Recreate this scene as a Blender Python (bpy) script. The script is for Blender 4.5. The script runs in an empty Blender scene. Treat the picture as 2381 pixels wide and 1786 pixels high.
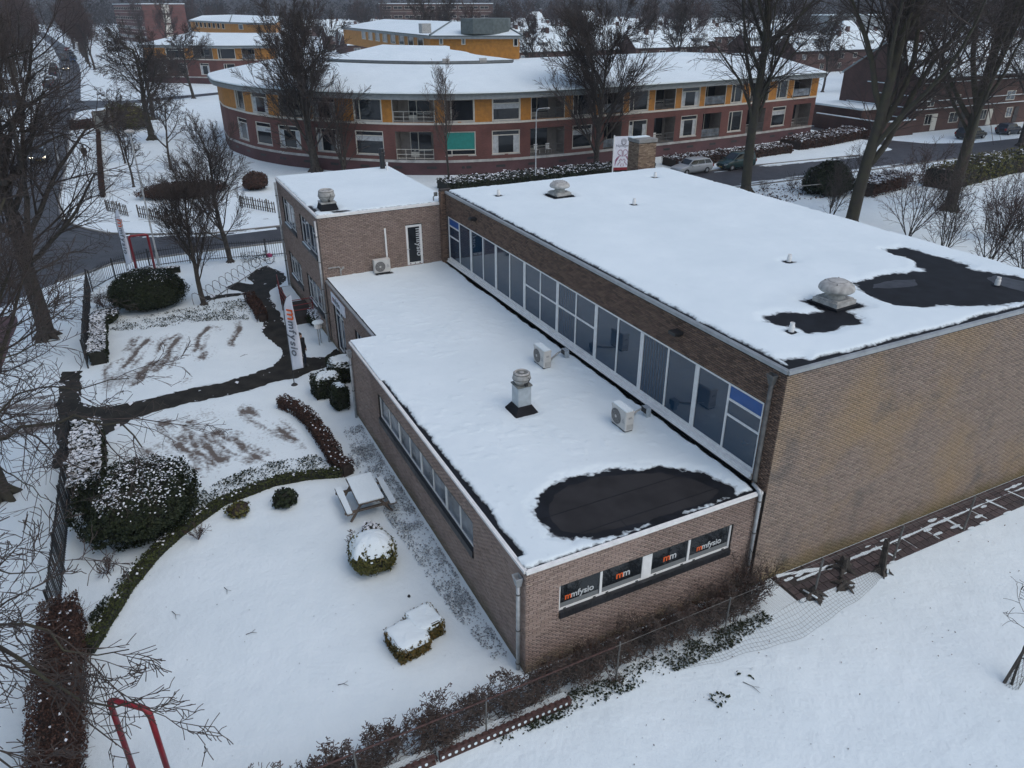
import bpy, math, random
import numpy as np
from mathutils import Vector, Matrix

# ------------------------------------------------------------------ camera, world, sun, exposure
sc = bpy.context.scene
COL = sc.collection
CAM = np.array([12.4571, -6.5867, 15.657]); YAW, PITCH, ROLL, FPX = 1.1079, -0.4683, -0.0019, 1739.53
cp, sp = math.cos(PITCH), math.sin(PITCH)
FW = np.array([-math.sin(YAW) * cp, math.cos(YAW) * cp, sp])
RT = np.cross(FW, [0, 0, 1]); RT /= np.linalg.norm(RT)
UP = np.cross(RT, FW)
R2 = math.cos(ROLL) * RT + math.sin(ROLL) * UP
U2 = -math.sin(ROLL) * RT + math.cos(ROLL) * UP
cam = bpy.data.objects.new('camera', bpy.data.cameras.new('camera')); COL.objects.link(cam)
cam.data.sensor_width = 36; cam.data.lens = FPX / 2381 * 36
cam.data.clip_start = 0.1; cam.data.clip_end = 4000
cam.matrix_world = Matrix(((R2[0], U2[0], -FW[0], CAM[0]), (R2[1], U2[1], -FW[1], CAM[1]), (R2[2], U2[2], -FW[2], CAM[2]), (0, 0, 0, 1)))
sc.camera = cam

W = bpy.data.worlds.new('World'); sc.world = W; W.use_nodes = True
nt = W.node_tree; nt.nodes.clear()
SUN_EL, SUN_AZ = math.radians(58), math.radians(25)      # azimuth measured from +x towards +y
sky = nt.nodes.new('ShaderNodeTexSky'); sky.sky_type = 'NISHITA'; sky.sun_disc = False
sky.sun_elevation = SUN_EL; sky.sun_rotation = math.pi / 2 - SUN_AZ
sky.dust_density = 2.2; sky.air_density = 1.2; sky.ozone_density = 0.0
bg = nt.nodes.new('ShaderNodeBackground'); bg.inputs['Strength'].default_value = 0.15
wo = nt.nodes.new('ShaderNodeOutputWorld')
nt.links.new(sky.outputs[0], bg.inputs[0]); nt.links.new(bg.outputs[0], wo.inputs[0])
sl = bpy.data.lights.new('sun', 'SUN'); sl.energy = 0.5; sl.angle = math.radians(70); sl.color = (1.0, 0.97, 0.93)
so = bpy.data.objects.new('sun', sl); COL.objects.link(so)
dv = Vector((math.cos(SUN_EL) * math.cos(SUN_AZ), math.cos(SUN_EL) * math.sin(SUN_AZ), math.sin(SUN_EL)))
so.rotation_euler = dv.to_track_quat('Z', 'Y').to_euler(); so.location = (0, 0, 60)
sc.view_settings.view_transform = 'Standard'; sc.view_settings.look = 'None'
sc.view_settings.gamma = 1; sc.view_settings.exposure = 0.07; sc.view_settings.use_curve_mapping = False
sc.cycles.volume_bounces = 0; sc.cycles.max_bounces = 6; sc.cycles.diffuse_bounces = 3; sc.cycles.glossy_bounces = 3
sc.cycles.transparent_max_bounces = 4; sc.cycles.use_adaptive_sampling = True
sc.cycles.volume_step_rate = 4

# measured points: a place on the photograph taken to the level, or upright plane, it lies on
def ray(px, py):
    return R2 * ((px - 1190.5) / FPX) + U2 * ((893 - py) / FPX) + FW
def gz(px, py, z=0.0):
    d = ray(px, py); return CAM + d * ((z - CAM[2]) / d[2])
def gx(px, py, x):
    d = ray(px, py); return CAM + d * ((x - CAM[0]) / d[0])
def gy(px, py, y):
    d = ray(px, py); return CAM + d * ((y - CAM[1]) / d[1])
def g2(px, py, z=0.0):
    p = gz(px, py, z); return (float(p[0]), float(p[1]))

def pix(x, y, z=0.0):
    v = np.array([x, y, z]) - CAM; k = float(v @ FW)
    return (1190.5 + FPX * float(v @ R2) / k, 893 - FPX * float(v @ U2) / k) if k > 1 else (-1e6, -1e6)
def in_view(x, y, z=4.0, m=150):
    p = pix(x, y, z); return -m < p[0] < 2381 + m and -300 < p[1] < 1786 + m
ONES = 'first second third fourth fifth sixth seventh eighth ninth tenth eleventh twelfth thirteenth fourteenth fifteenth sixteenth seventeenth eighteenth nineteenth'.split()
TENS = {20: 'twent', 30: 'thirt', 40: 'fort', 50: 'fift', 60: 'sixt', 70: 'sevent', 80: 'eight'}
def ordinal(n):
    if n < 20: return ONES[n - 1]
    t, u = n // 10 * 10, n % 10
    return TENS[t] + ('ieth' if u == 0 else 'y-' + ONES[u - 1])
# ------------------------------------------------------------------ helpers
def link(o, parent=None):
    COL.objects.link(o)
    if parent is not None: o.parent = parent
    return o
def thing(name, label, cat, loc=(0, 0, 0), rz=0.0, group=None):
    o = bpy.data.objects.new(name, None); o.empty_display_size = 0.3
    o.location = loc; o.rotation_euler = (0, 0, rz); link(o)
    o['label'] = label; o['category'] = cat
    if group: o['group'] = group
    return o
def tag(o, label=None, cat=None, group=None, kind=None):
    if label: o['label'] = label
    if cat: o['category'] = cat
    if group: o['group'] = group
    if kind: o['kind'] = kind
    return o
def np_mesh(name, V, F):
    """V (n,3) floats, F (m,k) ints"""
    me = bpy.data.meshes.new(name)
    V = np.asarray(V, np.float32); F = np.asarray(F, np.int32)
    k = F.shape[1]
    me.vertices.add(len(V)); me.vertices.foreach_set('co', V.ravel())
    me.loops.add(F.size); me.loops.foreach_set('vertex_index', F.ravel())
    me.polygons.add(len(F))
    me.polygons.foreach_set('loop_start', np.arange(0, F.size, k, dtype=np.int32))
    me.polygons.foreach_set('loop_total', np.full(len(F), k, np.int32))
    me.update(calc_edges=True); me.validate()
    return me
def np_obj(name, V, F, mat, parent=None, smooth=False):
    me = np_mesh(name, V, F)
    if mat: me.materials.append(mat)
    if smooth: me.polygons.foreach_set('use_smooth', np.ones(len(me.polygons), bool))
    return link(bpy.data.objects.new(name, me), parent)

class MB:
    def __init__(s): s.v = []; s.f = []; s.m = []; s.cur = 0
    def add(s, vs, fs):
        b = len(s.v); s.v += [tuple(map(float, p)) for p in vs]
        for f in fs: s.f.append([b + i for i in f]); s.m.append(s.cur)
        return s
    def quad(s, a, b, c, d): return s.add([a, b, c, d], [(0, 1, 2, 3)])
    def box(s, x0, x1, y0, y1, z0, z1):
        return s.add([(x0, y0, z0), (x1, y0, z0), (x1, y1, z0), (x0, y1, z0), (x0, y0, z1), (x1, y0, z1), (x1, y1, z1), (x0, y1, z1)],
                     [(3, 2, 1, 0), (4, 5, 6, 7), (0, 1, 5, 4), (1, 2, 6, 5), (2, 3, 7, 6), (3, 0, 4, 7)])
    def fbox(s, fr, u0, u1, v0, v1, w0, w1):
        vs = [fr(u, v, w) for w in (w0, w1) for (u, v) in ((u0, v0), (u1, v0), (u1, v1), (u0, v1))]
        return s.add(vs, [(3, 2, 1, 0), (4, 5, 6, 7), (0, 1, 5, 4), (1, 2, 6, 5), (2, 3, 7, 6), (3, 0, 4, 7)])
    def prism(s, poly, z0, z1):
        n = len(poly)
        vs = [(p[0], p[1], z0) for p in poly] + [(p[0], p[1], z1) for p in poly]
        return s.add(vs, [tuple(range(n - 1, -1, -1)), tuple(range(n, 2 * n))] + [(i, (i + 1) % n, n + (i + 1) % n, n + i) for i in range(n)])
    def tube(s, pts, r, n=8, cap=True):
        pts = [Vector(p) for p in pts]; rs = r if isinstance(r, (list, tuple)) else [r] * len(pts)
        b = len(s.v); up = None
        for i, p in enumerate(pts):
            d = (pts[min(i + 1, len(pts) - 1)] - pts[max(i - 1, 0)]).normalized()
            if up is None: up = Vector((0, 0, 1)) if abs(d.z) < 0.9 else Vector((1, 0, 0))
            a = d.cross(up).normalized(); c = a.cross(d).normalized(); up = c
            for k in range(n):
                t = 2 * math.pi * k / n
                q = p + (a * math.cos(t) + c * math.sin(t)) * rs[i]; s.v.append(tuple(q))
        for i in range(len(pts) - 1):
            for k in range(n):
                s.f.append([b + i * n + k, b + i * n + (k + 1) % n, b + (i + 1) * n + (k + 1) % n, b + (i + 1) * n + k]); s.m.append(s.cur)
        if cap:
            s.f.append([b + k for k in range(n)][::-1]); s.m.append(s.cur)
            s.f.append([b + (len(pts) - 1) * n + k for k in range(n)]); s.m.append(s.cur)
        return s
    def lathe(s, prof, c=(0, 0, 0), n=16, cap=True):
        b = len(s.v)
        for (r, z) in prof:
            for k in range(n):
                t = 2 * math.pi * k / n; s.v.append((c[0] + r * math.cos(t), c[1] + r * math.sin(t), c[2] + z))
        for i in range(len(prof) - 1):
            for k in range(n):
                s.f.append([b + i * n + k, b + i * n + (k + 1) % n, b + (i + 1) * n + (k + 1) % n, b + (i + 1) * n + k]); s.m.append(s.cur)
        if cap:
            s.f.append([b + k for k in range(n)][::-1]); s.m.append(s.cur)
            s.f.append([b + (len(prof) - 1) * n + k for k in range(n)]); s.m.append(s.cur)
        return s
    def obj(s, name, mat, parent=None, smooth=False, off=None):
        me = bpy.data.meshes.new(name)
        v = s.v if off is None else [(p[0] - off[0], p[1] - off[1], p[2] - off[2]) for p in s.v]
        me.from_pydata(v, [], s.f)
        for m in (mat if isinstance(mat, (list, tuple)) else [mat]): me.materials.append(m)
        if any(s.m): me.polygons.foreach_set('material_index', s.m)
        if smooth: me.polygons.foreach_set('use_smooth', np.ones(len(me.polygons), bool))
        me.update()
        return link(bpy.data.objects.new(name, me), parent)
def frame(org, u, n):
    o, uu, nn = Vector(org), Vector(u), Vector(n)
    return lambda a, v, w: tuple(o + uu * a + Vector((0, 0, v)) + nn * w)
def copy_tree(o, parent=None):
    c = o.copy(); COL.objects.link(c)
    if parent is not None: c.parent = parent
    for ch in list(o.children): copy_tree(ch, c)
    return c

# tubes from a segment array (n, 8): p0, p1, r0, r1
def tubes(name, S, mat, parent=None, n=3):
    S = np.asarray(S, float); P0, P1, r0, r1 = S[:, 0:3], S[:, 3:6], S[:, 6], S[:, 7]
    d = P1 - P0; d /= np.maximum(np.linalg.norm(d, axis=1, keepdims=True), 1e-9)
    ref = np.where(np.abs(d[:, 2:3]) < 0.9, np.array([[0, 0, 1.0]]), np.array([[1.0, 0, 0]]))
    a = np.cross(d, ref); a /= np.linalg.norm(a, axis=1, keepdims=True); c = np.cross(a, d)
    N = len(S); V = np.zeros((N, 2 * n, 3))
    for k in range(n):
        t = 2 * math.pi * k / n; o = a * math.cos(t) + c * math.sin(t)
        V[:, k] = P0 + o * r0[:, None]; V[:, n + k] = P1 + o * r1[:, None]
    b = (np.arange(N) * 2 * n)[:, None, None]
    q = np.array([[k, (k + 1) % n, n + (k + 1) % n, n + k] for k in range(n)])[None]
    return np_obj(name, V.reshape(-1, 3), (b + q).reshape(-1, 4), mat, parent, smooth=True)

def leaf_quads(P, Nrm, size, rng, asp=0.6, jit=0.6):
    """leaf-sized four-point faces at P, facing roughly Nrm"""
    N = len(P); Nrm = Nrm + rng.normal(0, jit, (N, 3)); Nrm /= np.linalg.norm(Nrm, axis=1, keepdims=True) + 1e-9
    t = rng.normal(0, 1, (N, 3)); a = np.cross(Nrm, t); a /= np.linalg.norm(a, axis=1, keepdims=True) + 1e-9
    b = np.cross(Nrm, a); s = (size * rng.uniform(0.6, 1.3, N))[:, None]
    V = np.stack([P - a * s, P - b * s * asp + Nrm * s * .15, P + a * s, P + b * s * asp + Nrm * s * .15], 1)
    F = np.arange(4 * N).reshape(N, 4)
    return V.reshape(-1, 3), F

_NT = {}
def vnoise(x, y, sc_, seed):
    T = _NT.get(seed)
    if T is None: T = _NT[seed] = np.random.RandomState(seed).rand(256, 256)
    x = np.asarray(x) * sc_; y = np.asarray(y) * sc_
    xi = np.floor(x).astype(int); yi = np.floor(y).astype(int); fx = x - xi; fy = y - yi
    fx = fx * fx * (3 - 2 * fx); fy = fy * fy * (3 - 2 * fy)
    g = lambda a, b: T[a % 256, b % 256]
    return (g(xi, yi) * (1 - fx) + g(xi + 1, yi) * fx) * (1 - fy) + (g(xi, yi + 1) * (1 - fx) + g(xi + 1, yi + 1) * fx) * fy
def fbm(x, y, sc_, seed, oct_=4):
    s = 0; a = 1; t = 0
    for i in range(oct_):
        s = s + a * (vnoise(x, y, sc_ * 2 ** i, seed + i) - .5); t += a; a *= .55
    return s / t * 2
def sdist(X, Y, poly):
    """signed distance to a polygon, negative inside"""
    P = np.asarray(poly, float); d = np.full(X.shape, 1e9); ins = np.zeros(X.shape, bool)
    for i in range(len(P)):
        a, b = P[i], P[(i + 1) % len(P)]; e = b - a
        t = np.clip(((X - a[0]) * e[0] + (Y - a[1]) * e[1]) / (e @ e + 1e-12), 0, 1)
        d = np.minimum(d, np.hypot(X - a[0] - t * e[0], Y - a[1] - t * e[1]))
        c = ((a[1] > Y) != (b[1] > Y)) & (X < (b[0] - a[0]) * (Y - a[1]) / (b[1] - a[1] + 1e-12) + a[0]); ins ^= c
    return np.where(ins, -d, d)
def pdist(X, Y, pts):
    d = np.full(X.shape, 1e9)
    for i in range(len(pts) - 1):
        a, b = np.array(pts[i], float), np.array(pts[i + 1], float); e = b - a
        t = np.clip(((X - a[0]) * e[0] + (Y - a[1]) * e[1]) / (e @ e + 1e-12), 0, 1)
        d = np.minimum(d, np.hypot(X - a[0] - t * e[0], Y - a[1] - t * e[1]))
    return d
def track_coords(X, Y, pts):
    d = np.full(X.shape, 1e9); sd = np.zeros(X.shape); al = np.zeros(X.shape); acc = 0.0
    for i in range(len(pts) - 1):
        a, b = np.array(pts[i], float), np.array(pts[i + 1], float); e = b - a; L = np.hypot(*e) + 1e-9
        t = np.clip(((X - a[0]) * e[0] + (Y - a[1]) * e[1]) / L ** 2, 0, 1); q = np.hypot(X - a[0] - t * e[0], Y - a[1] - t * e[1])
        sg = np.sign((X - a[0]) * e[1] - (Y - a[1]) * e[0]); m = q < d
        d = np.where(m, q, d); sd = np.where(m, q * sg, sd); al = np.where(m, acc + t * L, al); acc += L
    return d, sd, al, acc
def in_poly(rng, poly, n):
    P = np.asarray(poly); lo, hi = P.min(0), P.max(0); out = np.zeros((0, 2))
    while len(out) < n:
        q = rng.uniform(lo, hi, (n * 2, 2)); out = np.concatenate([out, q[sdist(q[:, 0], q[:, 1], poly) < 0]])
    return out[:n]
def resample(pts, step):
    P = np.asarray(pts, float); seg = np.linalg.norm(np.diff(P, axis=0), axis=1); s = np.concatenate([[0], np.cumsum(seg)])
    n = max(2, int(s[-1] / step) + 1); t = np.linspace(0, s[-1], n)
    return np.stack([np.interp(t, s, P[:, k]) for k in range(P.shape[1])], 1)
def rough_poly(poly, step, amp, seed):
    P = resample(list(poly) + [poly[0]], step)[:-1]
    n = np.roll(P, -1, 0) - np.roll(P, 1, 0); n = np.stack([n[:, 1], -n[:, 0]], 1); n /= np.linalg.norm(n, axis=1, keepdims=True) + 1e-9
    return P + n * (fbm(P[:, 0], P[:, 1], 1.3, seed)[:, None] * amp + fbm(P[:, 0], P[:, 1], 6, seed + 9)[:, None] * amp * .45)
def sheet(name, poly, z, mat, kind='structure', parent=None):
    me = bpy.data.meshes.new(name)
    me.from_pydata([(float(p[0]), float(p[1]), z) for p in poly], [], [list(range(len(poly)))])
    me.materials.append(mat); o = link(bpy.data.objects.new(name, me), parent)
    if kind: o['kind'] = kind
    return o
def ribbon_poly(pts, w):
    P = np.asarray(pts, float); t = np.gradient(P, axis=0); n = np.stack([-t[:, 1], t[:, 0]], 1); n /= np.linalg.norm(n, axis=1, keepdims=True)
    ww = np.asarray(w) if np.ndim(w) else np.full(len(P), w)
    return np.concatenate([P + n * ww[:, None] / 2, (P - n * ww[:, None] / 2)[::-1]])
def text_obj(name, body, size, mat, parent, org, right, up, n, depth=0.004, align='LEFT', shear=0.0, bold=0.0):
    cu = bpy.data.curves.new(name, 'FONT'); cu.body = body; cu.size = size; cu.extrude = depth; cu.align_x = align; cu.offset = bold; cu.shear = shear
    o = bpy.data.objects.new(name, cu); COL.objects.link(o)
    bpy.context.view_layer.update()
    me = bpy.data.meshes.new_from_object(o); COL.objects.unlink(o); bpy.data.objects.remove(o)
    R = Matrix((Vector(right), Vector(up), Vector(n))).transposed().to_4x4(); R.translation = Vector(org)
    me.transform(R); me.name = name; me.materials.append(mat)
    wd = max(v.co.dot(Vector(right)) for v in me.vertices) - Vector(org).dot(Vector(right)) if len(me.vertices) else 0
    ob = link(bpy.data.objects.new(name, me), parent); return ob, wd

# ------------------------------------------------------------------ materials
def mat(name, col, rough=0.7, var=0.0, scale=3.0, col2=None, bump=0.0, bscale=None, spec=0.5, metal=0.0, ior=1.5, coord='OBJ', detail=6, lo=0.35, hi=0.65):
    m = bpy.data.materials.new(name); m.use_nodes = True; N = m.node_tree.nodes; L = m.node_tree.links
    b = N['Principled BSDF']; b.inputs['Base Color'].default_value = (*col, 1); b.inputs['Roughness'].default_value = rough
    b.inputs['Specular IOR Level'].default_value = spec; b.inputs['Metallic'].default_value = metal; b.inputs['IOR'].default_value = ior
    if coord == 'POS': src = N.new('ShaderNodeNewGeometry').outputs['Position']
    else: src = N.new('ShaderNodeTexCoord').outputs['Object']
    if var or col2:
        nz = N.new('ShaderNodeTexNoise'); nz.inputs['Scale'].default_value = scale; nz.inputs['Detail'].default_value = detail; L.new(src, nz.inputs['Vector'])
        cr = N.new('ShaderNodeValToRGB'); cr.color_ramp.elements[0].position = lo; cr.color_ramp.elements[1].position = hi
        c2 = col2 or tuple(min(1, c * (1 + var)) for c in col); c1 = col if col2 else tuple(c * (1 - var) for c in col)
        cr.color_ramp.elements[0].color = (*c1, 1); cr.color_ramp.elements[1].color = (*c2, 1)
        L.new(nz.outputs['Fac'], cr.inputs['Fac']); L.new(cr.outputs['Color'], b.inputs['Base Color'])
    if bump:
        nb = N.new('ShaderNodeTexNoise'); nb.inputs['Scale'].default_value = bscale or scale * 4; nb.inputs['Detail'].default_value = 5; L.new(src, nb.inputs['Vector'])
        bp_ = N.new('ShaderNodeBump'); bp_.inputs['Strength'].default_value = bump; bp_.inputs['Distance'].default_value = 0.05
        L.new(nb.outputs['Fac'], bp_.inputs['Height']); L.new(bp_.outputs['Normal'], b.inputs['Normal'])
    m.diffuse_color = (*col, 1)
    return m
def island_mat(name, ramp, rough=0.8, big=None, obj_random=False, spec=0.3, transl=0.0, dirt=None, bump=0.0):
    """colour differs piece by piece; big = (scale, colour, lo, hi) stains on top"""
    m = bpy.data.materials.new(name); m.use_nodes = True; N = m.node_tree.nodes; L = m.node_tree.links
    b = N['Principled BSDF']; b.inputs['Roughness'].default_value = rough; b.inputs['Specular IOR Level'].default_value = spec
    rnd = N.new('ShaderNodeObjectInfo').outputs['Random'] if obj_random else N.new('ShaderNodeNewGeometry').outputs['Random Per Island']
    cr = N.new('ShaderNodeValToRGB'); cr.color_ramp.interpolation = 'LINEAR'
    el = cr.color_ramp.elements; el[0].position, el[1].position = 0, 1
    el[0].color = (*ramp[0], 1); el[1].color = (*ramp[-1], 1)
    for i, c in enumerate(ramp[1:-1]):
        e = el.new((i + 1) / (len(ramp) - 1)); e.color = (*c, 1)
    L.new(rnd, cr.inputs['Fac']); out = cr.outputs['Color']
    pos = N.new('ShaderNodeNewGeometry').outputs['Position']
    for (s, c, lo, hi) in (big or []):
        nz = N.new('ShaderNodeTexNoise'); nz.inputs['Scale'].default_value = s; nz.inputs['Detail'].default_value = 5; nz.inputs['Roughness'].default_value = .6; L.new(pos, nz.inputs['Vector'])
        mr = N.new('ShaderNodeMapRange'); mr.inputs['From Min'].default_value = lo; mr.inputs['From Max'].default_value = hi; L.new(nz.outputs['Fac'], mr.inputs['Value'])
        mx = N.new('ShaderNodeMix'); mx.data_type = 'RGBA'; mx.blend_type = 'MIX'
        L.new(mr.outputs['Result'], mx.inputs['Factor']); L.new(out, mx.inputs['A']); mx.inputs['B'].default_value = (*c, 1)
        out = mx.outputs['Result']
    if dirt:
        (c, zt) = dirt
        sep = N.new('ShaderNodeSeparateXYZ'); L.new(pos, sep.inputs[0])
        nz = N.new('ShaderNodeTexNoise'); nz.inputs['Scale'].default_value = 1.1; nz.inputs['Detail'].default_value = 5; L.new(pos, nz.inputs['Vector'])
        ma = N.new('ShaderNodeMath'); ma.operation = 'MULTIPLY_ADD'; L.new(nz.outputs['Fac'], ma.inputs[0]); ma.inputs[1].default_value = -zt * 1.6; L.new(sep.outputs['Z'], ma.inputs[2])
        mr = N.new('ShaderNodeMapRange'); mr.inputs['From Min'].default_value = 0.1; mr.inputs['From Max'].default_value = -zt * .75; mr.inputs['To Max'].default_value = .75; L.new(ma.outputs[0], mr.inputs['Value'])
        mx = N.new('ShaderNodeMix'); mx.data_type = 'RGBA'; L.new(mr.outputs['Result'], mx.inputs['Factor']); L.new(out, mx.inputs['A']); mx.inputs['B'].default_value = (*c, 1)
        out = mx.outputs['Result']
    L.new(out, b.inputs['Base Color'])
    if bump:
        nb = N.new('ShaderNodeTexNoise'); nb.inputs['Scale'].default_value = 40; L.new(pos, nb.inputs['Vector'])
        bp_ = N.new('ShaderNodeBump'); bp_.inputs['Strength'].default_value = bump; bp_.inputs['Distance'].default_value = 0.01
        L.new(nb.outputs['Fac'], bp_.inputs['Height']); L.new(bp_.outputs['Normal'], b.inputs['Normal'])
    return m
def snow_mat(name, attr=None, dirty=(0.13, 0.112, 0.10), fine=1.0, amp=1.0):
    m = bpy.data.materials.new(name); m.use_nodes = True; N = m.node_tree.nodes; L = m.node_tree.links
    b = N['Principled BSDF']; b.inputs['Roughness'].default_value = 0.75; b.inputs['Specular IOR Level'].default_value = 0.25
    pos = N.new('ShaderNodeNewGeometry').outputs['Position']
    nz = N.new('ShaderNodeTexNoise'); nz.inputs['Scale'].default_value = 0.35; nz.inputs['Detail'].default_value = 8; nz.inputs['Roughness'].default_value = .65; L.new(pos, nz.inputs['Vector'])
    cr = N.new('ShaderNodeValToRGB'); cr.color_ramp.elements[0].position = .3; cr.color_ramp.elements[1].position = .7
    cr.color_ramp.elements[0].color = (0.66, 0.75, 0.78, 1); cr.color_ramp.elements[1].color = (0.74, 0.825, 0.85, 1); L.new(nz.outputs['Fac'], cr.inputs['Fac'])
    out = cr.outputs['Color']
    if attr:
        at = N.new('ShaderNodeAttribute'); at.attribute_name = attr
        n2 = N.new('ShaderNodeTexNoise'); n2.inputs['Scale'].default_value = 7; n2.inputs['Detail'].default_value = 6; L.new(pos, n2.inputs['Vector'])
        ma = N.new('ShaderNodeMath'); ma.operation = 'MULTIPLY_ADD'; L.new(n2.outputs['Fac'], ma.inputs[0]); ma.inputs[1].default_value = 1.3; ma.inputs[2].default_value = -0.65
        ad = N.new('ShaderNodeMath'); ad.operation = 'ADD'; L.new(ma.outputs[0], ad.inputs[0]); L.new(at.outputs['Fac'], ad.inputs[1])
        mr = N.new('ShaderNodeMapRange'); mr.inputs['From Min'].default_value = .22; mr.inputs['From Max'].default_value = .85; L.new(ad.outputs[0], mr.inputs['Value'])
        mx = N.new('ShaderNodeMix'); mx.data_type = 'RGBA'; L.new(mr.outputs['Result'], mx.inputs['Factor']); L.new(out, mx.inputs['A']); mx.inputs['B'].default_value = (*dirty, 1)
        out = mx.outputs['Result']
    L.new(out, b.inputs['Base Color'])
    h = None
    for (s, w) in ((0.5, 1.6), (2.2, .5), (9, .22 * fine), (38, .07 * fine)):
        nb = N.new('ShaderNodeTexNoise'); nb.inputs['Scale'].default_value = s; nb.inputs['Detail'].default_value = 2; L.new(pos, nb.inputs['Vector'])
        mu = N.new('ShaderNodeMath'); mu.operation = 'MULTIPLY'; L.new(nb.outputs['Fac'], mu.inputs[0]); mu.inputs[1].default_value = w
        if h is None: h = mu.outputs[0]
        else:
            ad = N.new('ShaderNodeMath'); ad.operation = 'ADD'; L.new(h, ad.inputs[0]); L.new(mu.outputs[0], ad.inputs[1]); h = ad.outputs[0]
    bp_ = N.new('ShaderNodeBump'); bp_.inputs['Strength'].default_value = 0.55 * amp; bp_.inputs['Distance'].default_value = 0.12
    L.new(h, bp_.inputs['Height']); L.new(bp_.outputs['Normal'], b.inputs['Normal'])
    return m
def emit_mat(name, col, s):
    m = bpy.data.materials.new(name); m.use_nodes = True; b = m.node_tree.nodes['Principled BSDF']
    b.inputs['Base Color'].default_value = (*col, 1); b.inputs['Emission Color'].default_value = (*col, 1); b.inputs['Emission Strength'].default_value = s
    return m

M = {}
M['snow'] = snow_mat('snow'); M['snow_roof'] = snow_mat('roof_snow', 'thin', (0.03, 0.03, 0.034), fine=.45, amp=.55); M['slush'] = snow_mat('slushy_snow', 'slush')
BR = [(0.17, 0.13, 0.11), (0.28, 0.21, 0.175), (0.33, 0.25, 0.21), (0.36, 0.275, 0.23), (0.40, 0.31, 0.265), (0.29, 0.215, 0.185), (0.46, 0.37, 0.31)]
BR = [tuple(.55 * c + .45 * m_ for c, m_ in zip(q, (.33, .25, .21))) for q in BR]
M['brick'] = island_mat('brick', BR, .85, big=[(.22, (.20, .15, .125), .55, .75)], dirt=((.13, .115, .06), .5), bump=.3)
M['brick_one'] = island_mat('single_brick', BR, .85, big=[(.22, (.20, .15, .125), .55, .75)], obj_random=True, dirt=((.13, .115, .06), .5), bump=.3)
BH = [(0.17, 0.135, 0.11), (0.26, 0.205, 0.165), (0.32, 0.25, 0.20), (0.36, 0.285, 0.225), (0.30, 0.225, 0.18), (0.42, 0.34, 0.27)]
BH = [tuple(.5 * c + .5 * m_ for c, m_ in zip(q, (.272, .220, .185))) for q in BH]
M['brick_hall'] = island_mat('hall_brick', BH, .85, big=[(.30, (.37, .265, .15), .48, .78), (1.3, (.36, .27, .17), .58, .95), (.55, (.17, .15, .135), .57, .72)], dirt=((.17, .135, .05), .6), bump=.3)
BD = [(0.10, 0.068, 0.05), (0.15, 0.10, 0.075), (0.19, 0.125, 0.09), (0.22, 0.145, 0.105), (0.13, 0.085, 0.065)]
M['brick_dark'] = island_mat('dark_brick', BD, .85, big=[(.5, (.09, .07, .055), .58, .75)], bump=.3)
M['mortar'] = mat('mortar', (.040, .033, .029), .95, .25, 2.5)
M['mortar_light'] = mat('pale_mortar', (.045, .037, .032), .95, .25, 2.5)
M['white'] = mat('white_paint', (.76, .76, .74), .45, .06, 5)
M['alu'] = mat('aluminium_trim', (.36, .38, .39), .4, .1, 4, metal=.4)
M['zinc'] = mat('zinc_pipe', (.42, .44, .45), .45, .15, 6, metal=.35)
M['zincdark'] = mat('weathered_pipe', (.105, .105, .10), .6, .3, 6)
M['black'] = mat('black_membrane', (.007, .008, .011), .7, .4, 2.2, spec=.25, bump=.12, bscale=60)
M['membrane'] = mat('roof_membrane', (.013, .013, .015), .7, .3, 1.6, spec=.3, bump=.1, bscale=90)
M['blacktile'] = mat('black_tile', (.020, .021, .024), .35, .3, 9)
M['dark'] = mat('dark_metal', (.016, .017, .018), .5, .2, 5)
M['glass'] = mat('window_glass', (.003, .024, .054), .02, ior=1.72, spec=.5, col2=(.004, .032, .068), scale=.35)
M['glass_curtain'] = mat('curtain_behind_glass', (.02, .045, .08), .06, ior=1.6)
N_ = M['glass_curtain'].node_tree.nodes; wv_ = N_.new('ShaderNodeTexWave'); wv_.inputs['Scale'].default_value = 2.2; wv_.inputs['Distortion'].default_value = 1.5; wv_.inputs['Detail'].default_value = 1; cr_ = N_.new('ShaderNodeValToRGB'); cr_.color_ramp.elements[0].color = (.006, .024, .05, 1); cr_.color_ramp.elements[1].color = (.022, .05, .085, 1); M['glass_curtain'].node_tree.links.new(N_.new('ShaderNodeTexCoord').outputs['Object'], wv_.inputs['Vector']); M['glass_curtain'].node_tree.links.new(wv_.outputs['Fac'], cr_.inputs['Fac']); M['glass_curtain'].node_tree.links.new(cr_.outputs['Color'], N_['Principled BSDF'].inputs['Base Color'])
M['glass2'] = mat('dark_glass', (.012, .015, .018), .06, ior=1.5)
M['glass_pale'] = mat('curtained_glass', (.14, .16, .18), .12, .5, 1.4, ior=1.55)
M['blue'] = mat('blue_panel', (.015, .09, .30), .35, .1, 3)
M['leafbox'] = mat('film_strip', (.16, .17, .17), .35)
M['red'] = mat('red_paint', (.20, .010, .018), .4, .15, 6)
M['redrail'] = mat('red_railing', (.20, .018, .018), .5, .2, 6)
M['rust'] = mat('rusty_steel', (.060, .030, .026), .8, .35, 9)
M['orange'] = mat('orange_print', (.72, .12, .02), .5)
M['printgrey'] = mat('pale_print', (.50, .52, .52), .5)
M['printdark'] = mat('slate_print', (.12, .14, .17), .5)
M['flagwhite'] = mat('flag_cloth', (.72, .74, .80), .8, .05, 3)
M['asphalt'] = mat('asphalt', (.040, .040, .045), .55, .3, .8, bump=.25, bscale=45, coord='POS')
M['path'] = mat('wet_paving', (.014, .0135, .011), .7, spec=.2, col2=(.032, .030, .025), scale=1.6, bump=.4, bscale=22, coord='POS')
M['paver'] = island_mat('red_brown_paver', [(.050, .034, .036), (.085, .055, .055), (.065, .045, .047)], .7)
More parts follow.
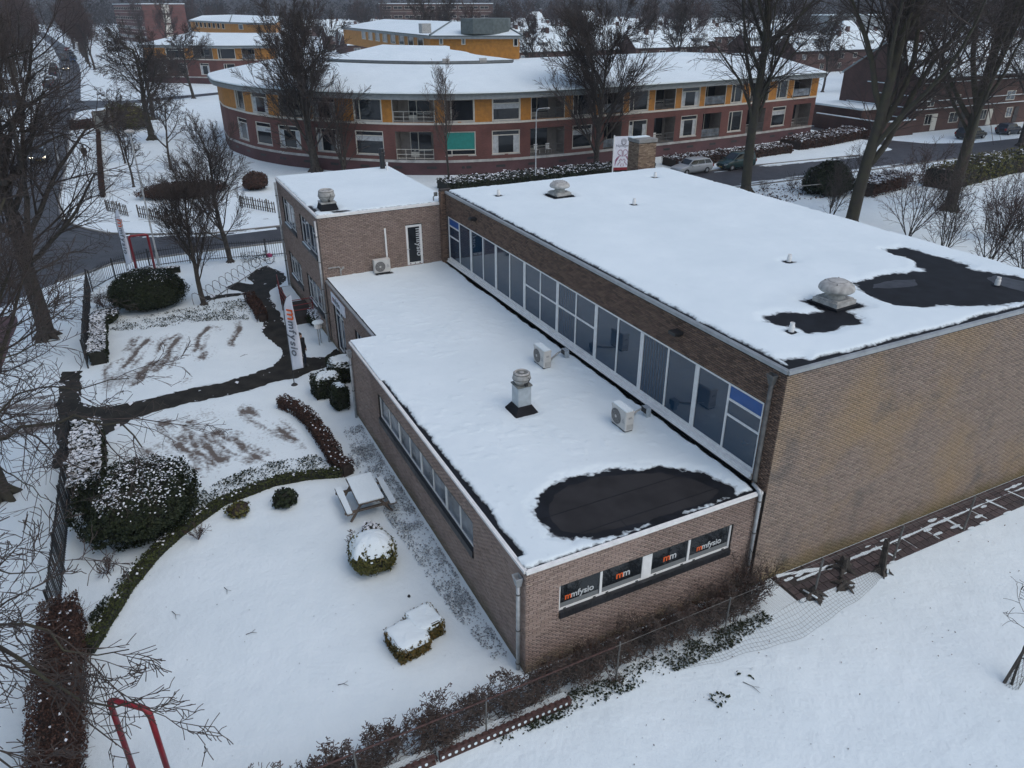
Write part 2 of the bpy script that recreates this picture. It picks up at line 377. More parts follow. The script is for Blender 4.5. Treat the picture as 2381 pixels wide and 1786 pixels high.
M['kerb'] = mat('kerb_stone', (.22, .22, .21), .8, .2, 3)
M['bark'] = mat('bark', (.050, .043, .036), .9, .4, 5, bump=.8, bscale=18)
M['barkgreen'] = mat('mossy_bark', (.040, .034, .028), .9, col2=(.052, .050, .030), scale=2.2, bump=.8, bscale=18)
M['twig'] = mat('twigs', (.050, .039, .034), .85, .2, 3)
M['twigred'] = mat('reddish_twigs', (.072, .046, .040), .85, .2, 3)
M['twiggrey'] = mat('grey_twigs', (.082, .062, .052), .85, .2, 3)
M['leafgreen'] = island_mat('dark_leaf', [(.008, .013, .007), (.018, .027, .012), (.030, .038, .017), (.011, .017, .008)], .6, spec=.18)
M['leafolive'] = island_mat('olive_leaf', [(.050, .055, .012), (.095, .10, .022), (.075, .070, .018), (.12, .10, .028)], .6)
M['leafyellow'] = island_mat('yellowing_leaf', [(.05, .05, .014), (.11, .085, .02), (.14, .085, .02), (.03, .04, .015)], .6)
M['leafbrown'] = island_mat('brown_leaf', [(.034, .021, .017), (.062, .036, .029), (.095, .055, .042), (.048, .032, .026)], .8, spec=.1)
M['leafmoss'] = island_mat('moss_leaf', [(.030, .042, .010), (.055, .068, .018), (.042, .05, .014)], .7)
M['snowclump'] = island_mat('snow_clump', [(.64, .68, .72), (.76, .80, .83)], .75, spec=.2)
M['core'] = mat('inner_branches', (.016, .017, .012), .95, .3, 6)
M['core_brown'] = mat('inner_twigs', (.030, .021, .017), .95, .3, 6)
M['wood'] = mat('weathered_wood', (.12, .095, .075), .8, .3, 5)
M['stake'] = mat('stake_wood', (.075, .065, .055), .85, .3, 5)
M['acbody'] = mat('cream_metal', (.56, .55, .52), .45, .05, 4)
M['acgrille'] = mat('fan_grille', (.15, .145, .14), .6)
M['ventgrey'] = mat('weathered_fibre', (.36, .36, .345), .7, .22, 7)
M['ventdark'] = mat('tarnished_metal', (.15, .155, .14), .6, .35, 5)
M['galv'] = mat('galvanised_box', (.40, .45, .48), .45, .12, 4, metal=.2)
M['chbrick'] = island_mat('chimney_brick', [(.12, .08, .06), (.20, .14, .10), (.26, .19, .13), (.33, .25, .18)], .85)
M['trample'] = island_mat('footprint_shade_and_leaf', [(.09, .10, .10), (.28, .31, .33), (.40, .44, .47), (.20, .22, .23), (.45, .49, .52)], .8, spec=.1)  # blue-grey tones put the shade of footprints into the colour, few dark leaves
M['cable'] = mat('cable', (.35, .35, .34), .6)
# ------------------------------------------------------------------ sky / ground structure
rng = np.random.default_rng(7); random.seed(7)
Z = (0, 0, 1)
gm = MB(); R_ = 2600
gm.add([(-2290, -1890, 0), (38, -1890, 0), (38, 1890, 0), (-2290, 1890, 0)], [(0, 1, 2, 3)])
tag(gm.obj('snowy_ground', M['snow']), kind='structure')

# ------------------------------------------------------------------ the clinic: walls
LW, LL, YS, LT, HT, TB, HH, HD, HE = 7.57, 15.59, 1.05, 23.79, 6.62, 10.25, 7.22, 13.67, 0.1
bld = thing('clinic_building', 'flat roofed brown brick clinic of three joined blocks with snow on its roofs', 'building')
BLh, BLl, JT = 0.0667, 0.2285, 0.0175
all_bricks = []
def cut(a, b, holes):
    """pieces of [a, b] outside the holes"""
    out = [(a, b)]
    for (h0, h1) in holes:
        nx = []
        for (p, q) in out:
            if h1 <= p or h0 >= q: nx.append((p, q)); continue
            if h0 > p: nx.append((p, h0))
            if h1 < q: nx.append((h1, q))
        out = nx
    return out
def brick_wall(name, org, u, n, L, z0, z1, holes, bmat, mort, single_key=None, depth=0.1, pick=0):
    fr = frame(org, u, n); mb = MB()
    us = sorted({0.0, L} | {h[0] for h in holes} | {h[1] for h in holes}); vs = sorted({z0, z1} | {h[2] for h in holes} | {h[3] for h in holes})
    for i in range(len(us) - 1):
        for j in range(len(vs) - 1):
            uc, vc = (us[i] + us[i + 1]) / 2, (vs[j] + vs[j + 1]) / 2
            if any(h[0] < uc < h[1] and h[2] < vc < h[3] for h in holes): continue
            mb.add([fr(us[i], vs[j], -.009), fr(us[i + 1], vs[j], -.009), fr(us[i + 1], vs[j + 1], -.009), fr(us[i], vs[j + 1], -.009)], [(0, 1, 2, 3)])
    for h in holes:
        for (a, b) in (((h[0], h[2]), (h[0], h[3])), ((h[0], h[3]), (h[1], h[3])), ((h[1], h[3]), (h[1], h[2])), ((h[1], h[2]), (h[0], h[2]))):
            mb.add([fr(a[0], a[1], -.009), fr(b[0], b[1], -.009), fr(b[0], b[1], -.16), fr(a[0], a[1], -.16)], [(0, 1, 2, 3)])
    wall = mb.obj(name, mort, bld)
    V, F, cen = [], [], []
    ncourse = int((z1 - z0) / BLh)
    for k in range(ncourse):
        va = z0 + k * BLh + .004; vb = va + BLh - JT
        hs = [(h[0], h[1]) for h in holes if h[2] < vb and h[3] > va]
        off = (k % 2) * BLl / 2 + (k % 3) * .012
        x = -off
        while x < L:
            for (a, b) in cut(max(x, 0.0), min(x + BLl - JT, L), hs):
                if b - a > .03: cen.append((a, b, va, vb))
            x += BLl
    cen = np.array(cen); w1 = rng.uniform(-.001, .004, len(cen))
    order = np.arange(len(cen)); singles = []
    if pick:
        full = np.abs(cen[:, 1] - cen[:, 0] - (BLl - JT)) < 1e-4
        P = np.array([fr((c[0] + c[1]) / 2, (c[2] + c[3]) / 2, 0) for c in cen]); d = np.linalg.norm(P - CAM, axis=1); d[~full] = 1e9
        singles = list(np.argsort(d)[:pick])
    sset = set(singles); o, uu, nn = np.array(org, float), np.array(u, float), np.array(n, float); zz = np.array(Z, float)
    rest = np.array([i for i in range(len(cen)) if i not in sset])
    c = cen[rest]; w = w1[rest]
    def pt(uv, vv, wv): return o[None] + uu[None] * uv[:, None] + zz[None] * vv[:, None] + nn[None] * wv[:, None]
    lo = np.full(len(c), -.012)
    VV = np.stack([pt(c[:, 0], c[:, 2], lo), pt(c[:, 1], c[:, 2], lo), pt(c[:, 1], c[:, 3], lo), pt(c[:, 0], c[:, 3], lo),
                   pt(c[:, 0], c[:, 2], w), pt(c[:, 1], c[:, 2], w), pt(c[:, 1], c[:, 3], w), pt(c[:, 0], c[:, 3], w)], 1).reshape(-1, 3)
    q = np.array([[4, 5, 6, 7], [0, 1, 5, 4], [1, 2, 6, 5], [2, 3, 7, 6], [3, 0, 4, 7]])
    FF = ((np.arange(len(c)) * 8)[:, None, None] + q[None]).reshape(-1, 4)
    tag(np_obj('brickwork', VV, FF, M[bmat], wall), kind='stuff')
    if singles:
        m = MB(); l, h = (BLl - JT) / 2, (BLh - JT) / 2
        f0 = frame((0, 0, 0), u, n); m.fbox(f0, -l, l, -h, h, -.012, .002)
        b0 = None
        for i in singles:
            c4 = cen[i]; loc = fr((c4[0] + c4[1]) / 2, (c4[2] + c4[3]) / 2, w1[i])
            if b0 is None: b0 = m.obj('brick', M['brick_one'], wall); b = b0
            else: b = b0.copy(); COL.objects.link(b)
            b.location = loc
    return wall, fr

def window(name, fr, u0, u1, v0, v1, cols, rows, fw=.06, mull=.05, w=-.1, glass='glass', gl_map=None, parent=None, frame_mat='white', thick=(), skip_rows=None):
    """cols / rows: inner bar positions; every pane its own piece; gl_map {(i, j): material}; skip_rows: columns with no cross bars"""
    mb = MB(); d = .06
    mb.fbox(fr, u0, u0 + fw, v0, v1, w - d, w); mb.fbox(fr, u1 - fw, u1, v0, v1, w - d, w)
    mb.fbox(fr, u0 + fw, u1 - fw, v0, v0 + fw, w - d, w - .001); mb.fbox(fr, u0 + fw, u1 - fw, v1 - fw, v1, w - d, w - .001)
    cs = [u0 + fw]; 
    for i, c in enumerate(cols):
        t = thick[i] if i < len(thick) and thick[i] else mull
        mb.fbox(fr, c - t / 2, c + t / 2, v0 + fw, v1 - fw, w - d, w - .002); cs += [c - t / 2, c + t / 2]
    cs.append(u1 - fw)
    panes = []
    for i in range(len(cs) // 2):
        a, b = cs[2 * i], cs[2 * i + 1]; rr = [v0 + fw]
        for r in (rows.get(i, []) if isinstance(rows, dict) else rows):
            mb.fbox(fr, a, b, r - mull / 2, r + mull / 2, w - d, w - .004); rr += [r - mull / 2, r + mull / 2]
        rr.append(v1 - fw)
        for j in range(len(rr) // 2): panes.append((i, j, a, b, rr[2 * j], rr[2 * j + 1]))
    win = mb.obj(name, M[frame_mat], parent or bld)
    for (i, j, a, b, c, e) in panes:
        g = (gl_map or {}).get((i, j), glass)
        p = MB().fbox(fr, a - .004, b + .004, c - .004, e + .004, w - .045, w - .028).obj('pane', M[g], win)
    return win
def sill(fr, u0, u1, v0, v1, parent, mname='blacktile', out=.05, tile=.11):
    """a row of glazed sill tiles"""
    n = max(1, int((u1 - u0) / tile)); st = (u1 - u0) / n; m = MB()
    for i in range(n): m.fbox(fr, u0 + i * st + .004, u0 + (i + 1) * st - .004, v0, v1, -.15, out + random.uniform(-.003, .003))
    return m.obj('sill', M[mname], parent)

# low block, near end wall with the four printed windows
wl, f1 = brick_wall('wall', (0, 0, 0), (0, 1, 0), (1, 0, 0), LW, 0, 3.35, [(.96, 6.62, 1.53, 2.58)], 'brick', M['mortar'], pick=215)
sill(f1, .965, 6.615, 1.53, 1.72, wl)
for (a, b, m_) in ((.97, 3.62, 2.26), (3.82, 6.61, 5.13)):
    wn = window('window', f1, a, b, 1.72, 2.58, [m_], [], fw=.055, mull=.07, w=-.06, glass='glass2')
    for (pa, pb) in ((a, m_), (m_, b)):
        MB().fbox(f1, pa + .06, pb - .06, 1.785, 1.93, -.0875, -.0865).obj('frosted_strip', M['leafbox'], wn)
        ctr = (pa + pb) / 2; full = (pa == .97 or pb == 6.61)
        body = 'mmfysio' if full else 'mm'
        s_ = .27 if full else .32
        k0 = ctr - (.44 if full else .2); zz_ = 2.0 if full else 2.06
        o1, w_ = text_obj('lettering', 'm', s_, M['orange'], wn, f1(k0, zz_, -.085), (0, 1, 0), Z, (1, 0, 0), bold=.006)
        text_obj('lettering', body[1:], s_, M['printgrey'], wn, f1(k0 + w_ - .02, zz_, -.0855), (0, 1, 0), Z, (1, 0, 0), bold=.005)
    for t in (.15, .85):
        for (pa, pb) in ((a, m_), (m_, b)):
            MB().fbox(f1, pa + (pb - pa) * t - .04, pa + (pb - pa) * t + .04, 1.735, 1.765, -.06, -.05).obj('vent_slot', M['dark'], wn)
MB().fbox(f1, 3.62, 3.82, 1.72, 2.58, -.12, -.055).obj('window_post', M['white'], wl)

# low block, long left wall
wl2, f2 = brick_wall('wall', (-LL, 0, 0), (1, 0, 0), (0, -1, 0), LL, 0, 3.35, [(3.55, 12.36, 1.45, 2.68)], 'brick', M['mortar'], pick=85)
sill(f2, 3.555, 12.355, 1.45, 1.68, wl2)
for i in range(4):
    a = 3.56 + i * 2.2
    window('window', f2, a, a + 2.19, 1.68, 2.68, [a + 1.1], [], fw=.06, mull=.06, w=-.07, glass='glass_pale')

# entrance wall
f3 = frame((-LT, YS, 0), (1, 0, 0), (0, -1, 0))
wl3, f3 = brick_wall('wall', (-LT, YS, 0), (1, 0, 0), (0, -1, 0), LT - LL, 0, 3.35, [(1.15, 2.95, .12, 2.62), (4.95, 6.1, 1.4, 2.6)], 'brick', M['mortar'])
dr = window('door', f3, 1.15, 2.95, .12, 2.62, [2.05], {0: [2.1], 1: [2.1]}, fw=.07, mull=.07, w=-.08, glass='glass')
MB().fbox(f3, 1.96, 1.99, .95, 1.35, -.08, -.03).obj('handle', M['zinc'], dr)
window('window', f3, 4.95, 6.1, 1.4, 2.6, [5.5], [], glass='glass')
MB().box(-LL - .12, -LL, 0.02, YS, 0, 3.2).obj('wall', M['brick'], bld)

# tower, left wall
TX = -LT - TB
holes = [(1.25, 4.55, 4.12, 5.78), (5.85, 9.3, 4.12, 5.78), (1.15, 4.45, .95, 2.48), (5.85, 9.3, .95, 2.48)]
wt, f4 = brick_wall('wall', (TX, 1.0, 0), (1, 0, 0), (0, -1, 0), TB, 0, 6.5, holes, 'brick', M['mortar'])
for h in holes:
    sill(f4, h[0], h[1], h[2], h[2] + .16, wt)
    st = (h[1] - h[0]) / 4
    window('window', f4, h[0], h[1], h[2] + .16, h[3], [h[0] + st * k for k in (1, 2, 3)], {0: [h[3] - .4], 3: [h[3] - .4]}, fw=.045, mull=.035, w=-.08, glass='glass' if h[2] > 3 else 'glass_pale')
    MB().fbox(f4, h[0] + .2, h[0] + (h[1] - h[0]) * .55, h[2] + .16, h[2] + .2, -.02, .045).obj('sill_snow', M['snow'], wt)
# tower front with the glass door on to the low roof
wf, f5 = brick_wall('wall', (-LT, 1.0, 0), (0, 1, 0), (1, 0, 0), LW - 1.0, 3.2, 6.5, [(4.42, 5.3, 3.52, 5.62)], 'brick', M['mortar_light'])
dw = window('door', f5, 4.42, 5.3, 3.52, 5.62, [], [], fw=.12, w=-.03, glass='glass2')
MB().fbox(f5, 4.45, 4.475, 4.35, 4.38, -.03, .03).fbox(f5, 4.45, 4.58, 4.36, 4.385, .02, .035).obj('handle', M['zinc'], dw)
text_obj('lettering', 'mmfysio', .44, M['printgrey'], dw, f5(4.99, 5.42, -.055), (0, 0, -1), (0, 1, 0), (1, 0, 0), bold=.006)
m = MB()
for t in (.2, .5, .8): m.fbox(f5, 4.42 + .86 * t - .03, 4.42 + .86 * t + .03, 3.55, 3.6, -.03, -.015)
m.obj('vent_slot', M['dark'], dw)
pc = MB().fbox(f5, 3.28, 3.36, 4.0, 5.62, 0.004, .06).obj('pipe_cover', M['white'], wf)
m = MB(); m.tube([f5(.25, 3.98, .05), f5(.8, 3.98, .05), f5(.86, 3.9, .05), f5(.86, 3.5, .05)], .03, 6).fbox(f5, .95, 1.05, 3.86, 3.96, .004, .08).tube([f5(.86, 3.78, .05), f5(.95, 3.86, .05)], .03, 6)
m.obj('overflow_pipe', M['ventgrey'], wf)

# hall: brick band over the glazing, piers, end wall
XH = -23.5
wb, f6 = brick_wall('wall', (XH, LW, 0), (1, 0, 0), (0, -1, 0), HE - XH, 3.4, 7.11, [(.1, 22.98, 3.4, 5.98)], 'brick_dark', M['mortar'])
we, f7 = brick_wall('wall', (HE, LW, 0), (0, 1, 0), (1, 0, 0), HD, 0, 7.11, [], 'brick_hall', M['mortar_light'])
MB().box(XH - .3, XH, LW - .25, LW + .35, 3.4, 7.3).obj('pier', M['mortar'], bld)
MB().box(-.02, HE - .012, LW + .01, LW + .3, 0, 7.0).obj('wall', M['mortar'], bld)
# glazing: eight double bays
pitch = 22.87 / 8
m = MB()
for i in range(8):
    a = .11 + i * pitch; mid = a + pitch / 2
    rows, gmap = {}, {}
    if i == 0: rows = {0: [4.95, 5.5]}; gmap = {(0, 2): 'blue'}
    if i in (3, 4): rows = {0: [4.95], 1: [4.95]}
    if i == 7: rows = {1: [4.95, 5.45]}; gmap = {(1, 2): 'blue'}
    if i == 6: gmap = {(0, 0): 'glass_curtain'}
    if i == 4: gmap = {(0, 0): 'glass_curtain', (0, 1): 'glass_curtain'}
    if i == 2: gmap = {(0, 0): 'glass_curtain'}
    window('window', f6, a + .004, a + pitch - .004, 3.72, 5.975, [mid], rows, fw=.085, mull=.07, w=-.05, glass='glass', gl_map=gmap)
MB().fbox(f6, .1, 22.98, 3.5, 3.715, -.15, .05).fbox(f6, .1, 22.98, 3.56, 3.6, .05, .12).obj('window_ledge', M['white'], wb)
MB().fbox(f6, .1, 22.98, 3.4, 3.498, -.15, .03).obj('flashing', M['black'], wb)
for (x) in (-19.75, -4.3):
    MB().box(x - .17, x + .17, LW - .32, LW - .004, 6.62, 6.72).box(x - .08, x + .08, LW - .12, LW - .006, 6.55, 6.62).obj('wall_lamp', M['dark'], wb)
# hidden backs and the slabs under the roofs
m = MB(); m.box(XH, HE - .2, LW + HD - .2, LW + HD, 0, 7.0).box(XH, XH + .2, LW + .31, LW + HD - .21, 0, 7.0).box(TX, TX + .2, 1.02, 8.0, 0, 6.42).box(TX + .21, -LT - .02, 7.8, 8.0, 0, 6.42).box(-LT - .2, -LT - .02, 7.58, 8.0, 3.4, 6.42)
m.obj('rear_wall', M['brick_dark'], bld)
m = MB(); m.box(-LL, -.02, .02, LW - .2, 3.2, 3.415).box(-LT + .02, -LL - .002, YS + .02, LW - .2, 3.2, 3.415).obj('low_roof', M['black'], bld)
MB().box(TX + .02, -LT - .02, 1.02, 7.98, 6.42, 6.60).obj('tower_roof', M['membrane'], bld)
MB().box(XH + .02, HE - .02, LW + .02, LW + HD - .02, 7.0, 7.19).obj('hall_roof', M['black'], bld)
# metal edge trims (in lengths) round each roof
def trim(p, q, z0, z1, n, th=.04, seg=3.0, top=.06, mname='alu'):
    p, q = Vector((*p, 0)), Vector((*q, 0)); L = (q - p).length; u = (q - p) / L; k = max(1, round(L / seg)); fr = frame(p, u, n); mb = MB()
    for i in range(k):
        a, b = L * i / k + .003, L * (i + 1) / k - .003
        mb.fbox(fr, a, b, z0, z1, -.02, th); mb.fbox(fr, a, b, z1 - .012, z1 + .012, -top, -.0205)
    return mb.obj('roof_edge', M[mname], bld)
trim((-.03, 0), (-LL, 0), 3.35, 3.43, (0, -1, 0), mname='white'); trim((0, 0.0), (0, LW - .05), 3.35, 3.43, (1, 0, 0), mname='white')
trim((-LL - .02, YS), (-LT + .15, YS), 3.35, 3.43, (0, -1, 0)); trim((-LL - .06, .05), (-LL - .06, YS + .02), 3.35, 3.43, (-1, 0, 0))
trim((-LT - .02, 1.0), (TX, 1.0), 6.5, 6.62, (0, -1, 0), mname='white'); trim((-LT, 1.0), (-LT, LW - .1), 6.5, 6.62, (1, 0, 0), mname='white')
trim((-LT - .1, 8.0), (TX, 8.0), 6.5, 6.62, (0, 1, 0)); trim((TX, 1.02), (TX, 7.98), 6.5, 6.62, (-1, 0, 0))
trim((XH, LW), (HE - .02, LW), 7.11, 7.22, (0, -1, 0)); trim((HE, LW - .0), (HE, LW + HD), 7.11, 7.22, (1, 0, 0))
trim((XH, LW + HD), (HE, LW + HD), 7.11, 7.22, (0, 1, 0), mname='dark'); trim((XH, LW + .4), (XH, LW + HD), 7.11, 7.22, (-1, 0, 0), mname='dark')

# snow blankets on the roofs, with real melted-out holes
def blanket(name, x0, x1, y0, y1, z, res, holes, parent, seed, thick=.07, margin=None, area=None, tex=None, wob=.22):
    nx, ny = int((x1 - x0) / res) + 1, int((y1 - y0) / res) + 1
    X, Y = np.meshgrid(np.linspace(x0, x1, nx), np.linspace(y0, y1, ny), indexing='ij')
    d = np.full(X.shape, 9.0)
    for (h, amp) in holes:
        d = np.minimum(d, sdist(X, Y, h) + fbm(X, Y, 1.6, seed, 5) * amp + fbm(X, Y, 9, seed + 5, 2) * amp * .35)
    e = np.full(X.shape, 9.0)
    if margin: e = np.minimum(e, margin(X, Y) - res * .9 + fbm(X, Y, 1.1, seed + 20) * .10 + fbm(X, Y, 8, seed + 30, 3) * .05)
    fld = np.minimum(d, e)
    if area is not None: fld = np.where(area(X, Y), fld, -9.0)
    keep = fld > 0
    s = np.clip(np.minimum(d * 1.2, e * 4 + .1) / .45, 0, 1); s = s * s * (3 - 2 * s)
    Zh = z + .006 + thick * s * (1 + .25 * fbm(X, Y, .45, seed + 40)) + fbm(X, Y, 3.0, seed + 50) * .006 * s
    if tex is not None: Zh = Zh + tex(X, Y) * s
    gxx, gyy = np.gradient(fld, (x1 - x0) / (nx - 1), (y1 - y0) / (ny - 1)); g2_ = gxx ** 2 + gyy ** 2 + .05
    st = np.where((fld < 0) & (fld > -4), -fld / g2_, 0); mx_ = res * 1.05; dx, dy = gxx * st, gyy * st; l = np.hypot(dx, dy) + 1e-9; k_ = np.minimum(1, mx_ / l)
    X2, Y2 = np.clip(X + dx * k_, x0, x1), np.clip(Y + dy * k_, y0, y1)
    V = np.stack([X2, Y2, Zh], -1).reshape(-1, 3)
    I = np.arange(nx * ny).reshape(nx, ny)
    c4 = [keep[:-1, :-1], keep[1:, :-1], keep[1:, 1:], keep[:-1, 1:]]; ok = np.sum([c.astype(int) for c in c4], 0) >= 1
    if area is not None:
        ar = area(X, Y); ok &= ar[:-1, :-1] & ar[1:, :-1] & ar[1:, 1:] & ar[:-1, 1:]
    F = np.stack([I[:-1, :-1][ok], I[1:, :-1][ok], I[1:, 1:][ok], I[:-1, 1:][ok]], 1)
    used = np.zeros(nx * ny, bool); used[F.ravel()] = True; mp = np.cumsum(used) - 1
    V2, F2 = V[used], mp[F]
    o = np_obj(name, V2, F2, M['snow_roof'], parent, smooth=True)
    at = o.data.attributes.new('thin', 'FLOAT', 'POINT')
    th = np.clip(1 - np.minimum(d, e * 2.5) / .16, 0, 1).ravel()[used] * .72
    at.data.foreach_set('value', th.astype(np.float32))
    return o
S_ = 1 / 3.248
pA = [(-6.3, 19.0), (-6.2, 19.67), (-5.63, 20.0), (-4.82, 19.95), (-3.99, 19.8), (-3.2, 19.75), (-2.4, 20.1), (-1.4, 20.5), (-.5, 20.4), (-.15, 19.6), (-.2, 18.2), (-.6, 16.9), (-1.0, 15.9), (-1.5, 14.83), (-2.1, 14.2), (-2.68, 14.2), (-3.45, 14.35), (-4.0, 14.7), (-4.1, 15.4), (-4.1, 16.29), (-4.0, 16.9), (-3.75, 18.0), (-4.6, 18.6), (-5.7, 18.85)]
pB = [(-3.1, 9.8), (-3.1, 10.37), (-2.62, 11.08), (-2.55, 11.8), (-2.6, 12.14), (-2.44, 12.3), (-2.11, 12.41), (-1.61, 12.2), (-1.44, 11.95), (-1.42, 11.3), (-1.45, 10.47), (-1.58, 9.88), (-2.09, 9.9), (-2.43, 9.64), (-2.74, 9.6)]
pC = [(-2.41, 1.67), (-2.68, 1.96), (-2.93, 2.63), (-2.88, 3.84), (-2.65, 4.67), (-2.16, 5.82), (-1.36, 6.54), (-.45, 6.9), (-.2, 6.5), (-.12, 5.8), (-.18, 4.41), (-.28, 2.71), (-.5, 1.9), (-.94, 1.25), (-1.56, 1.2), (-2.1, 1.35)]
def sq(x, y, a, b=None): b = b or a; return [(x - a, y - b), (x + a, y - b), (x + a, y + b), (x - a, y + b)]
hall_pipes = [(-21.43, 9.59), (-21.48, 19.17), (-16.79, 14.51), (-6.83, 14.46), (-1.85, 9.6), (-1.73, 18.8)]
hh = [(pA, .3), (pB, .2), (sq(-20.05, 12.3, .55), .12), (sq(-2.95, 12.5, .62, .7), .15)] + [(sq(a, b, .13), .1) for (a, b) in hall_pipes] + [([(-.55, 7.9), (-.15, 7.85), (-.05, 8.5), (-.3, 8.6)], .15)]
blanket('snow_cover', XH + .03, HE - .03, LW + .03, LW + HD - .03, 7.19, .085, hh, bld, 3,
        margin=lambda X, Y: np.minimum(np.minimum(Y - LW - .14, HE - X - .17), np.minimum(LW + HD - Y, X - XH) + .12))
foot = lambda X, Y: np.where((fbm(X, Y, 3.2, 77, 2) > .28) & (fbm(X, Y, .35, 78, 2) > -.15), .016, 0) * (X < -2.5)
AC = [(-9.95, 5.95), (-4.72, 6.02)]
hl = [(pC, .26), (sq(-7.25, 3.6, .33), .05), (sq(-23.3, 3.95, .08, .42), .08)]
def mlow(X, Y):
    a = LW - .15 - Y
    b = Y - np.where(X > -11.5, .10 + .10 * np.clip((X + 11.5) / 10, 0, 1), .0) + np.where(X < -11.5, .1, 0) + np.where(X > -.55, .25, 0)
    return np.minimum(a, np.minimum(b, -X - .09 + np.where(Y < .7, .05, 0)))
blanket('snow_cover', -LT + .01, -.03, .03, LW - .12, 3.415, .055, hl, bld, 11, margin=mlow, tex=foot,
        area=lambda X, Y: (X > -LL) | (Y > YS + .06))
ht = [(sq(-25.0, 1.85, .42), .08), ([(-24.35, 1.9), (-24.05, 1.9), (-24.1, 2.75), (-24.35, 2.6)], .12), ([(-26.0, 1.05), (-24.6, 1.05), (-24.9, 1.3), (-26, 1.2)], .15)]
blanket('snow_cover', TX + .02, -LT - .03, 1.03, 7.97, 6.60, .08, ht, bld, 23, thick=.08, margin=lambda X, Y: np.minimum(Y - .93, -LT - X + .03))
# dry grey felt inside the wet black rim, with its seams
c0 = np.mean(pC, 0); sheet('dry_felt', rough_poly([c0 + (np.array(q) - c0) * .86 for q in pC], .08, .10, 66), 3.4165, mat('dry_felt', (.024, .023, .024), .8, .25, 1.3, spec=.25, bump=.1, bscale=70), None, bld)
m = MB()
for x in (-.72, -1.7): m.box(x - .012, x + .012, 1.3, 6.9, 3.4175, 3.420)
m.box(-.72, -.1, 3.2, 3.22, 3.4175, 3.420)
m.obj('membrane_seam', M['black'], bld)

# downpipes
def pipe(pts, r=.055, hopper=None, mname='zinc', collars=()):
    m = MB(); m.tube(pts, r, 10); p = m.obj('downpipe', M[mname], bld, smooth=True)
    for (x, y, z) in collars: MB().lathe([(r + .012, -.02), (r + .012, .02)], (x, y, z), 10).obj('collar', M['zincdark'], p)
    if hopper:
        x, y, z = hopper; mm = MB()
        mm.add([(x - .06, y - .06, z - .3), (x + .06, y - .06, z - .3), (x + .06, y + .06, z - .3), (x - .06, y + .06, z - .3),
                (x - .13, y - .12, z), (x + .13, y - .12, z), (x + .13, y + .07, z), (x - .13, y + .07, z),
                (x - .11, y - .10, z), (x + .11, y - .10, z), (x + .11, y + .06, z), (x - .11, y + .06, z), (x - .08, y - .07, z - .15), (x + .08, y - .07, z - .15), (x + .08, y + .05, z - .15), (x - .08, y + .05, z - .15)],
               [(0, 1, 5, 4), (1, 2, 6, 5), (2, 3, 7, 6), (3, 0, 4, 7), (3, 2, 1, 0), (4, 5, 9, 8), (5, 6, 10, 9), (6, 7, 11, 10), (7, 4, 8, 11), (8, 9, 13, 12), (9, 10, 14, 13), (10, 11, 15, 14), (11, 8, 12, 15), (12, 13, 14, 15)])
        mm.obj('hopper', M[mname], p)
    return p
pipe([(-.22, -.1, 2.95), (-.22, -.1, .02)], hopper=(-.22, -.1, 3.17), collars=[(-.22, -.1, z) for z in (.25, 1.4, 2.6)])
pipe([(-LL + .2, -.1, 2.95), (-LL + .2, -.1, .02)], hopper=(-LL + .2, -.1, 3.12), mname='zinc', collars=[(-LL + .2, -.1, z) for z in (1.3, 2.5)])
pipe([(-LT - .1, .9, 6.36), (-LT - .1, .9, .02)], r=.06, collars=[(-LT - .1, .9, z) for z in (1.6, 2.9, 4.3, 5.6)])
pipe([(TX + .12, .9, 6.36), (TX + .12, .9, .02)], r=.06, collars=[(TX + .12, .9, z) for z in (1.6, 2.9, 4.3, 5.6)])
pipe([(-.3, LW - .1, 6.75), (-.3, LW - .1, 3.75), (-.25, LW - .14, 3.62)], r=.065, mname='zincdark', hopper=(-.3, LW - .1, 6.98))
pipe([(-.28, LW - .17, 3.56), (.02, LW - .2, 3.5), (.085, LW - .2, 3.4), (.085, LW - .2, .02)], r=.055, collars=[(.085, LW - .2, z) for z in (.9, 2.1, 3.2)])
# chimney behind the hall
ch = MB().box(-26.7, -25.6, 20.95, 22.2, 0, 8.45).obj('chimney', M['mortar_light'], bld)
cv, cfc = [], []
def face_bricks(x0, u, n, L, z0, z1):
    fr = frame(x0, u, n); b = MB()
    k = 0; z = z0
    while z < z1 - .06:
        x = -(k % 2) * .11
        while x < L:
            a, c = max(x, 0), min(x + .21, L)
            if c - a > .04: w = random.uniform(.006, .02); b.add([fr(a, z, 0.0), fr(c, z, 0.0), fr(c, z + .052, 0.0), fr(a, z + .052, 0.0), fr(a, z, w), fr(c, z, w), fr(c, z + .052, w), fr(a, z + .052, w)], [(4, 5, 6, 7), (0, 1, 5, 4), (1, 2, 6, 5), (2, 3, 7, 6), (3, 0, 4, 7)])
            x += .225
        z += .0645; k += 1
    return b
b_ = face_bricks((-25.6, 20.95, 0), (0, 1, 0), (1, 0, 0), 1.25, 6.2, 8.3); tag(b_.obj('brickwork', M['chbrick'], ch), kind='stuff')
b_ = face_bricks((-26.7, 20.95, 0), (1, 0, 0), (0, -1, 0), 1.1, 6.2, 8.3); tag(b_.obj('brickwork', M['chbrick'], ch), kind='stuff')
MB().box(-26.75, -25.55, 20.9, 22.25, 8.3, 8.5).obj('chimney_cap', M['kerb'], ch)
MB().box(-26.73, -26.3, 20.92, 22.2, 8.5, 8.54).obj('snow_cover', M['snow'], ch)

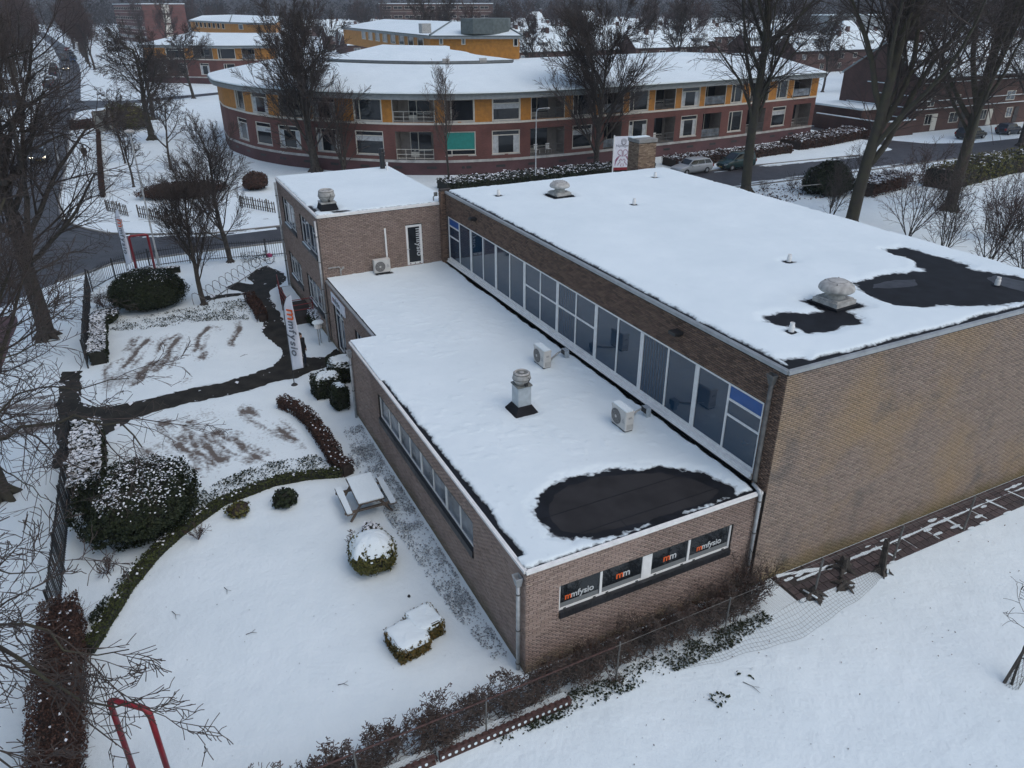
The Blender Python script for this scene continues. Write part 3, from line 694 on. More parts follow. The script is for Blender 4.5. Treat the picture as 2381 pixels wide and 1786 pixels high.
pier_ = [o for o in bld.children if o.name.startswith('pier')][0]
for (o_, u_, n_, L_) in (((XH - .3, LW - .25, 0), (1, 0, 0), (0, -1, 0), .3), ((XH, LW - .25, 0), (0, 1, 0), (1, 0, 0), .25)):
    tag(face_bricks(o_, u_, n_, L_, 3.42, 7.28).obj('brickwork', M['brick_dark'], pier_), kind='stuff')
for i, (pl, sd) in enumerate((([(-3.75, 15.2), (-3.7, 16.2), (-3.4, 16.9), (-2.9, 16.4), (-3.1, 15.4), (-3.4, 14.8)], 1), ([(-2.4, 19.8), (-1.2, 20.2), (-.5, 19.8), (-.8, 19.0), (-1.8, 18.9), (-2.3, 19.2)], 2))):
    P = rough_poly(pl, .1, .12, 800 + sd); sheet('slush_film', P, 7.194 + i * .002, mat('slush_film', (.035, .037, .044), .5, .5, 2.5, coord='POS'), None, bld)
# ------------------------------------------------------------------ paths, roads, parking snow
pp = [(620,618),(661,634),(665,653),(630,675),(627,691),(642,710),(652,735),(668,764),(680,790),(692,815),(713,831),(754,831),(783,810),(815,842),(771,851),(730,863),(684,880),(642,887),(579,910),(494,926),(415,942),(364,959),(304,977),(272,996),(212,1033),(184,1046),(161,1078),(123,1094),(114,1084),(133,1043),(125,1005),(139,891),(142,864),(190,864),(190,935),(222,948),(316,935),(380,920),(443,904),(522,888),(601,866),(636,852),(649,837),(658,815),(630,792),(608,773),(614,751),(595,732),(576,691),(570,685),(481,699),(478,690),(538,683),(570,681),(522,670),(551,656),(589,661),(570,647),(595,628)]
PATH = [g2(*p) for p in pp]
sheet('paved_path', rough_poly(PATH, .10, .17, 5), .012, M['path'])
def slush(name, rect, tracks, haze_, seed, res=.09, z=.007):
    x0, x1, y0, y1 = rect; nx, ny = int((x1 - x0) / res), int((y1 - y0) / res)
    X, Y = np.meshgrid(np.linspace(x0, x1, nx), np.linspace(y0, y1, ny), indexing='ij'); A = np.zeros(X.shape)
    for (pts, w, s) in tracks:
        P = resample([g2(*p) for p in pts], .3); P[:, 1] += np.sin(np.arange(len(P)) * .7 + len(pts) + w * 40) * .04
        d, sd, al, tot = track_coords(X + fbm(X, Y, .7, seed) * .16, Y + fbm(X, Y, .7, seed + 1) * .16, P)
        st = .62 + 1.15 * fbm(sd * 1.0 + w * 30, al * .16 + len(pts) * 7, 4.0, seed + 2, 3) + .35 * fbm(X, Y, 5.0, seed + 6, 2)
        A = np.maximum(A, s * 1.45 * np.exp(-(d / (w * 1.6)) ** 2) * st * np.clip(np.minimum(al, tot - al) / .5 + .35, 0, 1))
    for (poly, s) in haze_:
        A = np.maximum(A, s * np.clip(-sdist(X, Y, [g2(*p) for p in poly]) / 1.2, 0, 1) * (.55 + .9 * fbm(X, Y, 1.0, seed + 3)))
    edge = np.minimum(np.minimum(X - x0, x1 - X), np.minimum(Y - y0, y1 - Y)); A *= np.clip(edge / .4, 0, 1)
    Zh = z + np.clip(fbm(X, Y, 1.1, seed + 4) * .02 + .012, 0, 1) * np.clip(edge, 0, 1) * (1 - np.clip(A * 1.2, 0, 1))
    I = np.arange(nx * ny).reshape(nx, ny)
    F = np.stack([I[:-1, :-1].ravel(), I[1:, :-1].ravel(), I[1:, 1:].ravel(), I[:-1, 1:].ravel()], 1)
    F = F[(sdist(X, Y, PATH) > .05)[:-1, :-1].ravel()]
    o = np_obj(name, np.stack([X, Y, Zh], -1).reshape(-1, 3), F, M['slush'], smooth=True)
    at = o.data.attributes.new('slush', 'FLOAT', 'POINT'); at.data.foreach_set('value', A.ravel().astype(np.float32))
    return tag(o, kind='structure')
u1 = lambda a, b: (a / 3.16, 400 + b / 3.16)
u2 = lambda a, b: (a / 3.16, 850 + b / 3.16)
tk = [([u1(1290, 1190), u1(1200, 1290), u1(1090, 1490)], .3, .85), ([u1(1325, 1205), u1(1260, 1330), u1(1180, 1470)], .26, .7), ([u1(1120, 1215), u1(1020, 1330), u1(930, 1450)], .26, .7),
      ([u1(1010, 1205), u1(960, 1280), u1(930, 1330)], .22, .6), ([u1(900, 1360), u1(830, 1440), u1(780, 1540)], .3, .7), ([u1(1550, 1130), u1(1480, 1240), u1(1420, 1330)], .26, .7), ([u1(1530, 1310), u1(1470, 1380)], .25, .9),
      ([u1(1765, 1085), u1(1750, 1170), u1(1700, 1290)], .2, .65), ([u1(1580, 1130), u1(1630, 1190)], .12, .5), ([u1(1140, 1380), u1(1050, 1500), u1(980, 1580)], .35, .75), ([u1(1390, 1500), u1(1340, 1560)], .2, .6)]
slush('parking_snow', (-33.2, -20.3, -10.1, -2.6), tk, [([(190, 880), (330, 830), (420, 880), (250, 930), (190, 940)], .66), ([(300, 800), (430, 770), (520, 800), (400, 860)], .42)], 31)
tk = [([u2(1180, 400), u2(1380, 560), u2(1600, 760)], .3, .75), ([u2(1290, 480), u2(1420, 640), u2(1500, 800)], .26, .8), ([u2(1560, 480), u2(1750, 600), u2(1960, 700)], .3, .9), ([u2(1340, 400), u2(1500, 560), u2(1640, 720)], .24, .7),
      ([u2(1790, 310), u2(1980, 420), u2(2200, 560)], .3, .85), ([u2(2200, 560), u2(2330, 620)], .22, .8), ([u2(940, 560), u2(1080, 680)], .3, .7), ([u2(1080, 600), u2(1280, 770)], .26, .75), ([u2(1230, 520), u2(1370, 640)], .22, .6), ([u2(1590, 670), u2(1640, 730)], .28, 1.1), ([u2(1690, 490), u2(1850, 640)], .22, .6)]
slush('parking_snow', (-20.0, -12.6, -9.6, -2.4), tk, [([(300, 990), (420, 950), (520, 930), (560, 980), (440, 1010), (330, 1030)], .55), ([(430, 1010), (560, 960), (680, 1010), (600, 1060), (480, 1060)], .42)], 41)
slush('verge_snow', (-27, -14, -20, -10.95), [([(0, 940), (90, 945), (140, 930)], .7, .7), ([(0, 1000), (80, 990), (135, 975)], .5, .7)], [([(0, 900), (140, 890), (140, 990), (0, 1020)], .5)], 51, res=.12, z=.006)

# the cross street behind the clinic, the long street, side lanes, with kerbs
near = [(-39.7, -13.3), (-41.1, -12.1), (-42.2, -10.6), (-43.6, -8.9), (-43.9, -4), (-43.7, 2.4), (-43.2, 30), (-42.9, 47), (-43.0, 60), (-43.2, 77), (-43.6, 130)]
far = [(-50.0, 130), (-49.2, 100), (-49.4, 90), (-51.8, 84.2), (-56.6, 81.9), (-72, 83.5), (-72, 80.5), (-56.5, 79.6), (-50.6, 76.6), (-49.8, 70), (-50.6, 54.5), (-50.4, 47), (-50, 30), (-48.4, 3.1), (-48.6, -2), (-50.6, -6.5), (-52.2, -9.1), (-55.1, -11.0), (-58.5, -12.4), (-66, -12.9)]
street = [(-81, -12.8), (-101, -12.9), (-113, -13.0), (-136, -12.6), (-139, -11.5), (-146, -4), (-155, 12), (-162, 28), (-166, 27), (-160, 13), (-152, -3.5), (-156, -12.2), (-222, -12.9), (-262, -13.8), (-400, -21), (-640, -40), (-640, -46), (-400, -26), (-290, -19.9), (-207, -18.0), (-186, -18.2), (-84, -18.6), (-52, -19), (-39, -19.5), (60, -20.5), (60, -16.5), (-30, -15.8), (-37.5, -15.0)]
ROAD = near + far + street
sheet('road', rough_poly(ROAD, 1.0, .10, 61), .010, M['asphalt'])
sheet('cycle_path', rough_poly([(-36, -15.2), (-28, -15.7), (30, -16.2), (30, -14.4), (-28, -14.1), (-35.5, -13.9)], .4, .12, 62), .008, mat('red_asphalt', (.085, .042, .040), .7, .3, 1.5, coord='POS'))
def kerb(name, pts, w=.16, h=.1):
    P = resample(pts, 1.0); m = MB(); t = np.gradient(P, axis=0); n = np.stack([-t[:, 1], t[:, 0]], 1); n /= np.linalg.norm(n, axis=1, keepdims=True)
    for i in range(len(P) - 1):
        a, b = P[i] + (P[i + 1] - P[i]) * .006, P[i + 1] - (P[i + 1] - P[i]) * .006
        q = [a + n[i] * w / 2, a - n[i] * w / 2, b - n[i + 1] * w / 2, b + n[i + 1] * w / 2]; m.prism(q[::-1], .0, h)
    return tag(m.obj(name, M['kerb']), kind='structure')
kerb('kerb', near[1:]); kerb('kerb', far[9:17]); kerb('kerb', far[15:] + street[:4]); kerb('kerb', [(-207, -18.0), (-186, -18.2), (-84, -18.6), (-52, -19)])
# half cleared snow along the road edge, worn road markings
for (pl, sd) in (([(-50.3, 48), (-50.6, 62), (-50.0, 72), (-48.7, 70), (-49.3, 58), (-49.0, 48)], 1), ([(-44.2, 44), (-44.3, 70), (-43.1, 70), (-43.0, 44)], 2), ([(-48.4, 3), (-48.6, -2), (-50.6, -6.5), (-52.2, -9), (-51.4, -9), (-49.6, -6.5), (-47.6, -2), (-47.5, 3)], 3)):
    x0, y0 = np.min(pl, 0); x1, y1 = np.max(pl, 0); res = .2
    X, Y = np.meshgrid(np.arange(x0, x1, res), np.arange(y0, y1, res), indexing='ij'); A = np.clip(.25 + 1.5 * fbm(X * 3, Y * .35, 1.0, 70 + sd) + np.clip(sdist(X, Y, pl) / .3 + .5, 0, 1), .0, 1)
    I = np.arange(X.size).reshape(X.shape); keep = (A < .62); k4 = keep[:-1, :-1] & keep[1:, :-1] & keep[1:, 1:] & keep[:-1, 1:]
    F = np.stack([I[:-1, :-1][k4], I[1:, :-1][k4], I[1:, 1:][k4], I[:-1, 1:][k4]], 1)
    o = np_obj('road_slush', np.stack([X, Y, np.full(X.shape, .016)], -1).reshape(-1, 3), F, M['slush']); at = o.data.attributes.new('slush', 'FLOAT', 'POINT'); at.data.foreach_set('value', np.clip(A, 0, 1).ravel().astype(np.float32)); tag(o, kind='structure')
mk = MB()
for (x0, x1, y0, y1) in ((-109.5, -108.7, -18.0, -16.2), (-107, -106.3, -15.2, -13.4)): mk.quad((x0, y0, .014), (x1, y0, .014), (x1, y1, .014), (x0, y1, .014))
for i in range(60):
    x = -125 - i * 5.0; y = -15.7 - (max(0, -x - 262) * .03); mk.quad((x, y - .06, .014), (x + 2.2, y - .06, .014), (x + 2.2, y + .06, .014), (x, y + .06, .014))
tag(mk.obj('road_marking', M['kerb']), kind='structure')
# red-brown paving strip beside the hall, single pavers with snow left in the joints
strip = MB().quad((.12, 8.4, .004), (1.2, 8.4, .004), (1.2, 30, .004), (.12, 30, .004)).obj('paved_strip', M['mortar']); tag(strip, kind='structure')
pv = MB(); pv.box(-.13, .13, -.13, .13, 0, .03); pm = pv.obj('paver', M['paver'], strip).data; first = True
o0 = [o for o in strip.children][0]
k = 0
pmats = []
for i_ in range(3):
    mm = pm.copy(); mm.materials.clear(); mm.materials.append(mat('paver_%s' % ['dark', 'plum', 'brown'][i_], [(.055, .040, .041), (.085, .060, .060), (.070, .052, .050)][i_], .7, .25, 7)); pmats.append(mm)
for j in range(74):
    for i in range(4):
        x, y = .28 + i * .29, 8.6 + j * .29
        if fbm(np.array([x]), np.array([y]), .9, 91)[0] > .48 and y < 11.5: continue
        if k == 0: b = o0
        else: b = o0.copy(); COL.objects.link(b)
        b.data = random.choice(pmats); b.location = (x, y, .004 + random.uniform(0, .008)); k += 1
m = MB()
for (pts, w) in (([(.57, 9), (.62, 13), (.6, 18), (.66, 24), (.6, 30)], .07), ([(.15, 8.6), (.35, 9.5), (.6, 10.4)], .15)):
    P = rough_poly(ribbon_poly(resample(pts, .2), w), .07, .07, 93); m.add([(p[0], p[1], .045) for p in P], [tuple(range(len(P)))])
for j in range(10):
    y = 12.4 + j * 1.16 + random.uniform(-.1, .1)
    P = rough_poly(ribbon_poly(resample([(.5, y), (1.2, y + random.uniform(.0, .12))], .1), random.uniform(.03, .07)), .06, .06, 100 + j); m.add([(p[0], p[1], .046) for p in P], [tuple(range(len(P)))])
for j in range(40):
    a, b = .28 + .29 * random.randint(0, 3) + .145, random.uniform(8.6, 26); r = random.uniform(.03, .06)
    P = rough_poly([(a + r * math.cos(t), b + 4.5 * r * math.sin(t)) for t in np.linspace(0, 6.28, 9)[:-1]], .05, .05, 120 + j); m.add([(p[0], p[1], .047 + j * .0004) for p in P], [tuple(range(len(P)))])
tag(m.obj('snow_in_joints', M['snow'], strip), kind='stuff')

# ------------------------------------------------------------------ things on the roofs
def ac_unit(label, loc, rz, wall=False):
    t = thing('air_conditioner', label, 'air conditioner', loc, rz, 'air conditioning units on the clinic')
    m = MB(); w, d, h = .42, .16, .66
    b = [(-w, -d), (w, -d), (w, d), (-w, d)]
    m.prism([(-w + .03, -d), (w - .03, -d), (w, -d + .03), (w, d - .03), (w - .03, d), (-w + .03, d), (-w, d - .03), (-w, -d + .03)], .08, .08 + h)
    m.box(-w - .004, w + .004, -d - .004, d + .004, .08 + h - .05, .08 + h - .02)
    body = m.obj('case', M['acbody'], t)
    r = .27; cx, cz = -w + .30, .08 + h * .47
    g = MB()
    for rr in (.12, .19, .265):
        pts = [(cx + rr * math.cos(a), -d - .012, cz + rr * math.sin(a)) for a in np.linspace(0, 2 * math.pi, 21)]; g.tube(pts, .004, 4, False)
    for a in np.linspace(0, 2 * math.pi, 9)[:-1]: g.tube([(cx, -d - .012, cz), (cx + r * math.cos(a), -d - .012, cz + r * math.sin(a))], .003, 4, False)
    g.obj('grille', M['ventgrey'], t)
    disc = MB(); disc.add([(cx + r * math.cos(a), -d - .003, cz + r * math.sin(a)) for a in np.linspace(0, 2 * math.pi, 25)[:-1]], [tuple(range(24))[::-1]]); disc.obj('fan_opening', M['acgrille'], t)
    hb = MB(); hb.add([(cx + .055 * math.cos(a), -d - .02, cz + .055 * math.sin(a)) for a in np.linspace(0, 2 * math.pi, 13)[:-1]], [tuple(range(12))[::-1]]); hb.obj('hub', M['acbody'], t)
    lg = MB()                                      # the small maker's mark: three diamonds and a line of print
    lx, lz = w - .14, cz + .02
    for (ax, az) in ((0, .045), (-.032, -.012), (.032, -.012)): lg.add([(lx + ax, -d - .004, lz + az + .03), (lx + ax + .018, -d - .004, lz + az), (lx + ax, -d - .004, lz + az - .03), (lx + ax - .018, -d - .004, lz + az)], [(0, 1, 2, 3)])
    lg.box(lx - .07, lx + .07, -d - .004, -d - .002, lz - .075, lz - .062)
    lg.obj('emblem', M['printdark'], t)
    vp = MB()
    for i in range(5): vp.box(w + .001, w + .008, -d + .05 + i * .05, -d + .075 + i * .05, .12, .3)
    vp.box(w + .001, w + .02, -.06, .06, .5, .56); vp.obj('side_cover', M['ventgrey'], t)
    for x in (-.3, .3):
        ft = MB().box(x - .04, x + .04, -d + .01, d, (-.12 if wall else -.06), .078)
        if wall: ft.box(x + .041, x + .09, -d, d + .12, -.02, .02)
        ft.obj('foot', M['dark'], t)
    MB().box(-w + .04, w - .04, -d + .02, d - .02, .0, .079).obj('underside', M['dark'], t)
    if not wall:
        P = rough_poly([(-w + .03, -d + .02), (w - .03, -d + .02), (w - .03, d - .02), (-w + .03, d - .02)], .06, .02, 5); q = MB(); q.prism(list(P), .08 + h + .002, .08 + h + .035); q.obj('snow_cover', M['snow'], t)
    return t
ac_unit('cream fan unit on the low roof farther from the dark oval melted patch', (-10.0, 5.9, 3.47), 0)
ac_unit('cream fan unit on the low roof nearest the dark oval melted patch', (-4.75, 5.97, 3.47), 0)
ac_unit('cream fan unit fixed to the brick tower wall left of the glass door', (-LT + .3, 3.92, 3.42), math.pi / 2, True)
for (x, y, lb) in ((-10.2, 7.02, 'grey cable hood on the low roof behind the fan unit farther from the end wall'), (-4.98, 7.08, 'grey cable hood on the low roof behind the fan unit nearest the melted patch')):
    t = thing('cable_hood', lb, 'cable hood', (x, y, 3.47), 0, 'cable hoods on the low roof')
    MB().box(-.13, .13, -.1, .1, .16, .36).box(-.05, .12, -.06, .1, 0, .158).obj('hood', M['galv'], t)
    MB().tube([(-.13, -.05, .26), (-.25, -.2, .12), (-.1, -.5, .06), (.15, -.75, .1), (.42, -.9, .2)], .035, 6).obj('pipe', M['ventgrey'], t)
    MB().box(-.132, .132, -.104, -.1005, .17, .35).obj('opening', M['dark'], t)
t = thing('roof_chimney', 'square galvanised chimney box with a round fan on top, on the low roof', 'roof vent', (-7.28, 3.62, 3.42))
m = MB(); a, b = .44, .24
m.add([(-a, -a, 0), (a, -a, 0), (a, a, 0), (-a, a, 0), (-b - .02, -b - .02, .28), (b + .02, -b - .02, .28), (b + .02, b + .02, .28), (-b - .02, b + .02, .28)], [(0, 1, 5, 4), (1, 2, 6, 5), (2, 3, 7, 6), (3, 0, 4, 7), (4, 5, 6, 7)])
m.obj('apron', M['black'], t)
MB().box(-b, b, -b, b, .2, 1.0).obj('box', M['galv'], t)
MB().box(-b - .03, b + .03, -b - .03, b + .03, .98, 1.03).obj('flange', M['ventdark'], t)
def fan_pot(t, z, s):
    MB().lathe([(.20 * s, 0), (.21 * s, .04 * s), (.27 * s, .1 * s), (.31 * s, .2 * s), (.28 * s, .36 * s), (.24 * s, .42 * s), (.22 * s, .43 * s), (.21 * s, .36 * s), (.10 * s, .30 * s), (.0, .31 * s)], (0, 0, z), 20, False).obj('fan_housing', M['ventgrey'], t, True)
    MB().lathe([(.285 * s, -.012), (.285 * s, .012)], (0, 0, z + .37 * s), 20).lathe([(.31 * s, -.012), (.315 * s, .012)], (0, 0, z + .2 * s), 20, False).obj('ring', M['ventdark'], t)
    MB().lathe([(.19 * s, 0), (.19 * s, .004)], (0, 0, z + .365 * s), 16).obj('opening', M['rust'], t)
    MB().lathe([(.075 * s, 0), (.075 * s, .05)], (0, 0, z + .365 * s), 12).obj('motor_cap', M['ventgrey'], t)
    MB().tube([(.29 * s, 0, z + .1 * s), (.42 * s, .02, z + .2 * s), (.4 * s, .1, z + .3 * s), (.28 * s, .1, z + .3 * s)], .012, 5).box(.3 * s, .38 * s, -.05, .05, z + .04 * s, z + .12 * s).obj('cable', M['dark'], t)
fan_pot(t, 1.03, 1.0)
t = thing('roof_fan', 'squat round fan on a dark square base on the tower roof', 'roof vent', (-25.0, 1.85, 6.64))
m = MB(); a, b = .44, .36
m.add([(-a, -a, 0), (a, -a, 0), (a, a, 0), (-a, a, 0), (-b, -b, .3), (b, -b, .3), (b, b, .3), (-b, b, .3)], [(0, 1, 5, 4), (1, 2, 6, 5), (2, 3, 7, 6), (3, 0, 4, 7), (4, 5, 6, 7)]); m.obj('base', M['black'], t)
MB().box(-.38, .38, -.38, .38, .3, .36).obj('flange', M['ventgrey'], t); fan_pot(t, .36, 1.35)
def mushroom(label, x, y, s):
    t = thing('mushroom_vent', label, 'roof vent', (x, y, 7.2), 0.08, 'mushroom vents on the hall roof')
    MB().box(-.56 * s, .56 * s, -.56 * s, .56 * s, 0, .06).obj('apron', M['black'], t)
    MB().box(-.46 * s, .46 * s, -.46 * s, .46 * s, .06, .2 * s).box(-.40 * s, .40 * s, -.40 * s, .40 * s, .2 * s, .25 * s).obj('base', M['ventgrey'], t)
    MB().lathe([(.32 * s, .24 * s), (.30 * s, .28 * s), (.27 * s, .34 * s), (.27 * s, .5 * s)], (0, 0, 0), 24).obj('neck', M['ventgrey'], t, True)
    MB().lathe([(.30 * s, .46 * s), (.50 * s, .46 * s), (.545 * s, .50 * s), (.55 * s, .55 * s), (.51 * s, .64 * s), (.40 * s, .73 * s), (.24 * s, .79 * s), (0.01, .80 * s)], (0, 0, 0), 28, False).obj('cap', M['ventgrey'], t, True)
    MB().lathe([(.28 * s, .772 * s), (.285 * s, .782 * s), (.29 * s, .772 * s)], (0, 0, 0), 24, False).obj('cap_ring', M['ventdark'], t)
    for a in range(4): MB().lathe([(.018, 0), (.018, .04)], (.38 * s * math.cos(a * 1.57 + .6), .38 * s * math.sin(a * 1.57 + .6), .73 * s), 6).obj('bolt', M['ventdark'], t)
mushroom('grey mushroom vent beside the small black melted patch on the hall roof', -2.95, 12.5, 1.0)
mushroom('grey mushroom vent near the far edge of the hall roof', -20.05, 12.3, .92)
pl_ = ['short white vent pipe nearest the far glass end of the hall roof edge', 'short white vent pipe near the brick chimney at the far hall roof corner', 'short white vent pipe in the snow just beyond the far mushroom vent', 'short white vent pipe alone in the middle of the snowy hall roof', 'short white vent pipe below the small black melted patch', 'short white vent pipe standing in the large black melted patch']
for (x, y), lb in zip(hall_pipes, pl_):
    t = thing('vent_pipe', lb, 'vent pipe', (x, y, 7.19), 0, 'small vent pipes on the hall roof')
    MB().lathe([(.085, 0), (.085, .2), (.07, .2), (.07, .3), (.055, .3), (.055, .26)], (0, 0, 0), 12).obj('pipe', M['white'], t)
    MB().lathe([(.16, 0), (.16, .015), (.1, .03)], (0, 0, 0), 14).obj('collar', M['black'], t)
t = thing('stove_pipe', 'dark flue pipe at the far corner of the tower roof', 'flue', (-33.4, 7.4, 6.6))
MB().lathe([(.16, 0), (.16, .9), (.2, .92), (.2, 1.05), (.15, 1.1), (.17, 1.25), (.12, 1.3)], (0, 0, 0), 12).obj('pipe', M['dark'], t); MB().lathe([(.24, 0), (.2, .1)], (0, 0, 0), 12).obj('collar', M['galv'], t)
t = thing('vent_pipe', 'thin white vent pipe beside the dark flue on the tower roof', 'vent pipe', (-32.8, 7.5, 6.6)); MB().lathe([(.05, 0), (.05, .45), (.07, .45), (.07, .55)], (0, 0, 0), 10).obj('pipe', M['white'], t); MB().lathe([(.1, 0), (.09, .04)], (0, 0, 0), 10).obj('collar', M['galv'], t)
t = thing('floodlight', 'small lamp on a bent bracket where the tower roof meets the hall', 'lamp', (-24.0, 7.1, 6.62)); MB().tube([(0, 0, 0), (0, 0, .25), (.05, .1, .35)], .03, 6).obj('bracket', M['ventdark'], t); MB().box(-.06, .1, .05, .2, .3, .48).obj('lamp_head', M['ventdark'], t)

# ------------------------------------------------------------------ signs, flags, frames, furniture
sg = thing('sign_board', 'white clinic name board over the entrance doors', 'sign', (-21.35, YS - .03, 2.92))
MB().box(-1.22, 1.22, -.05, 0, -.27, .26).obj('board', M['flagwhite'], sg)
o1, w_ = text_obj('lettering', 'm', .42, M['red'], sg, (-.95, -.054, -.1), (1, 0, 0), Z, (0, -1, 0), bold=.008)
text_obj('lettering', 'mfysio', .42, M['printdark'], sg, (-.95 + w_ - .03, -.055, -.1), (1, 0, 0), Z, (0, -1, 0), bold=.006)
def beach_flag(label, x, y, rz):
    t = thing('banner_flag', label, 'flag', (x, y, 0), rz, 'tall white clinic banner flags')
    pts = [(0, 0, 0), (0, 0, 3.4), (.05, 0, 3.9), (.25, 0, 4.3), (.5, 0, 4.48)]
    MB().tube(pts, [.022, .018, .014, .011, .008], 6).obj('pole', M['dark'], t)
    MB().lathe([(.16, 0), (.1, .06), (.04, .1)], (0, 0, 0), 10).obj('foot', M['dark'], t)
    n = 26; V, F = [], []
    for i in range(n):
        z = .75 + (4.46 - .75) * i / (n - 1); k = (z - .75) / 3.7
        xl = 0.02 if z < 3.4 else np.interp(z, [3.4, 3.9, 4.3, 4.48], [.02, .06, .26, .5]); xr = .72 - .12 * k if z > 1.1 else .72
        zr = z + .28 * (1 - k) if i == 0 else z
        for j in range(6):
            u = j / 5; V.append((xl + (max(xr, xl + .01) - xl) * u, .05 * math.sin(u * 4 + z * 1.7) * u, z + (.30 * u * max(0, 1 - i / 5))))
    for i in range(n - 1):
        for j in range(5): F.append((i * 6 + j, i * 6 + j + 1, i * 6 + 7 + j, i * 6 + 6 + j))
    cl = np_obj('cloth', V, F, M['flagwhite'], t, True)
    sm = cl.modifiers.new('thickness', 'SOLIDIFY'); sm.thickness = .004
    zt = 3.82
    for i, (chx, mm, s_) in enumerate((('m', 'orange', .72), ('m', 'printdark', .52), ('f', 'printdark', .56), ('y', 'printdark', .56), ('s', 'printdark', .56), ('i', 'printdark', .56), ('o', 'printdark', .56))):
        for sd in (-1, 1):
            yy = .05 * math.sin(2 + zt * 1.7) * .5
            o_, w_ = text_obj('lettering', chx, s_, M[mm], cl, (.2, yy + sd * .05, zt), (0, 0, -1), (1, 0, 0) if sd < 0 else (1, 0, 0), (0, sd, 0), bold=.012, depth=.002)
            if sd > 0: o_.location = (0, 0, 0)
        zt -= (w_ + .05)
    return t
beach_flag('tall white clinic banner flag beside the entrance path', -19.7, -1.8, math.radians(38))
beach_flag('tall white clinic banner flag by the red arch at the street fence', -40.3, -8.05, math.radians(34))
def arch(label, p, q, h, r, flat=.02):
    t = thing('red_arch', label, 'frame', (p[0], p[1], 0), 0, 'red tube arches')
    d = Vector((q[0] - p[0], q[1] - p[1], 0)); b = .12; u = d.normalized()
    pts = [(0, 0, 0), (0, 0, h - b), tuple(u * b * .3 + Vector((0, 0, h - b * .3))), tuple(u * b + Vector((0, 0, h))), tuple(d - u * b + Vector((0, 0, h))), tuple(d - u * b * .3 + Vector((0, 0, h - b * .3))), tuple(d + Vector((0, 0, h - b))), tuple(d)]
    MB().tube(pts, r, 12).obj('tube', M['red'], t, True)
    for c in ((0, 0, 0), tuple(d)): MB().lathe([(r * 1.7, 0), (r * 1.7, .02)], c, 12).obj('foot_plate', M['red'], t)
    return t
arch('thick red tube arch in the snow beside the brown hedge', g2(253, 1626, 3), g2(345, 1650, 3), 3.0, .06)
a_ = arch('red tube arch among shrubs by the corner of the street fence', (-38.6, -7.5), (-38.6, -6.45), 3.0, .075)
MB().box(-.2, .2, .75, 1.15, 0, .35).obj('plinth', M['kerb'], a_)
# picnic table
t = thing('picnic_table', 'wooden picnic table with snow covered top and two benches', 'picnic table', (-9.05, -1.56, 0), math.radians(-1))
def planks(nm, y0, y1, z, nb, x0=-.87, x1=.87):
    for i in range(nb):
        w = (y1 - y0) / nb; MB().box(x0, x1, y0 + i * w + .006, y0 + (i + 1) * w - .006, z - .04, z).obj('plank', M['wood'], t)
    P = rough_poly([(x0 + .03, y0 + .025), (x1 - .02, y0 + .02), (x1 - .02, y1 - .02), (x0 + .03, y1 - .02)], .07, .018, int(z * 100 + nb)); q = MB(); q.prism(list(P), z + .002, z + .04); q.obj('snow_cover', M['snow'], t)
planks('top', -.46, .46, .76, 5); planks('bench', -.88, -.64, .46, 2); planks('bench', .62, .86, .46, 2)
for x in (-.65, .65):
    m = MB(); m.tube([(x, -.25, .72), (x, -.72, 0)], .05, 4).tube([(x, .25, .72), (x, .72, 0)], .05, 4).box(x - .03, x + .03, -.9, .9, .34, .42).box(x - .03, x + .03, -.38, .38, .66, .718)
    m.obj('trestle', M['wood'], t)
# mailbox sign by the entrance
px_ = g2(745, 800)
t = thing('mailbox', 'snow capped pale box on two posts by the entrance path', 'mailbox', (px_[0], px_[1], 0), math.radians(-30))
MB().prism([(.26 * math.cos(a) * 1.15, .2 * math.sin(a)) for a in np.linspace(0, 2 * math.pi, 15)[:-1]], .95, 1.2).obj('box', M['white'], t)
for x in (-.16, .16): MB().tube([(x, 0, 0), (x, 0, .95)], .03, 6).obj('post', M['zinc'], t)
MB().lathe([(.3, 0), (.27, .05), (.15, .09), (.01, .1)], (0, 0, 1.2), 14, False).obj('snow_cover', M['snow'], t)
# ramp and red railing at the tower
t = thing('red_railing', 'dark red stair railing beside the tower wall', 'railing', (-29.0, 0, 0))
m = MB(); pts = [g2(652, 700), g2(680, 745)]
A_, B_, C_, D_ = (-4.4, .15), (-.6, -.35), (.2, -.35), (2.5, .75)
def rail(p, q, z0, z1, n):
    out = MB()
    for h in (.35, .65, .95): out.tube([(p[0], p[1], z0 + h), (q[0], q[1], z1 + h)], .022, 6)
    for k in range(n):
        s = k / (n - 1); out.tube([(p[0] + (q[0] - p[0]) * s, p[1] + (q[1] - p[1]) * s, 0), (p[0] + (q[0] - p[0]) * s, p[1] + (q[1] - p[1]) * s, z0 + (z1 - z0) * s + .95)], .025, 6)
    return out
rail(A_, B_, .0, .45, 5).obj('rail', M['redrail'], t); rail(B_, C_, .45, .45, 2).obj('rail', M['redrail'], t); rail(C_, (1.9, -.35), .45, .45, 3).obj('rail', M['redrail'], t); rail((1.9, -.3), (1.9, .9), .45, .45, 2).obj('rail', M['redrail'], t)
m = MB(); m.prism([(-4.4, .2), (-.6, -.3), (2.0, -.3), (2.0, .95), (-4.4, .95)], 0, .12); m.box(-.6, 1.95, -.28, .95, .121, .44); m.obj('landing', M['mortar'], t)
P = rough_poly([(-4.2, .3), (-1.2, .1), (-1.2, .9), (-4.2, .9)], .1, .06, 9); q = MB(); q.prism(list(P), .121, .17); q.obj('snow_cover', M['snow'], t)
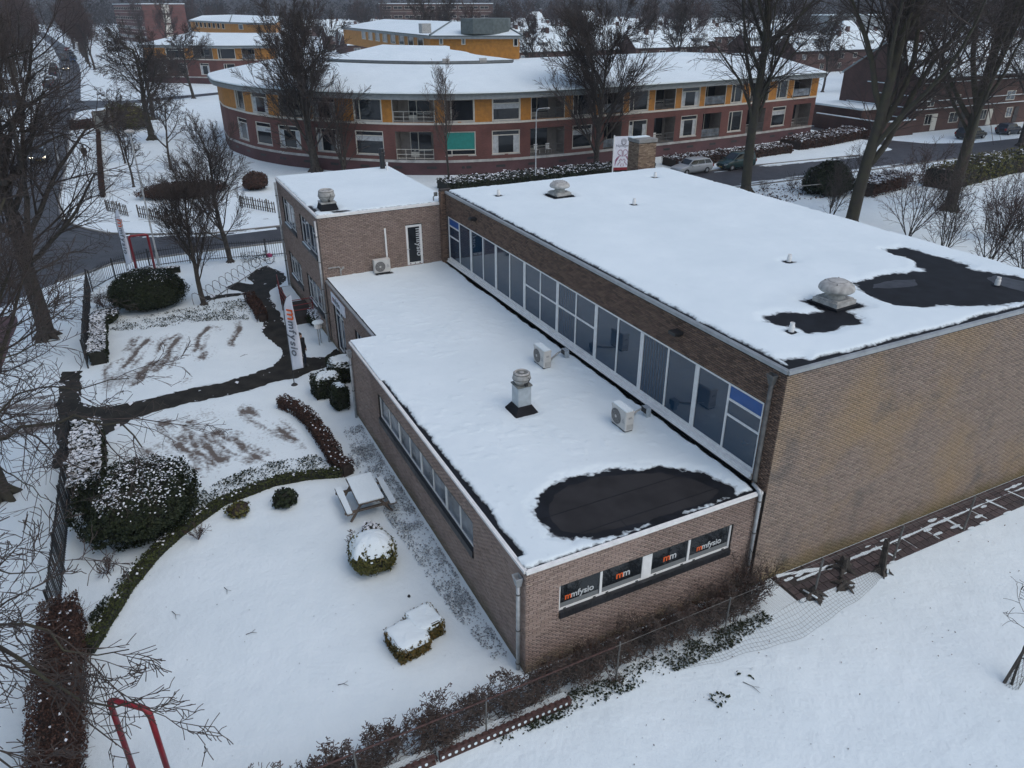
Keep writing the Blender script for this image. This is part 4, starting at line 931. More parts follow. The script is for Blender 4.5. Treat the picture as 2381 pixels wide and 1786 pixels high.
# ------------------------------------------------------------------ fences
def bar_fence(label, pts, h, step, post_every, rail_z, mname='dark', bw=.022, bird=.0, picket=False):
    P = resample(pts, step); t = thing('bar_fence', label, 'fence', (P[0][0], P[0][1], 0)); ox, oy = P[0]
    d0 = P[1] - P[0]; ang0 = math.atan2(d0[1], d0[0])
    b = MB().box(-bw / 2, bw / 2, -bw / 2, bw / 2, .08, h - .05).add([(-bw / 2, -bw / 2, h - .05), (bw / 2, -bw / 2, h - .05), (bw / 2, bw / 2, h - .05), (-bw / 2, bw / 2, h - .05), (0, 0, h + .03)], [(0, 1, 4), (1, 2, 4), (2, 3, 4), (3, 0, 4)]).obj('bar', M[mname], t)
    for i, p in enumerate(P):
        if i == 0: o = b
        else: o = b.copy(); COL.objects.link(o)
        o.location = (p[0] - ox, p[1] - oy, random.uniform(-.01, .01)); o.rotation_euler = (random.uniform(-.01, .01), random.uniform(-.01, .01), ang0)
    post = None
    Q = resample(pts, post_every)
    for p in Q:
        if post is None: post = MB().box(-.035, .035, -.035, .035, 0, h + .06).obj('post', M[mname], t); o = post
        else: o = post.copy(); COL.objects.link(o)
        o.location = (p[0] - ox, p[1] - oy, 0)
    for z in rail_z:
        for i in range(len(Q) - 1):
            a, c = Q[i] - P[0], Q[i + 1] - P[0]; e = (c - a) / np.linalg.norm(c - a); nn = np.array([-e[1], e[0]]) * .022
            MB().prism([tuple(a + nn), tuple(a - nn), tuple(c - nn), tuple(c + nn)], z - .02, z + .02).obj('rail', M[mname], t)
    return t
bar_fence('black bar fence along the garden below the driveway, up to the long brown hedge', [(-18.2, -10.75), (-7.2, -11.0)], 1.45, .125, 2.5, (.2, 1.3))
bar_fence('black bar fence beside the upper parking bays', [(-38.0, -10.25), (-26.0, -10.35)], 1.45, .125, 2.5, (.2, 1.3))
bar_fence('black bar fence curving along the cross street behind the bushes', [(-38.1, -10.15), (-39.6, -9.4), (-40.7, -8.4), (-41.4, -7), (-41.6, -5), (-41.2, -2.5), (-40.4, 0.5), (-40.0, 3.2)], 1.3, .15, 2.4, (.2, 1.15))
def stake_fence(label, p, q, h=1.0):
    P = resample([p, q], .28); t = thing('stake_fence', label, 'fence', (P[0][0], P[0][1], 0), 0, 'low stake fences across the street'); s0 = None
    for i, c in enumerate(P):
        big = i % 6 == 0
        if s0 is None: s0 = MB().lathe([(.05, 0), (.045, h * .96), (.02, h)], (0, 0, 0), 6).obj('stake', M['stake'], t); o = s0
        else: o = s0.copy(); COL.objects.link(o)
        o.location = (c[0] - P[0][0], c[1] - P[0][1], 0); o.scale = (1.5 if big else 1, 1.5 if big else 1, random.uniform(.9, 1.08)); o.rotation_euler = (random.uniform(-.05, .05), random.uniform(-.05, .05), 0)
    d = P[-1] - P[0]
    for z in (.3, .75): MB().tube([(0, 0, z), (d[0], d[1], z)], .03, 5).obj('rail', M['stake'], t)
stake_fence('short stake fence across the street, left of the gap, by the hedge end', g2(250, 490), g2(298, 503))
stake_fence('stake fence across the street, right of the gap, behind the bare hornbeam', g2(324, 505), g2(425, 525))
stake_fence('stake fence across the street close to the tower corner', g2(560, 480), g2(640, 495))
# chain link fence
cl = thing('chain_link_fence', 'wire mesh fence with thin posts along the snow field below the clinic end wall', 'fence', (1.25, -12, 0))
yy = [-11.2, -8.0, -4.8, -1.7, 2.0, 5.6, 9.0, 12.4, 15.8, 19.0, 22.4, 26, 30]
for i, y in enumerate(yy):
    ln = [.0, .05, -.03, .02, .06, .03, .12, .14, .16, .12, .05, 0, 0][i]
    MB().tube([(0, y + 12, 0), (-ln * .4, y + 12 + ln, 1.32)], .032 if y > 8 else .024, 6).obj('post', M['zincdark'], cl)
hz = 1.22
S = []
for y0, y1, h0 in ((-11.2, 30, hz),):
    n = int((y1 - y0 + h0) / .11)
    for k in range(n):
        for sgn in (1, -1):
            a = y0 - h0 + k * .11 if sgn > 0 else y0 + k * .11; b = a + h0 * sgn
            pa, pb = np.array([0, a, .03]), np.array([0, b, .03 + h0])
            t0, t1 = 0.0, 1.0
            if b == a: continue
            ts = sorted(((y0 - a) / (b - a), (y1 - a) / (b - a))); t0, t1 = max(0, ts[0]), min(1, ts[1])
            if t1 - t0 < .02: continue
            q0, q1 = pa + (pb - pa) * t0, pa + (pb - pa) * t1
            S.append([.012 * sgn, q0[1] + 12, q0[2], .012 * sgn, q1[1] + 12, q1[2], .0013, .0013])
tag(tubes('wire_mesh', S, M['zincdark'], cl), kind='stuff')
MB().tube([(0, .8, 1.25), (0, 3.9, 1.27), (0, 10.3, 1.24), (0, 13.9, 1.25)], .022, 6).obj('rail', M['rust'], cl)
MB().tube([(0, 13.9, 1.25), (-.03, 21, 1.26), (-.05, 31, 1.25), (0, 42, 1.25)], .008, 4).obj('wire', M['zincdark'], cl)
# loose netting lying over the snow outside the fence
nt_ = thing('garden_net', 'loose wire netting lying on the snow outside the mesh fence', 'netting', (1.5, 3.5, 0)); S = []
def netp(u, v):
    y = u * 8.2; w = (.25 + .65 * math.sin(min(1, u * 1.05) * math.pi)) * v
    return np.array([w - .1 + .05 * math.sin(y * 2), y, .06 + .22 * (1 - v) ** 2 * (1 + .3 * math.sin(y * 3)) + .03 * math.sin(y * 5 + v * 4)])
for i in range(70):
    for j in range(7):
        a = netp(i / 69, j / 7); b = netp(i / 69, (j + 1) / 7); S.append([*a, *b, .0032, .0032])
for j in range(8):
    for i in range(69): S.append([*netp(i / 69, j / 7), *netp((i + 1) / 69, j / 7), .0032, .0032])
tag(tubes('net_wire', S, M['zincdark'], nt_), kind='stuff')
# perforated edging plates below the chain link fence
for (p, q, lb) in ((-4.35, -3.05, 'short rust red perforated edging plate, lowest by the mesh fence'), (-2.95, .55, 'long rust red perforated edging plate below the mesh fence')):
    t = thing('edging_plate', lb, 'edging', (1.36, p, 0), 0, 'perforated edging plates'); L = q - p; pitch_ = .165; n = int(L / pitch_); m = MB()
    m.box(-.05, .05, 0, L, .0, .075); m.box(-.05, .05, 0, L, .185, .26)
    for i in range(n + 1):
        y = i * pitch_; w = .035 if 0 < i < n else .05
        m.box(-.0495, .0495, max(0, y - w), min(L, y + w), .0751, .1849)
        for (dy, zz0, zz1) in ((1, .0752, .1), (-1, .0752, .1), (1, .160, .1848), (-1, .160, .1848)):
            yc = y + dy * w; m.add([(-.049, yc, zz0), (.049, yc, zz0), (.049, yc, zz1), (-.049, yc, zz1), (-.049, yc + dy * .03, zz0 if zz0 < .12 else zz1), (.049, yc + dy * .03, zz0 if zz0 < .12 else zz1)], [(0, 1, 2, 3), (0, 3, 4), (1, 5, 2), (2, 5, 4, 3)])
        m.box(-.055, .055, max(0, y - .05), min(L, y + .05), .26, .285)
        if i < n: MB().add([(.046, y + pitch_ / 2 + .042 * math.cos(a), .13 + .05 * math.sin(a)) for a in np.linspace(0, 2 * math.pi, 11)[:-1]] + [(-.05, y + pitch_ / 2 + .042 * math.cos(a), .13 + .05 * math.sin(a)) for a in np.linspace(0, 2 * math.pi, 11)[:-1]], [tuple(range(10))] + [(q, (q + 1) % 10, 10 + (q + 1) % 10, 10 + q) for q in range(10)]).obj('snow_plug', M['snow'], t)
    m.obj('plate', M['rust'], t)
    q_ = MB(); q_.box(-.3, -.052, 0, L, .0, .16); q_.obj('snow_bank', M['snow'], t)

# ------------------------------------------------------------------ shrubs, hedges, ground cover
def se(v, e): return np.sign(v) * np.abs(v) ** e
def bush(label, c, rad, n, leaf, lm, e=1.0, snow=0, cap=False, core='core', rz=0.0, lump=.14, name='bush', cat='bush', group=None, zc=.45, seed=0):
    """leaf mass on a lumpy body centred zc up; snow = share of white clumps; cap = smooth snow hood"""
    r = np.random.default_rng(100 + seed); t = thing(name, label, cat, (c[0], c[1], 0), rz, group)
    rx, ry, h = rad; cz = h * zc; rzz = h * (1 - zc)
    th = r.uniform(0, 2 * math.pi, n); sz = r.uniform(-1, 1, n); ph = np.arcsin(sz)
    D = np.stack([se(np.cos(ph), e) * se(np.cos(th), e), se(np.cos(ph), e) * se(np.sin(th), e), se(np.sin(ph), e)], 1)
    if e < .6:
        D = r.uniform(-1, 1, (n, 3)); ax = r.choice(3, n, p=[.3, .3, .4]); D[np.arange(n), ax] = np.sign(r.uniform(-1, 1, n)); D /= (np.abs(D) ** 9).sum(1, keepdims=True) ** (1 / 9)
    lum = 1 + lump * 1.6 * fbm(D[:, 0] * 2 + D[:, 2] * 1.7 + seed, D[:, 1] * 2 - D[:, 2], 1.0, 200 + seed) + .10 * fbm(D[:, 0] * 7 + D[:, 2] * 5, D[:, 1] * 7 - D[:, 2] * 4, 1.0, 250 + seed, 2) - np.abs(r.normal(0, .05, n)) + (r.random(n) < .12) * r.uniform(0, .09, n)
    P = D * lum[:, None] * np.array([rx, ry, rzz]); low = P[:, 2] < 0; P[low, 2] *= cz / rzz; P[:, 2] += cz; P[:, 2] = np.maximum(P[:, 2], .03)
    Nn = (D if e >= .6 else np.sign(D) * np.abs(D) ** 8) / np.array([rx, ry, rzz]); Nn /= np.linalg.norm(Nn, axis=1, keepdims=True)
    V, F = leaf_quads(P, Nn + np.array([0, 0, .25]), leaf, r)
    np_obj('foliage', V, F, M[lm], t)
    nu, nv = 20, 10; V, F = [], []
    for j in range(nv + 1):
        f = -math.pi / 2 + math.pi * j / nv
        for i in range(nu):
            a = 2 * math.pi * i / nu; d = np.array([se(math.cos(f), e) * se(math.cos(a), e), se(math.cos(f), e) * se(math.sin(a), e), se(math.sin(f), e)])
            q = d * np.array([rx, ry, rzz]) * .86 * (1 + lump * 1.6 * float(fbm(np.array([d[0] * 2 + d[2] * 1.7 + seed]), np.array([d[1] * 2 - d[2]]), 1.0, 200 + seed)[0]))
            if q[2] < 0: q[2] *= cz / rzz
            V.append((q[0], q[1], max(0.0, q[2] + cz)))
    for j in range(nv):
        for i in range(nu): F.append((j * nu + i, j * nu + (i + 1) % nu, (j + 1) * nu + (i + 1) % nu, (j + 1) * nu + i))
    np_obj('inner_branches', V, F, M[core], t, True)
    if cap:
        nu, nv = 72, 26; V, F, ok = [], [], []
        for j in range(nv + 1):
            f = math.pi / 2 * (j / nv)
            for i in range(nu):
                a = 2 * math.pi * i / nu; d = np.array([se(math.cos(f), e) * se(math.cos(a), e), se(math.cos(f), e) * se(math.sin(a), e), se(math.sin(f), e)])
                lm_ = 1 + lump * 1.6 * float(fbm(np.array([d[0] * 2 + d[2] * 1.7 + seed]), np.array([d[1] * 2 - d[2]]), 1.0, 200 + seed)[0])
                q = d * np.array([rx, ry, rzz]) * lm_ * 1.0; q[2] += cz + .05 * math.sin(f)
                V.append(tuple(q)); nzv = d[2] / rzz; nzv /= np.linalg.norm(d / np.array([rx, ry, rzz]))
                ok.append(int(nzv > cap + .38 * float(fbm(np.array([q[0] * 5]), np.array([q[1] * 5 + q[2]]), 1.0, 300 + seed)[0]) + .15 * r.normal()))
        for j in range(nv):
            for i in range(nu):
                a_, b_, c_, d_ = j * nu + i, j * nu + (i + 1) % nu, (j + 1) * nu + (i + 1) % nu, (j + 1) * nu + i
                if ok[a_] + ok[b_] + ok[c_] + ok[d_] >= 3: F.append((a_, b_, c_, d_))
        np_obj('snow_cover', V, F, M['snow'], t, True)
    if snow:
        w = Nn[:, 2] + .5 * fbm(P[:, 0], P[:, 1], 1.3, 400 + seed) + r.normal(0, .28 if snow < .05 else .16, n); s = (w > np.quantile(w, 1 - snow))
        Q = P[s] + Nn[s] * .02 + np.array([0, 0, .03]); up = np.tile(np.array([[0, 0, 1.0]]), (len(Q), 1))
        V, F = leaf_quads(Q, up + Nn[s] * .5, leaf * .85, r, .8, .4)
        tag(np_obj('snow_clumps', V, F, M['snowclump'], t), kind='stuff')
    return t
c_ = g2(322, 1230)
bush('huge dark green bush half covered with snow beside the black garden fence', (c_[0] - .15, c_[1] + .25), (1.75, 1.75, 2.0), 30000, .048, 'leafgreen', snow=.04, seed=1, lump=.34)
bush('huge dark green dome shaped bush by the upper fence corner', (g2(350, 712)[0], g2(350, 712)[1]), (1.75, 2.0, 2.15), 28000, .05, 'leafgreen', snow=.008, seed=2, lump=.1, zc=.4)
bush('round clipped bush on the lawn with a domed cap of snow', (-5.95, -2.27), (.72, .72, 1.08), 5200, .04, 'leafolive', e=.8, cap=.42, seed=3, lump=.07, zc=.42)
sqb = bush('square clipped double bush on the lawn with a flat snow top', (-2.28, -2.42), (.50, .48, .50), 4200, .04, 'leafyellow', e=.25, cap=.6, seed=4, lump=.05, rz=.15)
s2 = bush('x', (-2.62, -1.80), (.46, .42, .53), 2600, .04, 'leafyellow', e=.25, cap=.6, seed=5, lump=.05, rz=.12)
for ch in list(s2.children):
    ch.parent = sqb; ch.matrix_parent_inverse = (Matrix.Translation(sqb.location) @ Matrix.Rotation(.15, 4, 'Z')).inverted() @ (Matrix.Translation(s2.location) @ Matrix.Rotation(.12, 4, 'Z'))
bpy.data.objects.remove(s2)
bush('low clipped box bush with flat snow nearest the banner flag by the entrance', g2(762, 915), (.55, .6, .95), 3400, .05, 'leafgreen', e=.5, cap=.6, seed=6, lump=.1)
bush('clipped box bush with snow standing behind another one by the entrance doors', g2(800, 880), (.6, .65, 1.0), 3400, .05, 'leafgreen', e=.5, cap=.6, seed=7, lump=.1)
bush('slim dark clipped bush squeezed between the downpipe and the box bushes', (-16.6, -.45), (.5, .38, 1.1), 2200, .05, 'leafgreen', e=.6, cap=.75, seed=8, lump=.1)
bush('dark green shrub under the red railing by the entrance', g2(745, 752), (.9, .6, .8), 2600, .06, 'leafgreen', snow=.3, seed=9, lump=.25)
bush('small dark green rhododendron shrub at the edge of the lawn', g2(663, 1172), (.42, .42, .55), 420, .085, 'leafgreen', seed=10, lump=.25, core='core')
bush('little leafy shrub with snow behind the round clipped bush', g2(865, 1245), (.34, .3, .4), 320, .06, 'leafgreen', snow=.3, seed=11, lump=.3)
bush('yellowing low shrub beside the curved green edging hedge', g2(556, 1195), (.4, .42, .42), 420, .05, 'leafolive', seed=12, lump=.3, core='core_brown')
bush('dark spreading shrub in the snow near the upper fence', g2(248, 745), (.9, .75, .5), 1500, .07, 'leafgreen', snow=.12, seed=13, lump=.3)
bush('dark conifer bush behind the pale rail fence, right of the hall', g2(1925, 450), (2.0, 2.2, 2.9), 9000, .10, 'leafgreen', seed=14, lump=.25, zc=.3)
bush('olive brown leafy bush beside the grey panel across the street', g2(300, 300), (2.6, 2.6, 3.4), 6000, .13, 'leafolive', seed=15, lump=.3, core='core_brown')
bush('low dark clipped bush ring behind the bare hornbeam across the street', g2(430, 455), (2.0, 3.6, 1.2), 5000, .09, 'leafbrown', seed=16, lump=.2, core='core_brown')
bush('reddish brown round shrub behind the bare hornbeam near the tower', g2(595, 440), (1.2, 1.2, 1.6), 2600, .09, 'leafbrown', seed=17, lump=.2, core='core_brown')

def hedge(label, pts, w, h, n, leaf, lm, twig='twig', snow=0, core='core_brown', seed=0, twigs=0, fill=1.0, name='hedge', stuff_snow=True, zl=0.0):
    r = np.random.default_rng(500 + seed); P = resample(pts, .25); t = thing(name, label, 'hedge', (P[0][0], P[0][1], 0)); O = np.array([P[0][0], P[0][1], 0])
    tt = np.gradient(P, axis=0); tt /= np.linalg.norm(tt, axis=1, keepdims=True); nn = np.stack([-tt[:, 1], tt[:, 0]], 1)
    s = r.uniform(0, len(P) - 1.001, n); i = s.astype(int); f = (s - i)[:, None]; C = P[i] * (1 - f) + P[i + 1] * f; Nn = nn[i]
    bump_ = 1 + .22 * fbm(C[:, 0], C[:, 1], 1.6, 510 + seed)
    side = r.random(n); a = r.uniform(-1, 1, n); z = r.uniform(zl, 1, n)
    top = side < .42; a = np.where(top, a, np.sign(a) * r.uniform(.8, 1.02, n)); z = np.where(top, r.uniform(.85, 1.06, n), z)
    Q = np.concatenate([C + Nn * (a * w / 2 * bump_)[:, None], (z * h * bump_)[:, None]], 1)
    Nv = np.where(top[:, None], np.array([[0, 0, 1.0]]), np.concatenate([Nn * np.sign(a)[:, None], np.full((n, 1), .3)], 1))
    V, F = leaf_quads(Q - O, Nv, leaf, r, jit=.9); np_obj('foliage', V, F, M[lm], t)
    if fill:
        b = MB(); q = []
        for k in range(len(P)):
            g = fill * (1 + .22 * float(fbm(P[k:k + 1, 0], P[k:k + 1, 1], 1.6, 510 + seed)[0])); q.append([(P[k][0] - O[0] + nn[k][0] * w / 2 * u * g, P[k][1] - O[1] + nn[k][1] * w / 2 * u * g, v * h * g) for (u, v) in ((-.85, 0), (-.88, .8), (-.6, .93), (.6, .93), (.88, .8), (.85, 0))])
        V = [p for row in q for p in row]; F = []
        for k in range(len(P) - 1):
            for j in range(5): F.append((k * 6 + j, k * 6 + j + 1, (k + 1) * 6 + j + 1, (k + 1) * 6 + j))
        for k in (0, len(P) - 1): F2 = [k * 6 + j for j in range(6)]; b.v = V; b.f.append(F2); b.m.append(0)
        b.v = V; b.f += F; b.m += [0] * len(F); b.obj('inner_branches', M[core], t)
    if twigs:
        s = r.uniform(0, len(P) - 1.001, twigs); i = s.astype(int); f = (s - i)[:, None]; C = P[i] * (1 - f) + P[i + 1] * f
        p0 = np.concatenate([C + nn[i] * r.uniform(-.4, .4, twigs)[:, None] * w, r.uniform(0, .7, twigs)[:, None] * h], 1)
        d = r.normal(0, .4, (twigs, 3)) + np.array([0, 0, .8]); d /= np.linalg.norm(d, axis=1, keepdims=True); L = r.uniform(.15, .5, twigs)[:, None] * h
        tag(tubes('twigs', np.concatenate([p0 - O, p0 + d * L - O, np.full((twigs, 1), .007), np.full((twigs, 1), .003)], 1), M[twig], t), kind='stuff')
    if snow:
        m_ = int(n * snow); k = np.where(top)[0][:m_]; Q2 = Q[k] + np.array([0, 0, .04]); V, F = leaf_quads(Q2 - O, np.tile([[0, 0, 1.0]], (len(k), 1)), leaf * 1.15, r, .85, .25)
        tag(np_obj('snow_clumps', V, F, M['snowclump'], t), kind='stuff')
    return t
hedge('long brown leaved beech hedge continuing the black bar fence at the bottom left', [(-7.3, -10.75), (-3, -10.75), (2.5, -10.85)], 1.0, 1.25, 20000, .034, 'leafbrown', twigs=5000, seed=1, fill=.8, twig='twigred', snow=.004)
hedge('curved low brown hedge between the parking bays and the clinic wall', [g2(655, 945), g2(690, 960), g2(725, 990), g2(760, 1040), g2(790, 1090), g2(812, 1106)], .55, .55, 5200, .04, 'leafbrown', twigs=1400, seed=2, fill=.8, snow=.012, twig='twigred')
hedge('very low curved green edging hedge round the lawn', [g2(209, 1520), g2(300, 1372), g2(360, 1298), g2(420, 1243), g2(520, 1172), g2(640, 1126), g2(720, 1112), g2(798, 1106)], .30, .32, 6500, .04, 'leafmoss', seed=3, core='core', snow=.012)
hedge('snow topped green hedge between the black fence and the lower parking bay', [(-18.0, -10.15), (-13.2, -10.2)], 1.0, 1.1, 6000, .07, 'leafgreen', seed=4, core='core', snow=.26)
hedge('short snow topped dark hedge beside the upper black fence', [(-31.6, -9.75), (-26.2, -9.85)], .75, .7, 3600, .06, 'leafgreen', seed=5, core='core', snow=.3)
hedge('short brown hedge tuft beside the dark path', [g2(580, 697), g2(598, 720), g2(612, 748)], .6, .5, 2000, .05, 'leafbrown', seed=6, twigs=400, fill=.7)
hedge('low clipped hedge arc in the snow behind the dome shaped bush', [g2(268, 680), g2(300, 655), g2(345, 640), g2(420, 632)], .4, .4, 2200, .06, 'leafgreen', seed=7, core='core', snow=.15)
hedge('long low brown hedge running away along the snowy verge of the street', [(-66, -9.3), (-90, -9.4), (-116, -9.4)], .4, .8, 8000, .07, 'leafbrown', seed=8, twigs=1200, fill=.85)
hedge('brown hedge crossing the verge near the parked red van', [(-115, -13.0), (-116, -9.3)], 1.0, 1.2, 1500, .1, 'leafbrown', seed=9, fill=.85)
hedge('dark leafy hedge with snow along the foot of the curved brick building, left part', [(-54.5, 19.5), (-54.3, 27), (-54.2, 36), (-54.4, 43)], 3.2, .9, 9000, .10, 'leafgreen', seed=10, core='core', snow=.13)
hedge('dark leafy hedge with snow behind the parked cars along the curved building', [(-54.6, 46), (-55.0, 56), (-55.8, 64)], 2.6, .9, 6000, .10, 'leafbrown', seed=11, snow=.12)
hedge('brown hedge with snow at the far right end of the curved brick building', [(-57, 66), (-58.2, 73), (-60, 81)], 3.5, 1.1, 6000, .11, 'leafbrown', seed=12, snow=.12, twigs=800)
hedge('dark hedge along the road at the right edge behind the big trees', [(-34, 62), (-36, 72), (-37.5, 90)], 3.0, 1.8, 7000, .12, 'leafolive', seed=13, core='core', snow=.05)
hedge('scrubby snowy hedge between the two big right hand trees', [(-35, 53), (-36.5, 60)], 2.2, 1.3, 3000, .1, 'leafbrown', seed=14, snow=.22, twigs=1500, fill=.6)
def ground_cover(name, polys, n, leaf, lm, seed, snowy=True):
    r = np.random.default_rng(700 + seed); Q = []
    for poly, k in zip(polys, n):
        q = in_poly(r, poly, k * 3); w = fbm(q[:, 0], q[:, 1], 1.8, 710 + seed) + r.normal(0, .42, len(q)); q = q[np.argsort(-w)[:k]]; Q.append(q)
    Q = np.concatenate(Q); P = np.concatenate([Q, np.abs(r.normal(0, .05, (len(Q), 1))) + .012], 1)
    V, F = leaf_quads(P, np.tile([[0, 0, 1.0]], (len(P), 1)), leaf, r, jit=.5)
    return tag(np_obj(name, V, F, M[lm]), kind='stuff')
bx = lambda *p: [g2(*q) for q in p]
ground_cover('ground_cover', [bx((272, 748), (424, 720), (570, 694), (586, 713), (579, 745), (475, 748), (316, 770), (253, 770)), bx((222, 690), (262, 665), (300, 640), (330, 640), (280, 700), (262, 740), (225, 740)), [g2(560, 585), g2(640, 590), g2(640, 610), g2(560, 612)]], (2600, 1100, 400), .045, 'leafgreen', 1)
ground_cover('ground_cover', [bx((470, 1140), (560, 1097), (640, 1075), (735, 1060), (790, 1088), (730, 1103), (640, 1116), (560, 1145), (490, 1185), (440, 1215)), bx((215, 1465), (300, 1335), (415, 1240), (395, 1235), (300, 1320), (205, 1440))], (2000, 700), .04, 'leafgreen', 2)
ground_cover('footprint_shade_and_leaves', [[(-12.6, -1.25), (-8, -1.15), (-3, -.9), (-.7, -.55), (-.7, -.12), (-12.6, -.12)], [(-14.6, -.9), (-12.6, -1.1), (-12.6, -.1), (-14.6, -.1)]], (3600, 600), .036, 'trample', 3)  # flat grey flecks painted as shaded footprints in snow, some leaves among them
ground_cover('ivy_strip', [[(1.15, -2), (1.6, -1.6), (1.7, 2), (1.75, 5.4), (1.5, 7.2), (1.1, 7.2), (1.05, 0)]], (2600,), .04, 'leafgreen', 4)
ground_cover('dry_leaves', [[(.1, .3), (.5, .2), (.6, 6.8), (.15, 7.2)]], (2200,), .05, 'leafbrown', 5)
hedge('rough dry brown growth along the foot of the low end wall', [(.33, .3), (.36, 3.5), (.34, 7.3)], .42, .38, 1700, .035, 'leafbrown', seed=21, twigs=2200, fill=0, twig='twigred')
ground_cover('snow_litter', [[(1.6, -4), (8, -2), (9, 20), (1.5, 20)]], (170,), .026, 'leafbrown', 6)
ground_cover('grass_tips', [[(-13, -9), (-9, -5), (-7, -1.5), (-.8, -1.2), (-.5, -8), (-6, -9)], [(1.7, -3), (9, 0), (9, 20), (1.6, 24)], [(-30, -20), (-2, -20), (-3, -12), (-30, -11.5)]], (90, 120, 500), .02, 'trample', 8)
r = np.random.default_rng(12); q = in_poly(r, PATH, 900); w_ = sdist(q[:, 0], q[:, 1], PATH); q = q[((w_ > -.22) & (fbm(q[:, 0], q[:, 1], 1.2, 44) > .05)) | (r.random(len(q)) < .05)][:170]; V, F = leaf_quads(np.concatenate([q, np.full((len(q), 1), .022)], 1), np.tile([[0, 0, 1.0]], (len(q), 1)), .055 * r.lognormal(0, .5, len(q)), r, .6, .05); tag(np_obj('snow_scraps', V, F, M['snowclump']), kind='stuff')
ground_cover('ground_cover', [[(-45, 22), (-52, 22), (-53, 45), (-45, 45)], [(-36, 44), (-42, 44), (-42, 66), (-36, 66)]], (2500, 2200), .1, 'leafbrown', 7)
# ------------------------------------------------------------------ bare trees
def grow(r, h, r0, clear, lv, lean=(0, 0), wob0=.05, tipr=.25, nseg0=9, path=None):
    """branch segments level by level; lv = list of (children, t0, angle lo, angle hi, length ratio, tropism, wobble, segments, radius ratio)"""
    P = np.zeros((1, 3)); D = np.array([[lean[0], lean[1], 1.0]]); D /= np.linalg.norm(D); L = np.array([h]); R = np.array([r0])
    levels = []; ns, trop, wob, tip = nseg0, .03, wob0, tipr
    spec = [(None,)] + list(lv)
    for li in range(len(spec)):
        if li == 0 and path is not None:
            Q = resample(path, .45); Q[1:-1] += r.normal(0, .05, Q[1:-1].shape); ln_ = np.array([np.linalg.norm(np.diff(Q, axis=0), axis=1).sum()])
            levels.append((Q[None], np.linspace(r0, r0 * tipr, len(Q))[None], ln_)); continue
        if li > 0:
            k, t0, a0, a1, lr, trop, wob, ns, rr = spec[li]; tip = .3
            nodes, rad, Lp = levels[-1]; n = len(nodes); m = nodes.shape[1] - 1
            t = (np.tile(np.linspace(t0, .98, k), (n, 1)) + r.uniform(-.5, .5, (n, k)) * (1 - t0) / k).clip(t0, .99)
            f = t * m; i = np.minimum(f.astype(int), m - 1); fr = (f - i)[..., None]; rows = np.arange(n)[:, None]
            A, B = nodes[rows, i], nodes[rows, i + 1]; P = (A * (1 - fr) + B * fr).reshape(-1, 3)
            d = (B - A); d /= np.linalg.norm(d, axis=2, keepdims=True) + 1e-9; d = d.reshape(-1, 3)
            ra = (rad[rows, i] * (1 - fr[..., 0]) + rad[rows, i + 1] * fr[..., 0]).ravel()
            q = r.normal(0, 1, d.shape); q -= d * (q * d).sum(1, keepdims=True); q /= np.linalg.norm(q, axis=1, keepdims=True) + 1e-9
            an = r.uniform(a0, a1, len(d))[:, None]; D = d * np.cos(an) + q * np.sin(an)
            L = (Lp[:, None] * lr * (1.08 - .55 * (t - t0) / (1 - t0 + 1e-6)) * r.uniform(.7, 1.25, (n, k))).ravel(); R = np.minimum(ra * .85, np.maximum(rr * L / 1.0, .004))
        nn = [P]; rd = [R]
        for s in range(ns):
            D = D + r.normal(0, wob, D.shape) + np.array([0, 0, trop]); D /= np.linalg.norm(D, axis=1, keepdims=True)
            P = P + D * (L / ns)[:, None]; nn.append(P); rd.append(R * (1 - (1 - tip) * (s + 1) / ns))
        levels.append((np.stack(nn, 1), np.stack(rd, 1), L))
    out = []
    for nodes, rad, _ in levels:
        a = nodes[:, :-1].reshape(-1, 3); b = nodes[:, 1:].reshape(-1, 3); out.append(np.concatenate([a, b, rad[:, :-1].reshape(-1, 1), rad[:, 1:].reshape(-1, 1)], 1))
    return out
